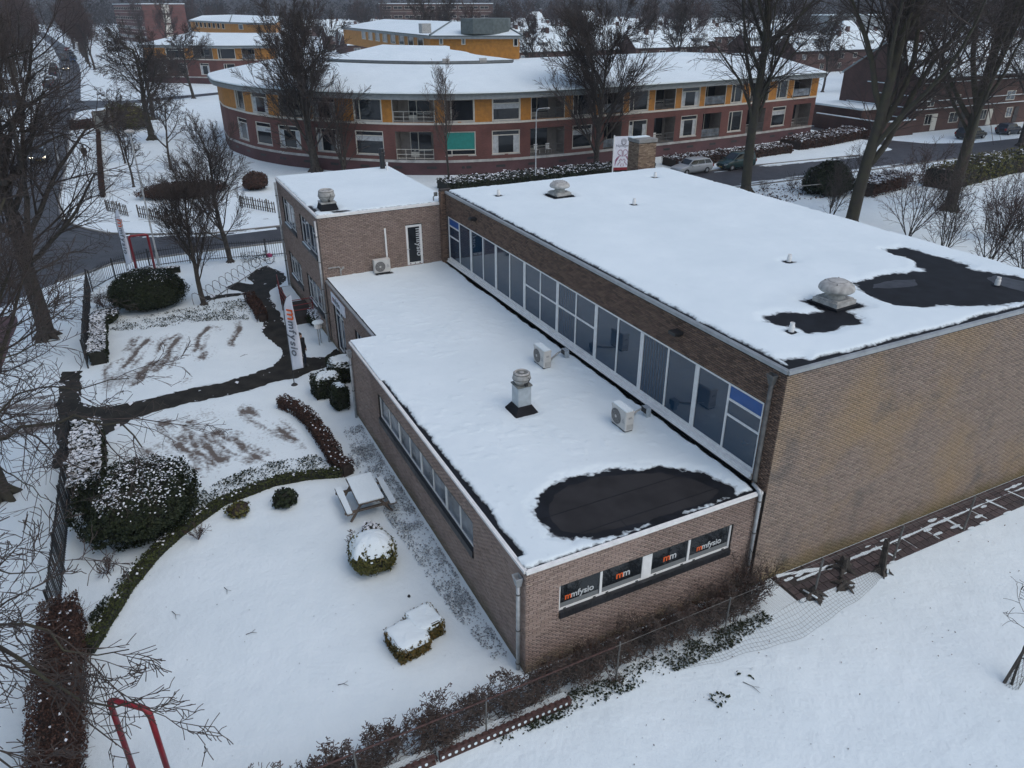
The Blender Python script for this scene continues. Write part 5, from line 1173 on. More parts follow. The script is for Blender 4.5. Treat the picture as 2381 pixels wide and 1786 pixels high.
def tree(label, x, y, h, r0, lv, seed, lean=(0, 0), bark='bark', twig='twig', group=None, name='bare_tree', rz=0.0, trunks=1, spread=.0, wob0=.05, tipr=.25, minr=None, clear=.2, boughs=()):
    r = np.random.default_rng(seed); t = thing(name, label, 'tree', (x, y, -.02), rz, group); TR, CR = [], []
    if minr is None: minr = max(.007, .00015 * math.hypot(x - CAM[0], y - CAM[1]))
    for k in range(trunks):
        a = 2 * math.pi * k / max(trunks, 1) + r.uniform(0, 1); ln = (lean[0] + spread * math.cos(a), lean[1] + spread * math.sin(a)) if trunks > 1 else lean
        o = grow(r, h * (1 if k == 0 else r.uniform(.75, 1)), r0 * (1 if trunks == 1 else .75), clear, lv, ln, wob0, tipr)
        sh = np.array([math.cos(a) * r0 * .7, math.sin(a) * r0 * .7, 0]) * (trunks > 1)
        for S in o: S[:, 0:3] += sh; S[:, 3:6] += sh; S[:, 6:8] = np.maximum(S[:, 6:8], minr)
        TR += [o[0], o[1]]; CR += o[2:]
    for (pts, br) in boughs:
        p0 = np.array(pts[0], float); tz = max(1.5, p0[2] - .6); pts = [np.array([x + lean[0] * tz, y + lean[1] * tz, tz])] + list(pts)
        o = grow(r, 1, br, 0, BOUGH, path=np.array(pts, float) - np.array([x, y, -.02]), tipr=.15)
        for S in o: S[:, 6:8] = np.maximum(S[:, 6:8], minr)
        TR.append(o[0]); CR += o[1:]
    T0 = np.concatenate([q for q in TR]); fl = T0.copy(); lowi = np.argmin(fl[:, 2]); 
    tubes('trunk', T0, M[bark], t, 7)
    rt = MB()
    for k in range(7):
        a = k * .9 + r.uniform(-.2, .2); rt.tube([(math.cos(a) * r0 * .3, math.sin(a) * r0 * .3, r0 * 1.2), (math.cos(a) * r0 * 1.0, math.sin(a) * r0 * 1.0, r0 * .35), (math.cos(a) * r0 * 1.7, math.sin(a) * r0 * 1.7, -.02)], [r0 * .55, r0 * .45, r0 * .2], 6)
    rt.obj('roots', M[bark], t, True)
    tubes('crown', np.concatenate(CR), M[twig], t, 3)
    return t
PI = math.pi
# (children, start, angle lo, hi, length ratio, up-bend, wobble, segments, radius per metre)
BIG = [(22, .24, .5, 1.25, .52, .07, .10, 6, .020), (9, .18, .4, .95, .52, .06, .11, 3, .014), (6, .12, .4, .9, .62, .04, .11, 2, .011), (5, .08, .4, .9, .75, .0, .1, 1, .010)]
MED = [(15, .22, .6, 1.3, .62, .06, .12, 6, .020), (8, .18, .4, .95, .5, .05, .13, 3, .014), (6, .12, .4, .9, .6, .03, .12, 2, .011), (4, .08, .4, .9, .75, .0, .1, 1, .010)]
VASE = [(34, .10, .30, 1.05, .70, .045, .06, 7, .013), (9, .2, .25, .65, .48, .05, .07, 4, .011), (7, .15, .25, .6, .52, .04, .07, 2, .010), (5, .2, .3, .7, .60, .02, .1, 1, .010)]
BROOM = [(27, .20, .45, .95, .52, .09, .06, 6, .013), (9, .2, .25, .6, .50, .07, .07, 3, .011), (7, .15, .3, .7, .55, .03, .09, 2, .010), (3, .2, .3, .8, .60, .02, .1, 1, .010)]
SMALL = [(10, .32, .6, 1.0, .5, .10, .14, 5, .02), (8, .2, .5, 1.0, .5, .04, .14, 3, .014), (6, .15, .5, 1.0, .5, .02, .15, 2, .011), (4, .1, .5, 1.0, .6, 0, .1, 1, .010)]
BIRCH = [(20, .28, .35, .75, .38, .12, .08, 5, .012), (8, .2, .3, .7, .5, .06, .1, 3, .010), (6, .15, .4, .8, .55, .02, .1, 2, .010)]
BOUGH = [(11, .12, .4, 1.0, .30, .04, .14, 5, .014), (7, .15, .4, .9, .5, .02, .18, 3, .011), (5, .15, .4, 1.0, .5, .0, .2, 2, .010)]
tree('big bare street tree with a thick dark trunk left of the upper parking bays', -31.2, -12.3, 15.5, .42, BIG, 11, lean=(.02, -.05), bark='bark', wob0=.06, tipr=.3, boughs=[([gz(20, 425, 8.8), gz(68, 353, 9.5), gz(110, 330, 9.8), gz(149, 315, 10), gz(185, 335, 9.7), gz(215, 350, 9.4)], .17), ([gz(70, 640, 4.5), gz(120, 610, 5.2), gz(170, 585, 5.4), gz(225, 590, 5.2)], .08), ([gz(90, 720, 3), gz(150, 690, 3.6), gz(200, 690, 3.6), gz(270, 700, 3.2)], .06)])
tree('bare tree with mossy boughs at the left edge beside the driveway', -15.4, -13.1, 13, .40, BIG, 12, lean=(0, -.06), bark='barkgreen', wob0=.06, tipr=.3, boughs=[([gz(-60, 1060, 5.6), gz(0, 1020, 6), gz(85, 985, 6.3), gz(180, 975, 6.5), gz(275, 985, 6.5), gz(330, 1040, 6.2)], .11), ([gz(-40, 1000, 6.5), gz(20, 930, 7), gz(85, 900, 7.2), gz(170, 905, 7.2), gz(300, 880, 7.4)], .07), ([gz(-30, 1070, 4.5), gz(20, 1095, 4.6), gz(80, 1140, 4.6), gz(150, 1185, 4.4)], .05), ([gz(-60, 880, 8), gz(0, 840, 8.5), gz(60, 800, 8.7), gz(140, 790, 8.7)], .08)])
tree('bare tree by the bottom left hedge whose mossy boughs reach over the snow', -1.2, -14.2, 12.5, .34, [(16, .25, .7, 1.2, .42, .05, .13, 6, .020)] + BIG[1:], 13, lean=(.08, -.02), bark='barkgreen', wob0=.06, tipr=.3, boughs=[([gz(-80, 1470, 6.6), gz(0, 1500, 6.6), gz(60, 1545, 6.6), gz(110, 1572, 6.5), gz(190, 1613, 6.4), gz(262, 1650, 6.2), gz(330, 1625, 6.4)], .075), ([gz(-60, 1440, 7.5), gz(10, 1448, 7.5), gz(110, 1455, 7.5), gz(180, 1540, 7.3), gz(300, 1510, 7.3)], .055), ([gz(-40, 1300, 8), gz(30, 1350, 8), gz(90, 1330, 8), gz(150, 1300, 8)], .04), ([gz(-50, 1720, 7), gz(0, 1745, 7), gz(32, 1790, 7)], .07)])
tree('bare hornbeam with upswept twigs in front of the curved street fence', -32.6, -4.3, 6.7, .16, BROOM, 14, minr=.007)
tree('taller bare hornbeam with upswept twigs near the tower corner', -40.5, -1.7, 7.5, .19, BROOM, 15, minr=.008)
tree('thin bare young tree standing alone on the snow across the street', -69.7, -6.6, 6.0, .12, SMALL, 16)
tree('slim bare tree behind the young tree across the street', -83.5, -6.9, 6.5, .12, SMALL, 17)
tree('slim bare tree leaning between the street hornbeams and the round building', -77, -2.6, 7, .15, SMALL, 18, lean=(0, -.08))
tree('large spreading bare tree on the snowy lawn left of the round building', -100, -3.2, 11, .45, MED, 19, bark='barkgreen')
tree('large spreading bare tree farther back on the snowy lawn by the lane', -121, -1.8, 10.5, .35, MED, 20)
tree('dark bare tree in front of the farther yellow and brick building', -150, 7, 10, .3, MED, 21)
tree('huge vase shaped bare tree in front of the rounded end of the brick building', -69.2, 11.0, 12.2, .5, VASE, 22, tipr=.15, wob0=.03, minr=.016)
tree('reddish many stemmed bare tree beside the huge vase shaped tree', -66.2, 13.2, 6.5, .14, [(9, .14, .25, .6, .7, .055, .07, 6, .012), (7, .25, .35, .75, .4, .06, .1, 4, .012), (5, .15, .4, .8, .45, .04, .12, 2, .012)], 23, twig='twigred', trunks=4, spread=.12)
tree('slender pale birch in front of the yellow panels', -57.4, 21.4, 9.6, .13, BIRCH, 24, twig='twiggrey')
tree('tall vase shaped bare tree in front of the middle of the curved building', -56.6, 38.0, 12.2, .32, VASE, 25, tipr=.15, minr=.014)
tree('tall bare tree with clustered trunk beside the parked green van', -41.0, 44.6, 22, .48, [(20, .22, .35, .8, .42, .08, .11, 7, .018)] + BIG[1:], 26, tipr=.3, bark='barkgreen')
tree('very tall bare tree with a forked trunk right behind the hall roof', -28.0, 43.6, 23, .52, [(19, .16, .25, .6, .52, .06, .1, 7, .018)] + BIG[1:], 27, lean=(-.06, .04), tipr=.3, bark='barkgreen')
tree('very tall bare tree in the snow farther right of the hall', -27.8, 55.2, 23, .52, [(19, .2, .3, .7, .5, .06, .1, 7, .018)] + BIG[1:], 28, lean=(-.03, .05), tipr=.3, bark='barkgreen')
tree('tall bare tree by the dark parked car at the right edge', -45.5, 93, 19, .36, BIG, 29)
tree('slender leaning bare tree next to the farther parked car at the right edge', -51.5, 104, 15, .28, BIG, 30)
SHRUB = [(9, .1, .3, .7, .6, .08, .1, 5, .009), (8, .15, .4, .8, .45, .04, .14, 3, .009), (5, .15, .5, 1.0, .5, .02, .16, 2, .009)]
for i, (px, py, z, h, lb) in enumerate(((1925, 520, 0, 5.2, 'bare young tree leaning over the snow just left of the second tall tree'), (2110, 560, 0, 5.8, 'bare many stemmed shrub in the snow below the third tall tree'), (2190, 600, 0, 5.2, 'twiggy bare shrub rising behind the hall roof, right of the middle'), (2290, 640, 0, 5.0, 'tangled bare shrub behind the hall roof near the big black melted patch'), (2375, 660, 0, 5.0, 'tangled bare shrub at the right picture edge behind the hall roof'), (2330, 560, 0, 4.2, 'bare shrub in the snow farthest right beyond the hall'))):
    p = g2(px, py); tree(lb, p[0], p[1], h, .06, SHRUB, 60 + i, trunks=4 if i else 3, spread=.28, twig='twigred' if i % 2 else 'twig', name='bare_shrub', lean=(0, .12 if i == 0 else 0), minr=.009)
# bushes of twigs
def twig_shrub(label, p, h, seed, n=9, tw='twigred', group=None):
    r = np.random.default_rng(seed); t = thing('twiggy_shrub', label, 'shrub', (p[0], p[1], 0), 0, group); S = []
    for k in range(n):
        o = grow(r, h * r.uniform(.6, 1.1), .012, 0, [(5, .25, .3, .8, .5, .05, .2, 3, .012), (3, .2, .4, .9, .5, 0, .2, 2, .012)], (r.normal(0, .45), r.normal(0, .45)), .1, .4, 4); S += o
    S = np.concatenate(S); S[:, 6:8] = np.maximum(S[:, 6:8], .005); tubes('twigs', S, M[tw], t, 3)
    P = S[-len(S) // 3:, 3:6]; V, F = leaf_quads(P[:len(P) // 2], np.tile([[0, 0, 1.0]], (len(P) // 2, 1)), .03, r); np_obj('leaves', V, F, M['leafbrown'], t)
    return t
twig_shrub('small twiggy rose bush on the lawn side of the low green hedge', g2(462, 1255), .6, 81); twig_shrub('small twiggy shrub in the snow by the lower black fence', g2(250, 1335), .55, 82, 12); twig_shrub('wispy dry stems beside the round clipped bush', g2(820, 1270), .5, 83, 5, 'twiggrey'); twig_shrub('tangle of bare stems at the foot of the corner downpipe by the hall', (.55, 7.2), 1.6, 84, 22, 'twig')
twig_shrub('bare twiggy shrub against the pale rail fence right of the hall', g2(1840, 440), 1.6, 85, 14, 'twig'); twig_shrub('snowy dry shrub by the road right of the hall', g2(1775, 445), 1.2, 86, 14, 'twiggrey'); twig_shrub('dry brown shrub clump under the second tall tree', g2(2060, 440), 2.2, 87, 26, 'twigred')
twig_shrub('red stemmed shrub against the upper black fence', g2(240, 715), .9, 88, 16, 'twigred')
# the trained bare beech hedge behind the mesh fence
r = np.random.default_rng(91); bh = thing('beech_hedge', 'gnarled bare beech hedge with a few brown leaves behind the wire mesh fence', 'hedge', (.85, -11, 0)); S = []; LP = []
ys = np.arange(-11.0, 7.0, .155)
for y in ys:
    yy_ = y + r.normal(0, .05); dens = 1.0
    o = grow(r, r.uniform(1.0, 1.35), .02, 0, [(8, .10, .6, 1.25, .55, .06, .45, 5, .022), (5, .15, .5, 1.2, .55, .03, .45, 3, .014), (4, .2, .5, 1.2, .55, 0, .4, 1, .012)], (r.normal(0, .1), r.normal(0, .25)), .3, .4, 6)
    for q in o: q[:, [0, 3]] *= .6; q[:, [1, 4]] += yy_ + 11; q[:, [0, 3]] += r.normal(0, .1) + (-.02); S.append(q)
    k = float(fbm(np.array([y]), np.array([0.0]), .6, 95)[0])
    tips = o[-1][:, 3:6]
    if k > .05 or y < -7.5: LP.append(tips[r.random(len(tips)) < (.9 if y < -6 else .65)])
    else: LP.append(tips[r.random(len(tips)) < .3])
S = np.concatenate(S); S[:, 6:8] = np.maximum(S[:, 6:8], .0085); S[:, [2, 5]] = np.clip(S[:, [2, 5]], 0, 1.35)
tubes('branches', S, M['twiggrey'], bh, 3)
LP = np.concatenate(LP); V, F = leaf_quads(LP, np.tile([[0, 0, 1.0]], (len(LP), 1)), .03, r); np_obj('leaves', V, F, M['leafbrown'], bh)
# stumps, logs and litter by the wire fence
def stump(label, p, h, r0, seed, lean=(0, 0)):
    r = np.random.default_rng(seed); t = thing('tree_stump', label, 'stump', (p[0], p[1], 0)); m = MB(); n = 11; rings = []
    for k, z in enumerate((0, .12, .4, .75, 1.0)):
        rr = r0 * (1.5 if k == 0 else 1.0 - .12 * k)
        rings.append([(lean[0] * z * h + rr * (1 + .25 * math.sin(3 * a + seed)) * math.cos(a), lean[1] * z * h + rr * (1 + .25 * math.sin(3 * a + seed)) * math.sin(a), z * h + (r.uniform(-.12, .1) if k == 4 else 0)) for a in np.linspace(0, 2 * PI, n + 1)[:-1]])
    V = [p for q in rings for p in q]; F = [(k * n + i, k * n + (i + 1) % n, (k + 1) * n + (i + 1) % n, (k + 1) * n + i) for k in range(4) for i in range(n)] + [tuple(4 * n + i for i in range(n))]
    m.add(V, F); m.obj('trunk', M['bark'], t); rt = MB()
    for k in range(5): a = k * 1.3 + seed; rt.tube([(0, 0, .12), (r0 * 1.2 * math.cos(a), r0 * 1.2 * math.sin(a), .1), (r0 * 2.4 * math.cos(a), r0 * 2.4 * math.sin(a), .0)], [r0 * .5, r0 * .35, r0 * .1], 6)
    rt.obj('roots', M['bark'], t, True); return t
stump('tall broken tree stump grown into the wire mesh fence', g2(2050, 1330), 1.1, .14, 3, (-.15, .1))
stump('broad low rotten stump with snow beside the mesh fence', g2(1960, 1325), .45, .2, 4); stump('small hollow stump outside the mesh fence, nearest the loose netting', g2(1960, 1362), .22, .17, 5); stump('chopped stump among twigs at the foot of a leaning fence post', g2(1890, 1385), .25, .18, 6)
for i, (a, b, lb) in enumerate((((1860, 1375), (1910, 1405), 'short cut log lying at the fence post foot in the snow'), ((1965, 1365), (1985, 1370), 'small log beside the hollow stump'), ((2055, 1335), (2065, 1330), 'splintered branch lying at the foot of the tall stump'))):
    p, q = g2(*a), g2(*b); t = thing('log', lb, 'log', (p[0], p[1], .07)); MB().tube([(0, 0, 0), ((q[0] - p[0]) * .6, (q[1] - p[1]) * .5 + .02, .03), (q[0] - p[0], q[1] - p[1], 0)], [.07, .06, .05], 8).obj('wood', M['bark'], t, True); MB().tube([(0.1, 0, .062), ((q[0] - p[0]) * .8, (q[1] - p[1]) * .7, .07)], .03, 5).obj('snow_cover', M['snow'], t, True)
# young staked tree at the right edge
p = g2(2352, 1592); t = thing('young_tree', 'young tree tied to a leaning stake inside wire netting at the right edge', 'tree', (p[0], p[1], 0)); r = np.random.default_rng(5)
o = grow(r, 3.2, .035, 0, [(9, .45, .7, 1.2, .3, .02, .2, 5, .012), (4, .3, .5, 1, .5, 0, .25, 4, .01)], (-.12, .30), .05, .3); tubes('trunk', o[0], M['bark'], t, 7); C = np.concatenate(o[1:]); C[:, 6:8] = np.maximum(C[:, 6:8], .006); tubes('crown', C, M['twig'], t, 4)
MB().tube([(-.12, -.12, 0), (-.14, .35, 1.15)], .04, 8).obj('stake', M['stake'], t); MB().tube([(-.17, .2, .75), (-.02, .2, .78), (.05, .26, .8), (-.05, .3, .8)], .02, 5).obj('strap', M['dark'], t); S = []
for k in range(14):
    for s in (1, -1):
        for z in range(10): a0 = 2 * PI * (k + s * z * .5) / 14; a1 = a0 + s * PI / 14; S.append([.17 * math.cos(a0), .17 * math.sin(a0) + .3 * z * .12, z * .12, .17 * math.cos(a1), .17 * math.sin(a1) + .3 * (z + 1) * .12, (z + 1) * .12, .004, .004])
tag(tubes('netting', S, M['zincdark'], t), kind='stuff')
# pale rail fence right of the hall
a, b = g2(1860, 438), g2(2140, 420)
t = thing('rail_fence', 'pale metal rail fence in front of the dark conifer bush right of the hall', 'fence', (*g2(1855, 462), 0)); base = np.array(g2(1855, 462)); e = np.array(g2(2150, 432)) - base
for s in np.linspace(0, 1, 7): MB().tube([(e[0] * s, e[1] * s, 0), (e[0] * s, e[1] * s, 1.15)], .04, 6).obj('post', M['kerb'], t)
MB().tube([(0, 0, 1.12), (e[0], e[1], 1.12)], .04, 6).obj('rail', M['kerb'], t)
# ------------------------------------------------------------------ the curved care home behind
def tex_mat(name, c1, c2, mort, scale, bw=.5, rh=.25):
    m = bpy.data.materials.new(name); m.use_nodes = True; N = m.node_tree.nodes; L = m.node_tree.links; b = N['Principled BSDF']; b.inputs['Roughness'].default_value = .85
    uv = N.new('ShaderNodeUVMap'); br = N.new('ShaderNodeTexBrick'); br.inputs['Scale'].default_value = scale; br.inputs['Color1'].default_value = (*c1, 1); br.inputs['Color2'].default_value = (*c2, 1); br.inputs['Mortar'].default_value = (*mort, 1)
    br.inputs['Mortar Size'].default_value = .012; br.inputs['Brick Width'].default_value = bw; br.inputs['Row Height'].default_value = rh; L.new(uv.outputs[0], br.inputs['Vector'])
    nz = N.new('ShaderNodeTexNoise'); nz.inputs['Scale'].default_value = .45; nz.inputs['Detail'].default_value = 6; L.new(N.new('ShaderNodeNewGeometry').outputs['Position'], nz.inputs['Vector'])
    mr = N.new('ShaderNodeMapRange'); mr.inputs['From Min'].default_value = .3; mr.inputs['From Max'].default_value = .7; mr.inputs['To Min'].default_value = .72; mr.inputs['To Max'].default_value = 1.2; L.new(nz.outputs['Fac'], mr.inputs['Value'])
    mx = N.new('ShaderNodeMix'); mx.data_type = 'RGBA'; mx.blend_type = 'MULTIPLY'; mx.inputs['Factor'].default_value = 1; L.new(br.outputs['Color'], mx.inputs['A']); L.new(mr.outputs['Result'], mx.inputs['B'])
    L.new(mx.outputs['Result'], b.inputs['Base Color']); return m
M['redbrick'] = tex_mat('red_brick', (.115, .040, .034), (.155, .056, .046), (.12, .06, .05), 1.0, .22, .065)
M['plinth'] = tex_mat('purple_brick', (.085, .036, .040), (.105, .046, .050), (.08, .045, .045), 1.0, .22, .065)
M['housebrick'] = tex_mat('house_brick', (.075, .036, .028), (.105, .052, .040), (.08, .05, .045), 1.0, .22, .065)
M['yellow'] = mat('yellow_boards', (.40, .165, .020), .6, .14, 2.5)
M['fascia'] = mat('grey_fascia', (.21, .23, .235), .6, .1, 3)
M['zincroof'] = mat('green_grey_zinc', (.085, .105, .105), .5, .2, 3)
M['band'] = mat('pale_concrete_band', (.38, .37, .35), .85, .22, 1.2)
M['frameCream'] = mat('cream_frame', (.58, .55, .48), .5, .06, 4)
M['teal'] = mat('teal_blind', (.012, .20, .17), .6, .1, 4)
M['curtain'] = mat('net_curtain', (.40, .42, .43), .8, .2, 3)
M['loggia'] = mat('loggia_plaster', (.20, .175, .155), .85, .12, 2)
M['roofdark'] = mat('dark_roof_tile', (.035, .034, .036), .7, .3, 4)
def arc_fn(pts):
    P = resample(pts, .5)
    for _ in range(12): P[1:-1] = (P[:-2] + 2 * P[1:-1] + P[2:]) / 4
    seg = np.linalg.norm(np.diff(P, axis=0), axis=1); S = np.concatenate([[0], np.cumsum(seg)]); T = np.gradient(P, axis=0); T /= np.linalg.norm(T, axis=1, keepdims=True)
    def f(s, w=0.0):
        p = np.array([np.interp(s, S, P[:, 0]), np.interp(s, S, P[:, 1])]); t = np.array([np.interp(s, S, T[:, 0]), np.interp(s, S, T[:, 1])]); t /= np.linalg.norm(t)
        n = np.array([t[1], -t[0]]); return p + n * w                # outward = right of travel
    def s_of(px, py):                                                # where the sight line of a measured point meets the facade
        d = ray(px, py); ss = np.arange(0, S[-1], .1); Q = np.array([f(s) for s in ss]) - CAM[:2]; c = Q[:, 0] * d[1] - Q[:, 1] * d[0]
        k = np.where((c[:-1] * c[1:] <= 0) & ((Q[:-1] @ d[:2]) > 0))[0]
        bs = ss[k[np.argmin(np.linalg.norm(Q[k], axis=1))]] if len(k) else ss[np.argmin(np.abs(c))]
        return bs
    return f, S[-1], s_of
def rib(f, s0, s1, z0, z1, w=0.0, step=.8, w2=None):
    """curved wall strip with wall-following UVs"""
    n = max(1, int(math.ceil((s1 - s0) / step))); mb = MB(); uv = []
    for i in range(n + 1):
        s = s0 + (s1 - s0) * i / n; p = f(s, w); q = f(s, w if w2 is None else w2); mb.v += [(p[0], p[1], z0), (q[0], q[1], z1)]; uv += [(s, z0), (s, z1 if w2 is None else z0 + abs(w2 - w))]
    for i in range(n): mb.f.append([2 * i, 2 * i + 2, 2 * i + 3, 2 * i + 1]); mb.m.append(0)
    mb.uv = uv; return mb
def join(mbs):
    o = MB(); o.uv = []
    for m in mbs: o.add(m.v, m.f); o.uv += getattr(m, 'uv', None) or [(p[0] + p[1], p[2]) for p in m.v]
    return o
def uvobj(mb, name, m, parent):
    o = mb.obj(name, m, parent); ul = o.data.uv_layers.new(name='UVMap')
    vi = np.zeros(len(o.data.loops), np.int32); o.data.loops.foreach_get('vertex_index', vi); ul.data.foreach_set('uv', np.array(mb.uv, np.float32)[vi].ravel()); return o
def sbox(f, s0, s1, z0, z1, w0, w1):
    m = MB(); a, b, c, d = f(s0, w0), f(s1, w0), f(s1, w1), f(s0, w1); m.prism([tuple(a), tuple(b), tuple(c), tuple(d)], z0, z1); return m
def opening(home, f, kind, s0, s1, z0, z1, look=0):
    fr = .09
    if kind == 'w':
        m = MB()
        parts_ = [(s0, s0 + fr, z0, z1), (s1 - fr, s1, z0, z1), (s0 + fr, s1 - fr, z0, z0 + fr), (s0 + fr, s1 - fr, z1 - fr, z1)]
        if look in (0, 3): parts_.append((s0 + fr, s1 - fr, z1 - .52, z1 - .44))
        if look in (1, 4): parts_.append((s0 + .55, s0 + .63, z0 + fr, z1 - fr))
        if look == 2: parts_ += [(s0 + .6, s0 + .68, z0 + fr, z0 + .5), (s0 + fr, s1 - fr, z0 + .5, z0 + .58)]
        win = join([sbox(f, a, b, c, d, -.16, -.03) for (a, b, c, d) in parts_]).obj('window', M['frameCream'], home)
        sbox(f, s0 + fr * .5, s1 - fr * .5, z0 + fr * .5, z1 - fr * .5, -.14, -.10).obj('pane', M['glass2'], win)
        if look == 2: sbox(f, s0 + fr, s1 - fr, z0 + .58, z1 - fr, -.095, -.07).obj('blind', M['teal'], win)
        if look in (0, 4):
            wd = (s1 - s0) * .2
            for (a, b) in ((s0 + fr, s0 + fr + wd), (s1 - fr - wd, s1 - fr)): sbox(f, a, b, z0 + fr, z1 - .5, -.098, -.092).obj('curtain', M['curtain'], win)
        if look == 3: sbox(f, s0 + fr, s1 - fr, z1 - 1.0, z1 - .52, -.098, -.092).obj('curtain', M['curtain'], win)
        sbox(f, s0 - .05, s1 + .05, z0 - .09, z0 - .002, -.1, .06).obj('sill', M['band'], win)
        join([rib(f, s0, s1, z0, z0, 0, w2=-.16), rib(f, s0, s1, z1, z1, 0, w2=-.16)]).obj('reveal', M['loggia'], win)
    else:
        D = -1.7; a0, a1, b0, b1 = f(s0), f(s1), f(s0, D), f(s1, D); m = MB()
        def q(p, r_, za, zb): m.quad((p[0], p[1], za), (r_[0], r_[1], za), (r_[0], r_[1], zb), (p[0], p[1], zb))
        q(b0, b1, z0, z1); q(a0, b0, z0, z1); q(a1, b1, z0, z1)
        m.quad((a0[0], a0[1], z0), (a1[0], a1[1], z0), (b1[0], b1[1], z0), (b0[0], b0[1], z0)); m.quad((a0[0], a0[1], z1), (a1[0], a1[1], z1), (b1[0], b1[1], z1), (b0[0], b0[1], z1))
        lg = m.obj('loggia', M['loggia'], home); w = s1 - s0
        dm = MB(); k = s0 + w * (.12 if look % 2 else .3)
        for (a, b, c, d) in ((k, k + .07, z0, z1 - .2), (k + .9, k + .97, z0, z1 - .2), (k + .07, k + .9, z1 - .27, z1 - .2), (k + .07, k + .9, z0, z0 + .5), (k + .97, min(k + 2.3, s1 - .1), z1 - .27, z1 - .2), (k + .97, min(k + 2.3, s1 - .1), z0 + .6, z0 + .67)): dm.add(sbox(f, a, b, c, d, D + .02, D + .08).v, sbox(f, a, b, c, d, D, D).f)
        dm.obj('door_frame', M['frameCream'], lg); sbox(f, k + .05, min(k + 2.3, s1 - .1), z0 + .45, z1 - .25, D + .01, D + .03).obj('pane', M['glass2'], lg)
        rm = MB()
        for zz in (.12, .5, 1.0): rm.add(*(lambda b: (b.v, b.f))(sbox(f, s0 + .02, s1 - .02, z0 + zz - .02, z0 + zz + .02, -.1, -.05)))
        n = max(2, int(w / .9))
        for i in range(n + 1): s = s0 + .04 + (w - .08) * i / n; rm.add(*(lambda b: (b.v, b.f))(sbox(f, s - .02, s + .02, z0, z0 + 1.02, -.105, -.05)))
        if look % 3 == 1:
            for i in range(int(w / .13)): s = s0 + .05 + i * .13; rm.add(*(lambda b: (b.v, b.f))(sbox(f, s - .008, s + .008, z0 + .1, z0 + 1.0, -.085, -.07)))
        rm.obj('railing', M['zincdark'] if look % 3 else M['frameCream'], lg)
        if look % 3 == 2: sbox(f, s0 + .05, s1 - .05, z0 + .1, z0 + .95, -.075, -.068).obj('glass_panel', M['glass_pale'], lg)
def care_facade(home, pts, upper, lower, zf=(1.25, 1.5, 4.95, 5.15, 7.38), plinth_vents=True, panels=True):
    f, L, s_of = arc_fn(pts)
    conv = lambda lst, py: [(k, s_of(a, py), s_of(b, py), lk) for (k, a, b, lk) in lst]
    U, G = conv(upper, 248), conv(lower, 330); U.sort(key=lambda q: q[1]); G.sort(key=lambda q: q[1])
    zp, zb, z1, z2, z3 = zf
    uvobj(rib(f, 0, L, 0, zp), 'wall', M['plinth'], home)
    sb = []; s = 0
    while s < L - .1: sb.append(sbox(f, s + .01, min(s + 2.0, L) - .01, zp, zb, -.15, .05)); s += 2.0
    for q in sb[:1]: first = q.obj('stone_band', M['band'], home)
    for q in sb[1:]: q.obj('stone_band', M['band'], home)
    if plinth_vents:
        s = 1.5
        while s < L - 1.5: sbox(f, s, s + 1.0, .62, .88, -.1, .006).obj('plinth_vent', M['dark'], home); s += 3.6
    pieces = []
    zs = {'w': (1.95, 4.28), 'r': (zb + .05, 4.3)}
    prev = 0
    for (k, a, b, lk) in G:
        a, b = max(a, prev + .15), b
        if b - a < .5: continue
        lo, hi = zs[k]; pieces.append(rib(f, prev, a, zb, z1)); pieces.append(rib(f, a, b, hi, z1))
        if lo > zb + .06: pieces.append(rib(f, a, b, zb, lo))
        opening(home, f, k, a, b, lo, hi, lk); prev = b
    pieces.append(rib(f, prev, L, zb, z1)); uvobj(join(pieces), 'wall', M['redbrick'], home)
    n = int(L / 3.0)
    for i in range(n): sbox(f, L * i / n + .006, L * (i + 1) / n - .006, z1, z2, -.15, .045).obj('storey_band', M['frameCream'], home)
    prev = 0; yl = []
    for (k, a, b, lk) in U:
        a = max(a, prev + .12)
        if b - a < .5: continue
        lo = z2 + (.04 if k == 'r' else .1); yl.append((prev, a, z2, z3)); yl.append((a, b, z2, lo))
        opening(home, f, k, a, b, lo, z3 - .03, lk); prev = b
    yl.append((prev, L, z2, z3))
    for (a, b, c, d) in yl:
        if b - a < .1 or d - c < .2: 
            if b - a > .1: rib(f, a, b, c, d, -.01).obj('wall', M['yellow'], home)
            continue
        rib(f, a, b, c, d, -.03).obj('wall', M['yellow'], home)
        nb = 10; m = MB()
        for i in range(nb):
            zz0 = c + (d - c) * i / nb + .012; zz1 = c + (d - c) * (i + 1) / nb; q = rib(f, a + .05, b - .05, zz0, zz1, .012, w2=-.004); m.add(q.v, q.f); q = rib(f, a + .05, b - .05, zz0, zz0, -.03, w2=.012); m.add(q.v, q.f)
        tag(m.obj('cladding_boards', M['yellow'], home), kind='stuff')
        for s in (a, b - .06): sbox(f, s, s + .06, c, d, -.05, .03).obj('corner_board', M['frameCream'], home)
    return f, L, s_of
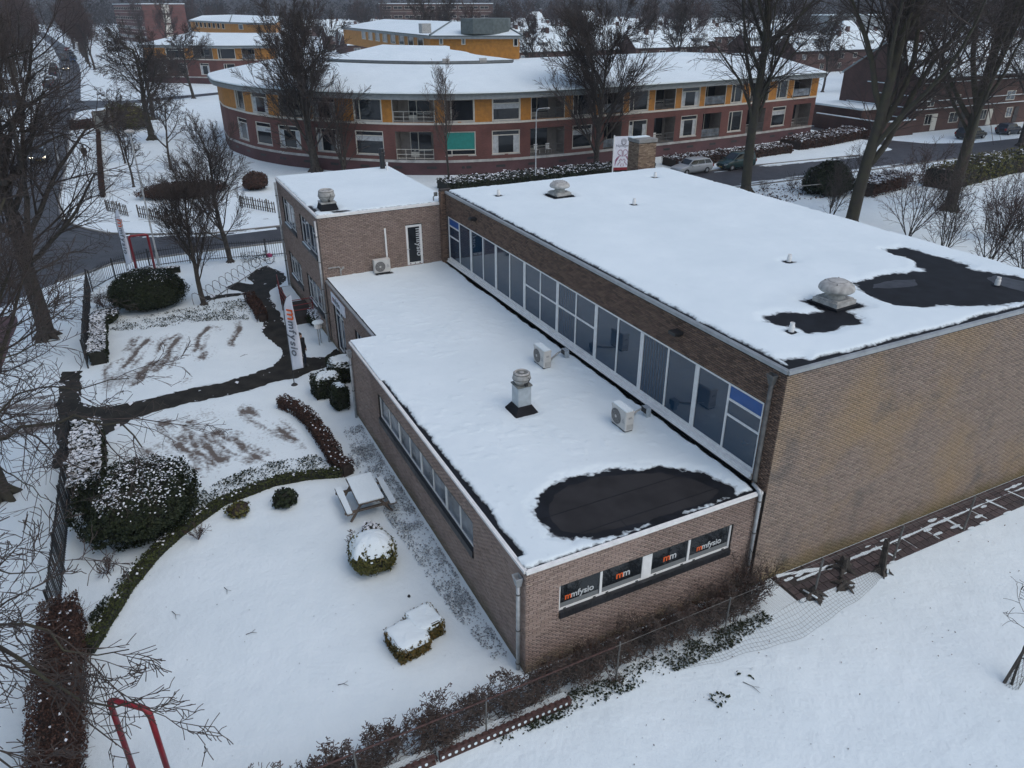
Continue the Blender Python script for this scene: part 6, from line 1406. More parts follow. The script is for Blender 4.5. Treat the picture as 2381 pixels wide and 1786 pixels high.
def eaves(home, f, s0, s1, z3, zt, out, depth, rise, thick=.10, seams=True):
    uvobj(rib(f, s0, s1, z3, z3 + .02, 0.0, w2=out - .12), 'soffit', M['fascia'], home); uvobj(rib(f, s0, s1, z3 + .02, zt - .1, out - .12), 'fascia', M['fascia'], home)
    join([rib(f, s0, s1, zt - .1, zt - .1, out - .12, w2=out + .04), rib(f, s0, s1, zt - .1, zt + .02, out + .04)]).obj('gutter', M['zincroof'], home)
    rib(f, s0, s1, zt + .02, zt + .02, out + .04, w2=out - .1).obj('gutter_edge', M['zincroof'], home)
    rf = join([rib(f, s0, s1, zt + .021, zt + .13, out - .07, w2=out - .11), rib(f, s0, s1, zt + .13, zt + rise, out - .11, w2=-depth)]); rf.obj('roof', M['snow'], home)
    rib(f, s0, s1, zt + rise - .25, zt + rise - .02, -depth + .0).obj('ridge_trim', M['zincroof'], home)
    return
CP = [(-112, 16), (-104, 9), (-96, 5.4), (-87, 4.9), (-79, 6.5), (-73.6, 9.0), (-67.6, 13.6), (-63.2, 18.6), (-60.6, 23.6), (-59.3, 29), (-59.0, 36), (-59.6, 46), (-60.6, 60), (-62.6, 75.2)]
home = thing('care_home', 'long curved red brick and yellow panelled care home with snowy roofs behind the clinic', 'building')
UP = [('w', 551, 569, 1), ('w', 588, 623, 0), ('r', 652, 703, 1), ('w', 728, 778, 0), ('w', 824, 886, 1), ('r', 913, 1010, 0), ('w', 1036, 1104, 1), ('w', 1146, 1210, 3), ('r', 1236, 1313, 1), ('w', 1335, 1380, 1), ('r', 1404, 1449, 2), ('w', 1465, 1507, 1), ('r', 1523, 1569, 1), ('w', 1585, 1625, 0), ('r', 1638, 1684, 2), ('w', 1698, 1722, 1), ('r', 1742, 1783, 1), ('w', 1802, 1826, 1), ('r', 1840, 1878, 2)]
GP = [('w', 560, 581, 0), ('w', 600, 634, 3), ('w', 653, 700, 0), ('w', 739, 793, 4), ('w', 829, 893, 3), ('r', 922, 1010, 0), ('w', 1036, 1107, 2), ('w', 1146, 1210, 0), ('r', 1235, 1312, 1), ('w', 1331, 1376, 3), ('r', 1404, 1445, 2), ('w', 1461, 1502, 4), ('r', 1518, 1566, 1), ('w', 1580, 1617, 0), ('r', 1629, 1671, 2), ('w', 1688, 1718, 1), ('r', 1730, 1770, 1), ('w', 1787, 1817, 3), ('r', 1834, 1872, 1)]
f, L, s_of = care_facade(home, CP, UP, GP)
eaves(home, f, 0, L, 7.38, 7.95, .95, 9.5, 2.0)
uvobj(join([rib(lambda s, w=0: f(L, -w - s), 0, 11, 0, 7.38)]), 'wall', M['redbrick'], home)
# set back second roof with its own low fascia
s0, s1 = s_of(850, 150), s_of(1290, 150)
def f2nd(s, w=0.0): return f(s, w - 10.2)
u = [s0 - 16 + (s1 - s0 + 16) * i / 30 for i in range(31)]
m = MB(); v = []
for i, s in enumerate(u):
    k = i / 30; d = 8.5 * min(1, (1 - k) * 2.8) ** .8; a, b = f2nd(s, .3), f2nd(s, -d - .1); v += [(a[0], a[1], 10.25), (b[0], b[1], 10.25 + 1.15 * min(1, d / 8.5) + .02)]
m.add(v, [(2 * i, 2 * i + 2, 2 * i + 3, 2 * i + 1) for i in range(30)]); m.obj('upper_roof', M['snow'], home)
rib(f2nd, u[0], u[-1], 10.0, 10.2, .33).obj('fascia', M['fascia'], home); rib(f2nd, u[0], u[-1], 9.5, 10.0, .1).obj('upper_wall', M['fascia'], home); rib(f2nd, u[0], u[-1], 10.2, 10.26, .36, w2=.30).obj('gutter', M['zincroof'], home)
for s in (s_of(1010, 150), s_of(1180, 150)): sbox(f2nd, s, s + 1.6, 10.05, 10.5, .0, .34).obj('roof_hatch', M['band'], home)
# flat snow between the roofs and the rear of the block
m = MB(); v = []
for i in range(41):
    s = 4 + (L - 4) * i / 40; a, b = f(s, -9.4), f(s, -26 if s > 30 else -9.4 - max(2, s * .5)); v += [(a[0], a[1], 9.6), (b[0], b[1], 9.3)]
m.add(v, [(2 * i, 2 * i + 2, 2 * i + 3, 2 * i + 1) for i in range(40)]); m.obj('flat_roof', M['snow'], home)
# yellow top storey
def top_block(home, e0, ec, e1, a0, ac, a1, ze, za, wins, zbase=9.4, inset=.7, deep=14):
    E = [np.array(q[:2]) for q in (e0, ec, e1)]; A = [np.array(q[:2]) for q in (a0, ac, a1)]
    cen = np.mean(A, 0); wall = [p + (cen - p) / np.linalg.norm(cen - p) * inset for p in E]
    m = MB(); m.uv = []
    for (p, q) in ((wall[0], wall[1]), (wall[1], wall[2])): m.add([(p[0], p[1], zbase), (q[0], q[1], zbase), (q[0], q[1], ze - .2), (p[0], p[1], ze - .2)], [(0, 1, 2, 3)])
    bk = wall[2] + (A[2] - E[2]) * 1.0; m.add([(wall[2][0], wall[2][1], zbase), (bk[0], bk[1], zbase), (bk[0], bk[1], ze - .2), (wall[2][0], wall[2][1], ze - .2)], [(0, 1, 2, 3)])
    m.obj('top_storey_wall', M['yellow'], home)
    m = MB()
    for (p, q) in ((E[0], E[1]), (E[1], E[2])): m.add([(p[0], p[1], ze - .35), (q[0], q[1], ze - .35), (q[0], q[1], ze), (p[0], p[1], ze)], [(0, 1, 2, 3)])
    for (p, q, r_, s) in ((E[0], E[1], wall[1], wall[0]), (E[1], E[2], wall[2], wall[1])): m.add([(p[0], p[1], ze - .35), (q[0], q[1], ze - .35), (r_[0], r_[1], ze - .3), (s[0], s[1], ze - .3)], [(0, 1, 2, 3)])
    m.obj('fascia', M['fascia'], home)
    t_ = MB()
    for (p, q) in ((E[0], E[1]), (E[1], E[2])): d = (p - cen) / np.linalg.norm(p - cen) * .06; e = (q - cen) / np.linalg.norm(q - cen) * .06; t_.add([(p[0] + d[0], p[1] + d[1], ze - .04), (q[0] + e[0], q[1] + e[1], ze - .04), (q[0] + e[0], q[1] + e[1], ze + .07), (p[0] + d[0], p[1] + d[1], ze + .07)], [(0, 1, 2, 3)])
    t_.obj('gutter', M['zincroof'], home)
    m = MB(); B = [2 * A[i] - E[i] for i in range(3)]
    for (i, j) in ((0, 1), (1, 2)):
        m.add([(E[i][0], E[i][1], ze + .05), (E[j][0], E[j][1], ze + .05), (A[j][0], A[j][1], za), (A[i][0], A[i][1], za)], [(0, 1, 2, 3)])
        m.add([(A[i][0], A[i][1], za), (A[j][0], A[j][1], za), (B[j][0], B[j][1], ze), (B[i][0], B[i][1], ze)], [(0, 1, 2, 3)])
    m.add([(E[2][0], E[2][1], ze + .05), (B[2][0], B[2][1], ze), (A[2][0], A[2][1], za)], [(0, 1, 2)])
    m.obj('top_roof', M['snow'], home)
    MB().tube([(E[1][0], E[1][1], ze + .12), (A[1][0], A[1][1], za + .06)], .12, 5).obj('hip_flashing', M['zincroof'], home)
    MB().tube([(E[2][0], E[2][1], ze + .1), (A[2][0], A[2][1], za + .05)], .1, 5).obj('hip_flashing', M['zincroof'], home)
    for (side, u0, u1, z0, z1, g) in wins:
        p, q = wall[side], wall[side + 1]; d = q - p; Ln = np.linalg.norm(d); d /= Ln; n = np.array([d[1], -d[0]]); fr = frame((p[0], p[1], 0), (d[0], d[1], 0), (n[0], n[1], 0)); m = MB(); a, b = u0 * Ln, u1 * Ln
        m.fbox(fr, a, a + .12, z0, z1, 0, .1).fbox(fr, b - .12, b, z0, z1, 0, .1).fbox(fr, a + .12, b - .12, z1 - .12, z1, 0, .1).fbox(fr, a + .12, b - .12, z0, z0 + .1, 0, .1)
        w = m.obj('window', M['frameCream'], home); MB().fbox(fr, a + .05, b - .05, z0 + .05, z1 - .05, .01, .05).obj('pane', M[g], w)
e0, ec, e1 = gz(793, 65, 12.0), gz(999, 81, 12.3), gz(1214, 81, 12.3)
a0, ac, a1 = gz(893, 43, 13.6), gz(1050, 48, 13.6), gz(1165, 62, 13.1)
wn = [(0, .28 + i * .088, .28 + i * .088 + .05, 10.6, 11.95, 'glass2') for i in range(8)] + [(1, .10, .145, 11.1, 11.9, 'glass_pale'), (1, .35, .395, 11.1, 11.9, 'glass_pale'), (1, .93, .985, 10.9, 11.95, 'glass2')]
top_block(home, e0, ec, e1, a0, ac, a1, 12.15, 13.5, wn)
p = gz(1130, 62, 13.2); MB().prism([(p[0] + 3.2 * math.cos(a) * .7, p[1] + 3.6 * math.sin(a)) for a in np.linspace(0, 2 * PI, 9)[:-1]], 12.4, 14.2).obj('plant_room', M['zincroof'], home)
p = gz(988, 63, 13.3); MB().box(p[0] - .6, p[0] + .6, p[1] - .6, p[1] + .6, 12.6, 13.7).obj('roof_vent_box', M['ventgrey'], home)
# second home of the same kind to the left
home2 = thing('care_home', 'farther red brick and yellow building with low snowy roofs left of the curved care home', 'building')
A_, B_, C_ = gz(330, 103, 8), gz(407, 104, 8), gz(640, 105, 8)
q0 = gz(560, 197, 0)
P2 = [tuple(A_[:2]), (tuple((A_[:2] + B_[:2]) / 2 + np.array([.6, -.6]))), tuple(B_[:2]), tuple((B_[:2] + C_[:2]) / 2 + np.array([2.0, -1.0])), tuple(C_[:2])]
def pxwin(lst): return lst
f_, L_, so_ = arc_fn(P2)
def care2(home):
    U = [('w', 410, 452, 0), ('r', 472, 515, 1), ('w', 527, 566, 1), ('r', 582, 610, 2)]; G = [('w', 398, 422, 0), ('w', 449, 468, 3), ('w', 497, 517, 0), ('w', 550, 575, 1)]
    global_f = care_facade(home, P2, U, G, plinth_vents=False)
    return global_f
f_, L_, so_ = care2(home2); eaves(home2, f_, 0, L_, 7.38, 7.95, .95, 14, 2.1)
uvobj(rib(lambda s, w=0: f_(0, -w - s), 0, 14, 0, 7.4), 'wall', M['redbrick'], home2)
e0, ec, e1 = gz(438, 47.5, 11.9), gz(534, 52, 11.9), gz(640, 55, 11.9); sc_ = lambda P, z: CAM + (P - CAM) * 1.0
a0, ac, a1 = gz(470, 36, 13.0), gz(540, 34, 13.0), gz(650, 38, 13.0)
top_block(home2, e0, ec, e1, a0, ac, a1, 11.9, 13.0, [(0, .15 + i * .11, .15 + i * .11 + .06, 10.2, 11.6, 'glass2') for i in range(7)] + [(1, .2, .3, 10.3, 11.5, 'glass_pale')], zbase=9.0)

# ------------------------------------------------------------------ houses, far blocks
def dormer(parent, x, y, z, w=2.6, h=1.25, d=2.4):
    o = MB().box(x - d, x, y - w / 2, y + w / 2, z, z + h).obj('dormer', M['roofdark'], parent)
    MB().box(x - d - .1, x + .15, y - w / 2 - .15, y + w / 2 + .15, z + h, z + h + .16).obj('dormer_roof', M['snow'], o)
    m = MB(); n = 3
    for i in range(n + 1): yy = y - w / 2 + .1 + (w - .2) * i / n; m.box(x + .001, x + .07, yy - .05, yy + .05, z + .2, z + h - .05)
    m.box(x + .001, x + .065, y - w / 2 + .1, y + w / 2 - .1, z + .15, z + .25).box(x + .001, x + .065, y - w / 2 + .1, y + w / 2 - .1, z + h - .15, z + h - .05)
    m.obj('window', M['frameCream'], o); MB().box(x + .002, x + .03, y - w / 2 + .1, y + w / 2 - .1, z + .2, z + h - .1).obj('pane', M['glass_pale'], o)
def terrace(label, x, y, n, seed, unit=6.2, dep=9.0, ze=5.4, zr=8.7, detail=1, group='snow roofed terraced houses', rz=0.0, brick='housebrick', hip=False):
    r = random.Random(seed); t = thing('terraced_house', label, 'house', (x, y, 0), rz, group); Ln = n * unit
    m = MB(); m.uv = []
    def wq(a, b, z0, z1):
        m.add([(a[0], a[1], z0), (b[0], b[1], z0), (b[0], b[1], z1), (a[0], a[1], z1)], [(0, 1, 2, 3)]); l = math.hypot(b[0] - a[0], b[1] - a[1]); m.uv += [(0, z0), (l, z0), (l, z1), (0, z1)]
    wq((0, 0), (0, Ln), 0, ze); wq((-dep, 0), (-dep, Ln), 0, ze)
    for yy in (0, Ln):
        m.add([(0, yy, 0), (-dep, yy, 0), (-dep, yy, ze), (-dep / 2, yy, zr - .1), (0, yy, ze)], [(0, 1, 2, 3, 4)]); m.uv += [(0, 0), (dep, 0), (dep, ze), (dep / 2, zr), (0, ze)]
    uvobj(m, 'wall', M[brick], t)
    hp = dep * .35 if hip else -.15; ov = .35; rf = MB()
    e = [(ov, -.25 if not hip else -ov, ze - .05), (ov, Ln + (.25 if not hip else ov), ze - .05), (-dep / 2, Ln - hp, zr), (-dep / 2, hp, zr), (-dep - ov, -.25, ze - .05), (-dep - ov, Ln + .25, ze - .05)]
    fs = [(0, 1, 2, 3), (3, 2, 5, 4)] + ([(4, 0, 3), (1, 5, 2)] if hip else [])
    rf.add(e, fs).add([(p[0], p[1], p[2] - .16) for p in e], [(0, 1, 2, 3), (3, 2, 5, 4)]); rf.obj('roof', M['snow'], t)
    MB().box(ov - .02, ov + .1, -.2, Ln + .2, ze - .25, ze - .08).obj('gutter', M['roofdark'], t)
    for k in range(n):
        yc = (k + .5) * unit
        if r.random() < .8 and k % 2 == 0 or n == 1:
            c = MB().box(-dep / 2 - .45, -dep / 2 + .45, yc + unit / 2 - .55, yc + unit / 2 + .55, zr - 1.2, zr + 1.15).obj('chimney', M['housebrick'], t); ul = c.data.uv_layers.new(name='UVMap')
            MB().box(-dep / 2 - .4, -dep / 2 + .4, yc + unit / 2 - .5, yc + unit / 2 + .5, zr + 1.15, zr + 1.28).obj('chimney_cap', M['snow'] if r.random() < .6 else M['roofdark'], c)
        if r.random() < .5: dormer(t, -dep * .16, yc, ze + .55 + .2, w=r.uniform(2.2, 3.4))
        if detail:
            for (za, zb) in ((.9, 2.3), (3.3, 4.6)):
                m = MB(); w = 1.0 if r.random() < .5 else .7; y0 = yc - w - r.uniform(-.6, .6)
                m.box(.002, .06, y0, y0 + .08, za, zb).box(.002, .06, y0 + 2 * w - .08, y0 + 2 * w, za, zb).box(.002, .055, y0 + .08, y0 + 2 * w - .08, za, za + .08).box(.002, .055, y0 + .08, y0 + 2 * w - .08, zb - .08, zb).box(.002, .055, y0 + w - .03, y0 + w + .03, za + .08, zb - .08)
                o = m.obj('window', M['frameCream'], t); MB().box(.003, .025, y0 + .04, y0 + 2 * w - .04, za + .04, zb - .04).obj('pane', M['glass2'] if r.random() < .6 else M['glass_pale'], o)
            if detail > 1:
                MB().box(.002, .07, yc + unit * .3 - .5, yc + unit * .3 + .5, .1, 2.3).obj('door', M['roofdark'] if k % 2 else M['frameCream'], t)
    return t
# nearest row at the right, gable end towards the clinic
near_row = terrace('dark brick house row at the right with its gable end towards the street', -58.6, 89.2, 10, 3, unit=6.0, dep=12.5, ze=7.0, zr=11.2, detail=2, group=None)
for z, w in ((2.9, .28), (3.9, .2), (6.2, .2)):
    m = MB(); m.box(-.02, w, .6, 60, z, z + .07).obj('brick_ledge', M['housebrick'], near_row).data.uv_layers.new(name='UVMap'); MB().box(.0, w - .03, .5, 60, z + .071, z + .14).obj('ledge_snow', M['snow'], near_row)
for z, x0, x1 in ((3.2, -11, -1.0), (4.7, -6, -.5), (1.9, -4.6, -.3), (6.0, -8, -5)): MB().box(x0, x1, -.2, -.001, z, z + .10).obj('ledge_snow', M['snow'], near_row)
ext = MB().box(-12, -3.5, -5.5, -.21, 0, 2.9).obj('extension', M['housebrick'], near_row); ext.data.uv_layers.new(name='UVMap'); MB().box(-12.2, -3.3, -5.7, -.205, 2.905, 3.15).obj('extension_roof', M['snow'], ext)
g_ = thing('garden_wall', 'dark brick garden wall with snow on top in front of the gable end', 'wall', (-57.8, 82.5, 0)); w_ = MB().box(-.2, .2, 0, 6.4, 0, 1.9).box(-11, -.201, 0, .3, 0, 1.9).obj('wall', M['housebrick'], g_); w_.data.uv_layers.new(name='UVMap'); MB().box(-.22, .22, -.02, 6.4, 1.901, 2.0).box(-11, -.221, -.02, .32, 1.901, 2.0).obj('snow_cover', M['snow'], g_)
# the quarter of low houses stretching away; rows that nothing tells apart share a label
rr = random.Random(4); k = 0
lab = 'low brick terraced houses with snowy roof and chimneys in the quarter behind the care home'
protos = [terrace(lab, -168, 84, 5, 11), terrace(lab, -170, 122, 4, 12), terrace(lab, -196, 66, 5, 13), terrace(lab, -194, 104, 4, 14, hip=True), terrace(lab, -196, 140, 5, 15)]
rows = []
for i, x in enumerate((-222, -250, -280, -312, -346, -384, -424, -466)):
    y = 62 + i * 6 + rr.uniform(-8, 8); ymax = 190 + i * 45
    while y < ymax:
        rows.append((x + rr.uniform(-2, 2), y)); y += 38 + rr.uniform(0, 6)
rows += [(-168, 160), (-166, 195), (-140, 150), (-138, 188), (-110, 150), (-110, 190), (-92, 128)]
rows = [q for q in rows if in_view(q[0], q[1] + 14, 6, 260)]
rows.sort(); ter = list(protos)
for (x, y) in rows:
    c = copy_tree(protos[rr.randrange(5)]); c.location = (x, y, rr.uniform(-.6, .4)); c.rotation_euler.z = rr.choice([0, 0, 0, .12, -.1, PI / 2 if rr.random() < .4 else 0])
    ter.append(c)
bpy.context.view_layer.update()
ter.sort(key=lambda o: -o.location.x); nrow = 0; grp = []
for o in ter:
    if grp and grp[-1][0].location.x - o.location.x < 15: grp[-1].append(o)
    else: grp.append([o])
for i_, g__ in enumerate(grp):
    for j_, o in enumerate(sorted(g__, key=lambda q: q.location.y)): o['label'] = 'low snowy brick terrace, %s from the left in the %s row behind the care home' % (ordinal(j_ + 1), ordinal(i_ + 1))
for i, (px, py, z) in enumerate(((1245, 30, 10), (1365, 28, 10), (1560, 55, 9), (1800, 72, 8.5), (1960, 66, 8))):
    p = gz(px, py, z) if z < 15 else None; dd = np.hypot(p[0] - CAM[0], p[1] - CAM[1]); sc2 = min(1, 420 / dd); p = CAM + (p - CAM) * sc2
    t = terrace(['steep snowy gabled house poking above the far roofs, left one of a pair', 'steep snowy gabled house poking above the far roofs, right one of a pair', 'pale snowy roofed house far behind the middle tree', 'snowy hipped house with a wide dormer behind the tall tree', 'snowy pyramid roofed house left of the second tall tree'][i], p[0], p[1], 1, 30 + i, unit=9, dep=8, ze=6.5, zr=max(10.5, p[2] + .5), group=None, rz=rr.uniform(-.5, .5), hip=i > 2)
# brick flats at top left and the brick school at the top
def slab(label, p, rz, L, D, H, floors, cols, name='apartment_block', mname='housebrick', gable=True, wz=1.35):
    t = thing(name, label, 'building', (p[0], p[1], 0), rz); m = MB().box(-D, 0, 0, L, 0, H); o = m.obj('wall', M[mname], t); o.data.uv_layers.new(name='UVMap')
    MB().box(-D - .2, .25, -.2, L + .2, H, H + .35).obj('roof', M['snow'], t); fh = H / floors
    for k in range(floors):
        MB().box(.002, .12, 1, L - 1, k * fh + .5, k * fh + .62).obj('floor_band', M['frameCream'], t)
        for c in range(cols):
            y0 = 1.2 + (L - 2.4) * c / cols; w = (L - 2.4) / cols * .8; z0 = k * fh + (fh - wz) * .62
            o = MB().box(.002, .1, y0, y0 + w, z0, z0 + wz).obj('window', M['frameCream'], t); MB().box(.05, .12, y0 + .12, y0 + w / 2 - .06, z0 + .12, z0 + wz - .12).box(.05, .12, y0 + w / 2 + .06, y0 + w - .12, z0 + .12, z0 + wz - .12).obj('pane', M['glass2'], o)
        if gable: MB().box(-D * .62, -D * .45, L + .002, L + .12, k * fh + .4, (k + 1) * fh - .3).obj('stair_window', M['frameCream'], t)
    return t
p = gz(343, 85, 0); e = gz(243, 66, 0); dist = np.hypot(*(p[:2] - CAM[:2])); k = 420 / dist; pp_ = CAM[:2] + (p[:2] - CAM[:2]) * k
d_ = np.array([.985, .17]); org = pp_ - d_ * 62
slab('four storey red brick flats with white window bands at the top left', (org[0], org[1]), math.atan2(-d_[0], d_[1]), 62, 19, 16.5, 4, 15, mname='redbrick')
p = gz(885, 40, 5); k = 430 / np.hypot(*(p[:2] - CAM[:2])); q = CAM[:2] + (p[:2] - CAM[:2]) * k
slab('long grey brown brick school block with white windows far behind the roofs', (q[0], q[1]), math.radians(-16), 58, 14, 16.5, 4, 10, name='school_building')
t_ = thing('industrial_hall', 'pale low hall roof far behind the tall trees', 'building', tuple(gz(1960, 24, 12)[:2] * .0 + (CAM[:2] + (gz(1960, 30, 8)[:2] - CAM[:2]) / np.hypot(*(gz(1960, 30, 8)[:2] - CAM[:2])) * 460)) + (0,)); MB().box(-10, 10, -20, 20, 0, 11).obj('wall', M['fascia'], t_); MB().box(-10.5, 10.5, -20.5, 20.5, 11, 11.4).obj('roof', M['snow'], t_)

# ------------------------------------------------------------------ far trees and the wood behind everything
FAR = [(18, .22, .35, .9, .5, .08, .1, 5, .016), (8, .2, .4, .9, .45, .04, .14, 3, .014), (7, .15, .4, .9, .5, .02, .16, 1, .012), (3, .15, .4, .9, .5, .02, .16, 1, .012)]
proto = [tree('bare dark tree among the snowy roofs', -205, 98, 13, .28, FAR, 201, group='bare trees among the far houses', minr=.03), tree('bare dark tree among the snowy roofs', -240, 120, 15, .3, FAR, 202, group='bare trees among the far houses', minr=.03, twig='twigred')]
left_proto = [o for o in COL.objects if o.get('label', '').startswith('large spreading bare tree on the snowy lawn')][0]
sp = []
for i in range(75):
    d = rr.uniform(150, 470); az = rr.uniform(-.52, .62); dirv = np.array([FW[0], FW[1]]) / np.hypot(FW[0], FW[1]); ca, sa = math.cos(-az), math.sin(-az); v = np.array([dirv[0] * ca - dirv[1] * sa, dirv[0] * sa + dirv[1] * ca]); q = CAM[:2] + v * d
    if q[1] < 58 + (-(q[0]) - 60) * -.02 and az > -.15: continue
    if az < -.15 and d < 330: continue
    sp.append(q)
sp = [q for q in sp if in_view(q[0], q[1], 8, 60)]; ft = list(proto)
for q in sp:
    c = copy_tree(proto[rr.randrange(2)]); c.location = (q[0], q[1], 0); c.rotation_euler.z = rr.uniform(0, 6); s = rr.uniform(.75, 1.15); c.scale = (s, s, s); ft.append(c)
for j_, o in enumerate(sorted(ft, key=lambda q: pix(q.location.x, q.location.y, 8)[0])): o['label'] = 'dark bare tree among the far snowy roofs, %s from the left' % ordinal(j_ + 1)
stn = [0, 0]
for i in range(44):
    side = i % 2; x = -134 - (i // 2) * 13 + rr.uniform(-2, 2); y = (-10.5 if side else -22.5) - (max(0, -x - 262) * .055) + rr.uniform(-1, 1)
    if side and x > -235: continue
    if not side: y -= 4.5
    c = copy_tree(left_proto if i < 14 else proto[1]); c.location = (x, y, 0); c.rotation_euler.z = rr.uniform(0, 6); s = rr.uniform(.85, 1.1); c.scale = (s, s, s); stn[side] += 1; c['label'] = 'bare street tree on the %s side of the long street, %s counted from the clinic' % (('left', 'right')[side], ordinal(stn[side])); c['group'] = 'bare trees along the long street'
for i, (x, y) in enumerate(((-60, -25), (-72, -27), (-84, -26), (-96, -28), (-110, -30), (-95, -35), (-124, -35), (-142, -36))):
    c = copy_tree(left_proto); c.location = (x, y, 0); c.rotation_euler.z = i * 1.3; c.scale = (1.0 + .05 * (i % 3),) * 3; c['label'] = 'bare tree in the dense clump left of the street, %s going away from the clinic' % ordinal(i + 1); c['group'] = 'bare trees left of the street'
r = np.random.default_rng(77); V, F = [], []
dirv = np.array([FW[0], FW[1]]) / np.hypot(FW[0], FW[1]); base_az = math.atan2(dirv[1], dirv[0])
N = 1500; az = base_az + r.uniform(-.75, .75, N); dd = r.uniform(470, 900, N) ; H = r.uniform(13, 21, N) + (dd - 470) * .012
cx, cy_ = CAM[0] + dd * np.cos(az), CAM[1] + dd * np.sin(az); K = 70
u = r.random((N, K)); th = r.uniform(0, 2 * PI, (N, K)); rad = 5.0 * np.sin(np.clip(u, .02, 1) * PI) ** .6 * np.sqrt(r.random((N, K)))
P = np.stack([cx[:, None] + rad * np.cos(th), cy_[:, None] + rad * np.sin(th), H[:, None] * (.12 + .88 * u)], -1).reshape(-1, 3)
V, F = leaf_quads(P, r.normal(0, 1, P.shape), 1.15, r, .22, .3)
wd = tag(np_obj('woods', V, F, mat('far_wood', (.026, .023, .022), .95)), kind='stuff')
S = np.stack([cx, cy_, np.zeros(N), cx + r.normal(0, .5, N), cy_, H * .8, np.full(N, .35), np.full(N, .1)], 1)
hill = MB(); n = 60
for i in range(n + 1):
    a = base_az - .9 + 1.8 * i / n; hgt = 17 + 5 * float(fbm(np.array([i * .31]), np.array([.0]), 1, 9)[0]); hill.v += [(CAM[0] + 930 * math.cos(a), CAM[1] + 930 * math.sin(a), 0), (CAM[0] + 1050 * math.cos(a), CAM[1] + 1050 * math.sin(a), hgt + 8), (CAM[0] + 1500 * math.cos(a), CAM[1] + 1500 * math.sin(a), hgt + 30)]
for i in range(n):
    for j in range(2): hill.f.append([3 * i + j, 3 * i + 3 + j, 3 * i + 4 + j, 3 * i + 1 + j]); hill.m.append(0)
tag(hill.obj('hills', mat('wooded_slope', (.030, .028, .026), .95, .4, .02, coord='POS')), kind='structure')
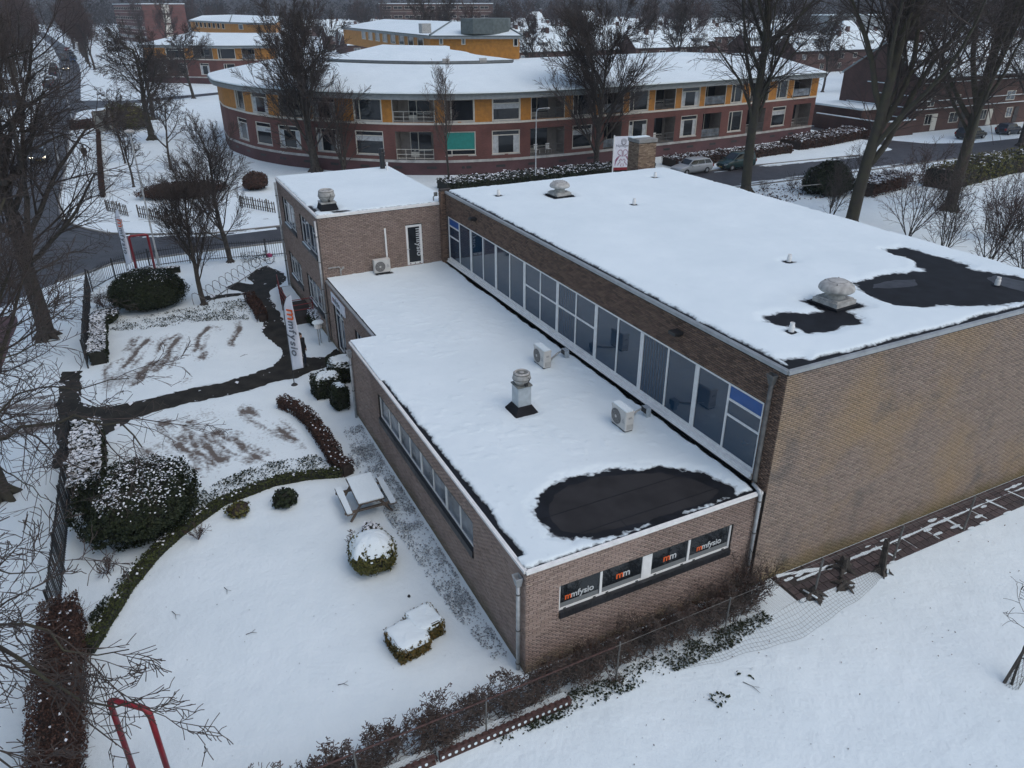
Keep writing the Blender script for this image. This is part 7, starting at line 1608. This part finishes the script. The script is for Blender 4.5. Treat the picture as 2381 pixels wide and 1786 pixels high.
# ------------------------------------------------------------------ cars
def car_paint(name, col): return mat(name, col, .25, .04, 2, spec=.6)
PAINT = {k: car_paint('car_paint_' + k, c) for k, c in dict(silver=(.40, .42, .43), green=(.012, .040, .040), black=(.012, .013, .015), grey=(.14, .15, .16), blue=(.02, .05, .12), red=(.22, .014, .014), white=(.62, .62, .62), navy=(.014, .02, .035), dusk=(.07, .085, .10)).items()}
LIT = emit_mat('lit_headlight', (1.0, .88, .66), 9.0); LAMP = mat('headlight_glass', (.5, .52, .53), .1); TAIL = mat('tail_light', (.22, .008, .008), .2); TYRE = mat('tyre_rubber', (.014, .014, .015), .8)
def car(label, x, y, rz, paint, kind='estate', lit=False, snow=False, group='parked cars', plate=True, name='parked_car', L=None):
    t = thing(name, label, 'van' if kind == 'van' else 'car', (x, y, .012), rz, group)
    spec = dict(hatch=(3.9, 1.68, 1.45), estate=(4.5, 1.75, 1.5), mpv=(4.2, 1.76, 1.72), van=(5.0, 1.95, 2.3))[kind]; Ln, Wd, H = spec; hw = Wd / 2; bl = {'hatch': .92, 'estate': .93, 'mpv': 1.02, 'van': 1.15}[kind]
    hood = {'hatch': .30, 'estate': .27, 'mpv': .25, 'van': .14}[kind]; xf = Ln / 2
    # body stations from the nose back: x, half width, bottom, top
    st = [(xf, .62 * hw, .36, .55), (xf - .04, .86 * hw, .26, .66), (xf - .25, .95 * hw, .22, .74), (xf - Ln * hood * .5, hw, .20, bl - .10), (xf - Ln * hood, hw, .19, bl), (0, hw, .19, bl + .02), (-xf + .5, hw, .2, bl + .04), (-xf + .12, .95 * hw, .26, bl + .03), (-xf, .84 * hw, .34, bl - .08)]
    n = 10; V, F = [], []
    for (sx, w, zb, zt) in st:
        for (a, z) in ((-.84, zb), (-.98, zb + .16), (-1.0, (zb + zt) / 2), (-.975, zt - .07), (-.86, zt), (.86, zt), (.975, zt - .07), (1.0, (zb + zt) / 2), (.98, zb + .16), (.84, zb)): V.append((sx, a * w, z))
    for i in range(len(st) - 1):
        for j in range(n): F.append((i * n + j, i * n + (j + 1) % n, (i + 1) * n + (j + 1) % n, (i + 1) * n + j))
    m = MB(); m.add(V, F); m.add([V[j] for j in range(n)], [tuple(range(n))[::-1]]); m.add([V[(len(st) - 1) * n + j] for j in range(n)], [tuple(range(n))])
    # greenhouse: base corners and roof corners
    xa, xb = xf - Ln * hood * .92, -xf + (.10 if kind != 'hatch' else .2); ra, rb = xa - (H - bl) * (1.25 if kind != 'van' else .55), xb + (H - bl) * (.75 if kind in ('hatch', 'estate') else .30); wb_, wr = hw * .93, hw * .76
    G = [(xa, -wb_ * .9, bl - .02), (xb, -wb_, bl), (xb, wb_, bl), (xa, wb_ * .9, bl - .02), (ra, -wr, H - .04), (rb, -wr, H - .06), (rb, wr, H - .06), (ra, wr, H - .04)]
    mid = [((ra + rb) / 2, -wr * .96, H), ((ra + rb) / 2, wr * .96, H)]
    m.add(G + mid, [(0, 1, 5, 8, 4), (2, 3, 7, 9, 6), (3, 0, 4, 7), (1, 2, 6, 5), (4, 8, 9, 7), (8, 5, 6, 9)])
    body = m.obj('body', PAINT[paint], t, True)
    e = body.modifiers.new('soft_edges', 'BEVEL'); e.width = .03; e.segments = 2; e.limit_method = 'ANGLE'; e.angle_limit = .6
    G_ = [Vector(p) for p in G]
    def pane(nm, ids, inset, out, cuts=None):
        a, b, c, d = [G_[i] for i in ids]; nrm = (b - a).cross(d - a).normalized(); cen = (a + b + c + d) / 4
        if nrm.dot(cen - Vector((0, 0, H * .55))) < 0: nrm = -nrm
        for (u0, u1) in (cuts or [(0, 1)]):
            P = [a.lerp(b, u0 + inset), a.lerp(b, u1 - inset), d.lerp(c, u1 - inset), d.lerp(c, u0 + inset)]; lo, hi = .14, .88
            q = [P[0].lerp(P[3], lo), P[1].lerp(P[2], lo), P[1].lerp(P[2], hi), P[0].lerp(P[3], hi)]
            w = MB(); w.add([tuple(p + nrm * out) for p in q] + [tuple(p + nrm * (out - .05)) for p in q], [(0, 1, 2, 3), (0, 4, 5, 1), (1, 5, 6, 2), (2, 6, 7, 3), (3, 7, 4, 0)]); w.obj(nm, M['glass2'], t)
    pane('windscreen', (0, 3, 7, 4), .05, .012); pane('rear_window', (2, 1, 5, 6), .07, .012)
    cuts = [(.03, .36), (.36, .68), (.69, .97)] if kind in ('estate', 'mpv') else ([(.04, .5), (.5, .94)] if kind == 'hatch' else [(.03, .34)])
    pane('side_window', (0, 1, 5, 4), .012, .012, cuts); pane('side_window', (3, 2, 6, 7), .012, .012, cuts)
    for sx in (xf - Ln * .2, -xf + Ln * .2):
        for sy in (-1, 1):
            w = MB(); pts = [(.31 * math.cos(a), sy * (hw - .2), .32 + .31 * math.sin(a)) for a in np.linspace(0, 2 * PI, 15)[:-1]]
            w.add([(sx + p[0], p[1], p[2]) for p in pts] + [(sx + p[0], p[1] + sy * .215, p[2]) for p in pts], [tuple(range(14)), tuple(range(14, 28))] + [(i, (i + 1) % 14, 14 + (i + 1) % 14, 14 + i) for i in range(14)])
            wo = w.obj('wheel', TYRE, t)
            rm_ = MB(); rm_.add([(sx, sy * (hw + .022), .32)] + [(sx + .2 * math.cos(a) * (1 if k % 2 else .62), sy * (hw + .019), .32 + .2 * math.sin(a) * (1 if k % 2 else .62)) for k, a in enumerate(np.linspace(0, 2 * PI, 21)[:-1])], [(0, i + 1, (i + 1) % 20 + 1) for i in range(20)]); rm_.obj('rim', M['alu'], wo)
    for sy in (-1, 1):
        h = MB(); h.add([(xf - .035, sy * hw * .50, .56), (xf - .05, sy * hw * .84, .57), (xf - .26, sy * hw * .94, .70), (xf - .12, sy * hw * .55, .69)], [(0, 1, 2, 3)])
        h.v = [(p[0] + .03, p[1] + sy * .01, p[2] + .015) for p in h.v]; h.lathe([(.07, -.02), (.0, .03)], (xf + .0, sy * hw * .70, .61), 8, False); h.obj('headlight', LIT if lit else LAMP, t)
        b = MB(); b.box(-xf - .015, -xf + .12, min(sy * hw * .68, sy * hw * .93), max(sy * hw * .68, sy * hw * .93), bl - .32, bl - .04); b.obj('tail_light', TAIL, t)
        b = MB(); b.box(xa - .35, xa - .2, min(sy * hw * .95, sy * (hw + .17)), max(sy * hw * .95, sy * (hw + .17)), bl + .0, bl + .13); b.obj('mirror', PAINT[paint], t)
        b = MB(); b.box(-.35, -.15, min(sy * hw * .99, sy * (hw + .015)), max(sy * hw * .99, sy * (hw + .015)), bl - .14, bl - .1).box(.55, .75, min(sy * hw * .99, sy * (hw + .015)), max(sy * hw * .99, sy * (hw + .015)), bl - .14, bl - .1); b.obj('door_handle', M['dark'], t)
    MB().box(xf - .1, xf + .012, -hw * .42, hw * .42, .42, .54).obj('grille', M['dark'], t)
    if plate: MB().box(xf + .0, xf + .02, -.25, .25, .32, .41).obj('number_plate', M['leafbox'] if False else mat('yellow_plate', (.45, .30, .02), .5), t)
    if snow:
        q = MB(); q.add([(ra - .05, -wr * .9, H + .0), (rb + .05, -wr * .9, H - .02), (rb + .05, wr * .9, H - .02), (ra - .05, wr * .9, H)], [(0, 1, 2, 3)]); q.v = [(p[0], p[1], p[2] + .05) for p in q.v]; q.obj('snow_cover', M['snow'], t)
    return t
c1 = g2(1590, 402)
car('silver grey estate car parked half hidden behind the hall roof', -50.6, 45.9, -PI / 2 + .03, 'silver', 'estate', group=None)
car('dark green people carrier parked facing the silver car by the big tree', -50.3, 51.6, -PI / 2, 'green', 'mpv', group=None)
car('black car parked under the trees at the right edge', -52.0, 92.8, PI / 2, 'black', 'estate', group=None)
car('dark parked car only partly in view at the very right edge', -52.2, 101, PI / 2, 'navy', 'hatch', group=None)
car('dark car with both headlights lit driving towards the clinic', -89.6, -15.5, 0.0, 'dusk', 'hatch', lit=True, group=None, name='moving_car')
car('small pale pink grey car with bright headlights far down the street', -240, -16.6, 0.02, 'grey', 'hatch', lit=True, group=None, name='moving_car')
car('bright red van parked at the left edge of the street', -94.5, -19.6, 0.0, 'red', 'van', group=None)
car('large dark van parked on the snowy yard at the upper left', -150, -22.6, PI / 2 + .1, 'navy', 'van', group=None)
for i, (x, y, pt, kd, lb) in enumerate(((-186, -18.7, 'navy', 'mpv', 'dark blue people carrier first in the row parked on the left of the long street'), (-193, -18.6, 'dusk', 'estate', 'slate blue estate second in the row parked on the left of the long street'), (-200, -18.7, 'green', 'estate', 'dark green estate third in the row parked on the left of the long street'),
        (-222, -19.1, 'navy', 'hatch', 'dark small car leading the farther row on the left of the long street'), (-234, -19.5, 'black', 'estate', 'black estate with red lights in the farther row on the left of the long street'), (-246, -19.7, 'dusk', 'mpv', 'slate people carrier ending the farther row on the left of the long street'))):
    car(lb, x, y, PI, pt, kd, group='cars parked along the long street', snow=i % 2 == 0)
for i, (x, y, pt, kd, lb) in enumerate(((-280, -15.7, 'blue', 'estate', 'blue estate parked on the right of the long street just past the lane'), (-291, -15.6, 'green', 'hatch', 'snowy green hatchback parked behind the blue estate past the lane'), (-290, -18.5, 'dusk', 'van', 'dark blue delivery van driving away down the long street'), (-310, -16.6, 'black', 'mpv', 'snow topped black car fourth along the right side past the lane'), (-330, -17.6, 'grey', 'estate', 'snow topped grey car fifth along the right side past the lane'), (-352, -19, 'red', 'hatch', 'small dark red car far along the right side of the street'))):
    car(lb, x, y, PI if i == 2 else 0.0, pt, kd, group='cars parked along the long street', snow=i not in (0, 2))
# ------------------------------------------------------------------ people
def person(label, x, y, rz, coat, legs, hairc, skin=(.35, .22, .16), coat_len=.55, step=.16):
    t = thing('person', label, 'person', (x, y, .014), rz)
    J = {'pelvis': (0, 0, .94), 'waist': (.01, 0, 1.08), 'chest': (.02, 0, 1.32), 'neck': (.0, 0, 1.48), 'head': (.02, 0, 1.58), 'top': (.02, 0, 1.70),
         'hl': (0, .09, .90), 'kl': (.10, .10, .50), 'al': (step, .10, .09), 'tl': (step + .16, .11, .03), 'hr': (0, -.09, .90), 'kr': (.02, -.10, .50), 'ar': (-step, -.10, .11), 'tr': (-step + .15, -.11, .03),
         'sl': (.0, .19, 1.40), 'el': (-.05, .25, 1.12), 'wl': (.03, .26, .88), 'fl': (.05, .25, .78), 'sr': (.0, -.19, 1.40), 'er': (-.02, -.25, 1.12), 'wr': (.10, -.25, .89), 'fr': (.13, -.24, .80)}
    Rr = dict(pelvis=.14, waist=.125, chest=.15, neck=.055, head=.095, top=.085, hl=.09, kl=.06, al=.045, tl=.035, hr=.09, kr=.06, ar=.045, tr=.035, sl=.065, el=.045, wl=.032, fl=.035, sr=.065, er=.045, wr=.032, fr=.035)
    E_ = [('pelvis', 'waist'), ('waist', 'chest'), ('chest', 'neck'), ('neck', 'head'), ('head', 'top'), ('pelvis', 'hl'), ('hl', 'kl'), ('kl', 'al'), ('al', 'tl'), ('pelvis', 'hr'), ('hr', 'kr'), ('kr', 'ar'), ('ar', 'tr'), ('chest', 'sl'), ('sl', 'el'), ('el', 'wl'), ('wl', 'fl'), ('chest', 'sr'), ('sr', 'er'), ('er', 'wr'), ('wr', 'fr')]
    ks = list(J); me = bpy.data.meshes.new('body'); me.from_pydata([J[k] for k in ks], [(ks.index(a), ks.index(b)) for a, b in E_], []); o = link(bpy.data.objects.new('body', me), t); me.materials.append(mat('trousers', legs, .9, .2, 8))
    o.modifiers.new('skin', 'SKIN'); 
    if not me.skin_vertices: 
        with bpy.context.temp_override(object=o): pass
    for i, k in enumerate(ks): me.skin_vertices[0].data[i].radius = (Rr[k], Rr[k]); me.skin_vertices[0].data[i].use_root = (k == 'pelvis')
    sm = o.modifiers.new('round', 'SUBSURF'); sm.levels = sm.render_levels = 2
    cm = mat('coat_cloth', coat, .9, .25, 9)
    c = MB(); pr = [(.21, .94 - coat_len * .45), (.215, .95), (.19, 1.10), (.215, 1.30), (.20, 1.41), (.10, 1.49), (.085, 1.53)]
    b0 = len(c.v); n = 16
    for (r_, z) in pr:
        for k in range(n): a = 2 * PI * k / n; c.v.append((r_ * .72 * math.cos(a), r_ * math.sin(a), z))
    for i in range(len(pr) - 1):
        for k in range(n): c.f.append([i * n + k, i * n + (k + 1) % n, (i + 1) * n + (k + 1) % n, (i + 1) * n + k]); c.m.append(0)
    for s in ('l', 'r'): c.tube([J['s' + s], J['e' + s], J['w' + s]], [.085, .065, .052], 10)
    c.obj('coat', cm, t, True)
    h = MB(); h.lathe([(.06, -.09), (.10, -.06), (.118, 0), (.11, .07), (.07, .115), (.01, .128)], (.0, 0, 1.635), 14); h.obj('hair', mat('hair', hairc, .9, .2, 20), t, True)
    fc = MB(); fc.lathe([(.055, -.1), (.085, -.05), (.095, 0), (.085, .06), (.05, .09)], (.04, 0, 1.60), 12); fc.box(.125, .15, -.014, .014, 1.575, 1.61); fc.obj('face', mat('skin', skin, .6, .05, 5), t, True)
    for s in ('l', 'r'):
        f = MB(); w, e = Vector(J['w' + s]), Vector(J['f' + s]); d = (e - w).normalized(); f.tube([w, w + d * .05, w + d * .085], [.03, .042, .038], 7)
        for q in range(4): b = w + d * .08 + Vector((-.024 + q * .016, 0, 0)); f.tube([b, b + d * (.045 + .01 * (q in (1, 2))), b + d * .075 + Vector((.012, 0, 0))], [.010, .009, .007], 5)
        f.tube([w + d * .03 + Vector((.03, 0, 0)), w + d * .08 + Vector((.055, 0, 0))], [.011, .008], 5); f.obj('hand', bpy.data.materials['skin'], t, True)
        a = Vector(J['a' + s]); MB().add([(a.x - .07, a.y - .05, a.z - .08), (a.x + .2, a.y - .045, a.z - .08), (a.x + .2, a.y + .045, a.z - .08), (a.x - .07, a.y + .05, a.z - .08), (a.x - .06, a.y - .045, a.z + .06), (a.x + .04, a.y - .05, a.z + .05), (a.x + .04, a.y + .05, a.z + .05), (a.x - .06, a.y + .045, a.z + .06), (a.x + .19, a.y - .04, a.z - .03), (a.x + .19, a.y + .04, a.z - .03)],
            [(0, 1, 2, 3), (4, 5, 6, 7), (5, 8, 9, 6), (0, 4, 7, 3), (1, 2, 9, 8), (0, 1, 8, 5, 4), (3, 2, 9, 6, 7)]).obj('shoe', M['dark'], t, True)
    return t
person('person in a long dark brown coat walking away on the snowy pavement across the street', *g2(201, 375), PI, (.035, .026, .022), (.14, .11, .10), (.02, .015, .012), coat_len=.9)
person('person in a black jacket and blue jeans standing behind the white banner flag', *g2(706, 852), .6, (.010, .011, .013), (.016, .022, .040), (.03, .02, .015), coat_len=.5, step=.05)
# ------------------------------------------------------------------ street lamps, flag of the city, bicycle, racks
def lamp_post(label, x, y, h, arm, rz, head='arm'):
    t = thing('street_lamp', label, 'street lamp', (x, y, 0), rz, 'street lamps'); MB().tube([(0, 0, 0), (0, 0, 1.0), (0, 0, 1.05), (0, 0, h - .5)] + ([(arm * .06, 0, h - .15), (arm * .25, 0, h), (arm, 0, h + .08)] if arm else [(0, 0, h)]), [.09, .09, .06, .05] + ([.045, .04, .035] if arm else [.045]), 8).obj('post', M['zinc'], t, True)
    if arm: MB().lathe([(.02, -.06), (.13, -.03), (.15, .02), (.08, .08)], (arm + .25, 0, h + .06), 10).box(arm, arm + .35, -.05, .05, h + .03, h + .12).obj('lamp_head', M['ventgrey'], t)
    else: MB().lathe([(.06, 0), (.24, .06), (.30, .12), (.28, .2), (.05, .28)], (0, 0, h), 14).obj('lamp_head', M['ventgrey'], t); MB().lathe([(.2, 0), (.22, .06)], (0, 0, h + .0), 12).obj('lamp_glass', M['curtain'], t)
lamp_post('straight pole street lamp beside the bare hornbeam at the cross street', *g2(371, 622), 8.6, 0, 0)
lamp_post('grey street lamp with a curved arm over the long street, nearest to the walking person', -85.5, -13.4, 9.0, 2.0, -PI / 2)
lamp_post('grey street lamp with a curved arm farther back over the long street', -118, -12.6, 9.0, 3.0, -PI / 2)
lamp_post('thin grey street lamp with a short arm in front of the white curtained balcony', *g2(1245, 428), 7.0, .9, .9)
lamp_post('dark thin lamp post at the mouth of the lane', *g2(197, 176), 7.5, 0, 0)
cf = thing('city_flag', 'white city banner with a crest on a white pole beside the brick chimney', 'flag', (-30.0, 22.1, 0)); F_ = frame((0, 0, 0), (.3, .954, 0), (.954, -.3, 0)); F0 = frame((0, 0, 0), (.3, .954, 0), (.954, -.3, 0))
MB().tube([(0, 0, 0), (0, 0, 8.1)], .045, 8).obj('pole', M['white'], cf); MB().fbox(F0, .04, 1.22, 6.05, 7.98, -.006, .006).fbox(F0, 0, 1.26, 7.98, 8.03, -.02, .02).obj('cloth', M['flagwhite'], cf); cloth = [o for o in cf.children if o.name.startswith('cloth')][0]
MB().fbox(F0, .04, 1.22, 5.86, 6.045, -.006, .006).obj('hem', M['red'], cf)
M['purple'] = mat('mauve_print', (.32, .12, .20), .7); M['ink'] = mat('ink_print', (.10, .09, .12), .7)
text_obj('lettering', 'Nijmegen', .235, M['ink'], cloth, F0(.14, 7.36, .009), (.3, .954, 0), Z, (.954, -.3, 0))
m = MB(); c_ = (.66, 7.74)
def ring(pts, r_=.02): m.tube([F0(a, b, .01) for (a, b) in pts], r_, 4, False)
ring([(.5, 7.6), (.5, 7.8), (.58, 7.86), (.74, 7.86), (.82, 7.8), (.82, 7.6), (.74, 7.5), (.66, 7.46), (.58, 7.5), (.5, 7.6)], .014)
for s in (-1, 1):
    ring([(.66, 7.82), (.66 + s * .06, 7.76), (.66 + s * .05, 7.68), (.66 + s * .11, 7.62), (.66 + s * .06, 7.54), (.66, 7.5)], .014); ring([(.66 + s * .12, 7.8), (.66 + s * .1, 7.72), (.66 + s * .13, 7.68)], .012)
m.obj('crest', M['ink'], cloth)
m = MB()
for s in (-1, 1):
    X_ = lambda a: .63 + s * a
    ring([(X_(.03), 6.75), (X_(.04), 7.1), (X_(.12), 7.18), (X_(.24), 7.16), (X_(.34), 7.05), (X_(.30), 6.9), (X_(.18), 6.84), (X_(.1), 6.76)], .022)
    for q in range(4): ring([(X_(.16 + .05 * q), 6.80 - .06 * q), (X_(.34 + .03 * q), 6.72 - .1 * q), (X_(.50), 6.5 - .11 * q)], .018)
    ring([(X_(.02), 6.5), (X_(.12), 6.6), (X_(.2), 6.5), (X_(.14), 6.38), (X_(.26), 6.3), (X_(.3), 6.18)], .022); ring([(X_(.05), 6.3), (X_(.1), 6.18), (X_(.06), 6.1)], .02)
m.obj('emblem', M['purple'], cloth)
bp0 = g2(613, 618); t = thing('bicycle', 'dark bicycle with a pink bag leaning near the fence by the tower', 'bicycle', (bp0[0], bp0[1], .012), math.radians(-70))
for x in (-.52, .52):
    w = MB(); w.tube([(x + .33 * math.cos(a), 0, .34 + .33 * math.sin(a)) for a in np.linspace(0, 2 * PI, 25)], .02, 5, False); wo = w.obj('wheel', TYRE, t)
    s = MB(); [s.tube([(x, 0, .34), (x + .32 * math.cos(a), 0, .34 + .32 * math.sin(a))], .004, 3, False) for a in np.linspace(0, 2 * PI, 13)[:-1]]; s.obj('spokes', M['alu'], wo)
MB().tube([(-.52, 0, .34), (-.1, 0, .32), (.36, 0, .8), (-.2, 0, .75), (-.1, 0, .32)], .018, 6).tube([(-.52, 0, .34), (-.2, 0, .75)], .014, 6).tube([(.36, 0, .8), (.52, 0, .34)], .018, 6).tube([(.36, 0, .8), (.33, 0, 1.0)], .016, 6).tube([(-.2, 0, .75), (-.24, 0, .95)], .016, 6).obj('frame', M['dark'], t)
MB().tube([(.22, .28, 1.02), (.33, .2, 1.03), (.33, -.2, 1.03), (.22, -.28, 1.02)], .014, 6).obj('handlebar', M['alu'], t); MB().add([(-.4, -.08, .96), (-.4, .08, .96), (-.1, .02, .98), (-.1, -.02, .98), (-.38, -.06, .91), (-.38, .06, .91), (-.12, .015, .95), (-.12, -.015, .95)], [(0, 1, 2, 3), (4, 5, 6, 7), (0, 1, 5, 4), (1, 2, 6, 5), (2, 3, 7, 6), (3, 0, 4, 7)]).obj('saddle', M['dark'], t)
MB().box(-.66, -.40, -.15, -.05, .5, .70).box(-.66, -.40, .05, .15, .5, .70).obj('bag', mat('pink_bag', (.35, .05, .14), .7), t)
q0, q1 = np.array(g2(470, 712)), np.array(g2(598, 628)); rk = None
t = thing('bicycle_rack', 'row of thin wavy bicycle rack hoops in the snow under the bare hornbeams', 'bicycle rack', (q0[0], q0[1], 0)); d = q1 - q0; ang = math.atan2(d[1], d[0])
for i in range(10):
    if rk is None: rk = MB().tube([(0, -.35, 0), (0, -.42, .25), (0, -.3, .45), (0, -.05, .52), (0, .1, .7), (0, .3, .8), (0, .5, .72), (0, .55, .4), (0, .5, 0)], .018, 6).obj('hoop', M['zincdark'], t, True); o = rk
    else: o = rk.copy(); COL.objects.link(o)
    o.location = (d[0] * i / 9, d[1] * i / 9, 0); o.rotation_euler.z = ang
MB().tube([(0, 0, .03), (d[0], d[1], .03)], .025, 5).obj('base_rail', M['zincdark'], t)
# grey panel across the street, lawn sticks, animal sized litter
pb = g2(246, 312); t = thing('notice_panel', 'grey weathered panel standing across the street beside the olive bush', 'panel', (pb[0], pb[1], 0), .2); MB().box(-.08, .08, -1.0, 1.0, .5, 2.9).obj('panel', M['ventdark'], t); MB().box(-.1, .1, -1.15, -1.0, 0, 3.0).box(-.1, .1, 1.0, 1.15, 0, 3.0).box(-.1, .1, -1.0, 1.0, 2.9, 3.05).obj('frame', M['wood'], t)
for i, (px, py, l, a, lb) in enumerate(((1747, 1600, .5, .3, 'thin forked stick lying on the snow field below the mesh fence'), (798, 1595, .28, 1.0, 'short dark stick on the lawn snow near the beech hedge'), (405, 1432, .4, .2, 'thin twig lying on the lawn snow, near the middle of the lawn'), (525, 1375, .35, .1, 'thin twig lying on the upper part of the lawn snow'), (585, 1475, .3, 1.3, 'upright broken twig on the right of the lawn snow'), (951, 1388, .07, 0, 'small dark pebble on the snow between the two clipped bushes'), (567, 828, .4, 1.8, 'thin dark stick standing in the upper parking bay'))):
    p = g2(px, py); t = thing('stick' if i != 5 else 'pebble', lb, 'stick' if i != 5 else 'pebble', (p[0], p[1], .02), a)
    if i == 5: MB().lathe([(.02, -.03), (.05, 0), (.03, .05)], (0, 0, 0), 7).obj('stone', M['dark'], t)
    else: MB().tube([(-l / 2, 0, 0), (0, .04, .015), (l / 2, 0, .01)], [.01, .008, .004], 5).tube([(0, .04, .015), (l * .3, .14, .02)], .005, 4).obj('wood', M['twig'], t)
for i, (px, py) in enumerate(((1175 * 0 + 1672, 1628), (1735, 1568))):
    p = g2(px, py); ground_cover('leaf_tuft', [[(p[0] - .2, p[1] - .25), (p[0] + .2, p[1] - .25), (p[0] + .2, p[1] + .25), (p[0] - .2, p[1] + .25)]], (26 if i == 0 else 8,), .05, 'leafgreen', 30 + i)
t = thing('snow_bank', 'long snow covered kerb beam beside the curved brown hedge', 'kerb', (*g2(672, 958), 0)); e = np.array(g2(722, 985)) - np.array(g2(672, 958)); MB().prism([(0, -.07), (e[0], e[1] - .07), (e[0], e[1] + .07), (0, .07)], 0, .12).obj('beam', M['kerb'], t); MB().prism([(0.02, -.065), (e[0], e[1] - .065), (e[0], e[1] + .065), (0.02, .065)], .121, .17).obj('snow_cover', M['snow'], t)
# balcony furniture that shows
for i, (px, py, lb) in enumerate(((1533, 318, 'white plastic chair on a ground floor balcony behind the brick chimney'), (1283, 342, 'white slatted chair on the balcony right of the street lamp'), (1255, 345, 'white round bistro chair on the balcony behind the street lamp'), (1850, 290, 'white chair on the corner balcony at the right end of the care home'))):
    s = s_of(px, py); p = f(s, -.7); t = thing('balcony_chair', lb, 'chair', (p[0], p[1], 1.552), 0.1 * i, 'white balcony chairs')
    MB().box(-.24, .24, -.24, .24, .4, .45).obj('seat', M['white'], t); MB().box(-.25, -.21, -.24, .24, .46, 1.0).obj('backrest', M['white'], t)
    for (a, b) in ((-.22, -.22), (.22, -.22), (.22, .22), (-.22, .22)): MB().tube([(a, b, 0), (a, b, .4)], .02, 5).obj('leg', M['white'], t)
# ------------------------------------------------------------------ air
hz_ = MB().box(-2300, 40, -1900, 1900, -1.0, 70).obj('haze', None)
hz_.data.materials.clear(); hm = bpy.data.materials.new('haze_air'); hm.use_nodes = True; N = hm.node_tree.nodes; N.remove(N['Principled BSDF']); pv_ = N.new('ShaderNodeVolumePrincipled'); pv_.inputs['Color'].default_value = (.80, .88, 1.0, 1); pv_.inputs['Density'].default_value = .00023
hm.node_tree.links.new(pv_.outputs[0], N['Material Output'].inputs['Volume']); hz_.data.materials.append(hm); tag(hz_, kind='stuff')
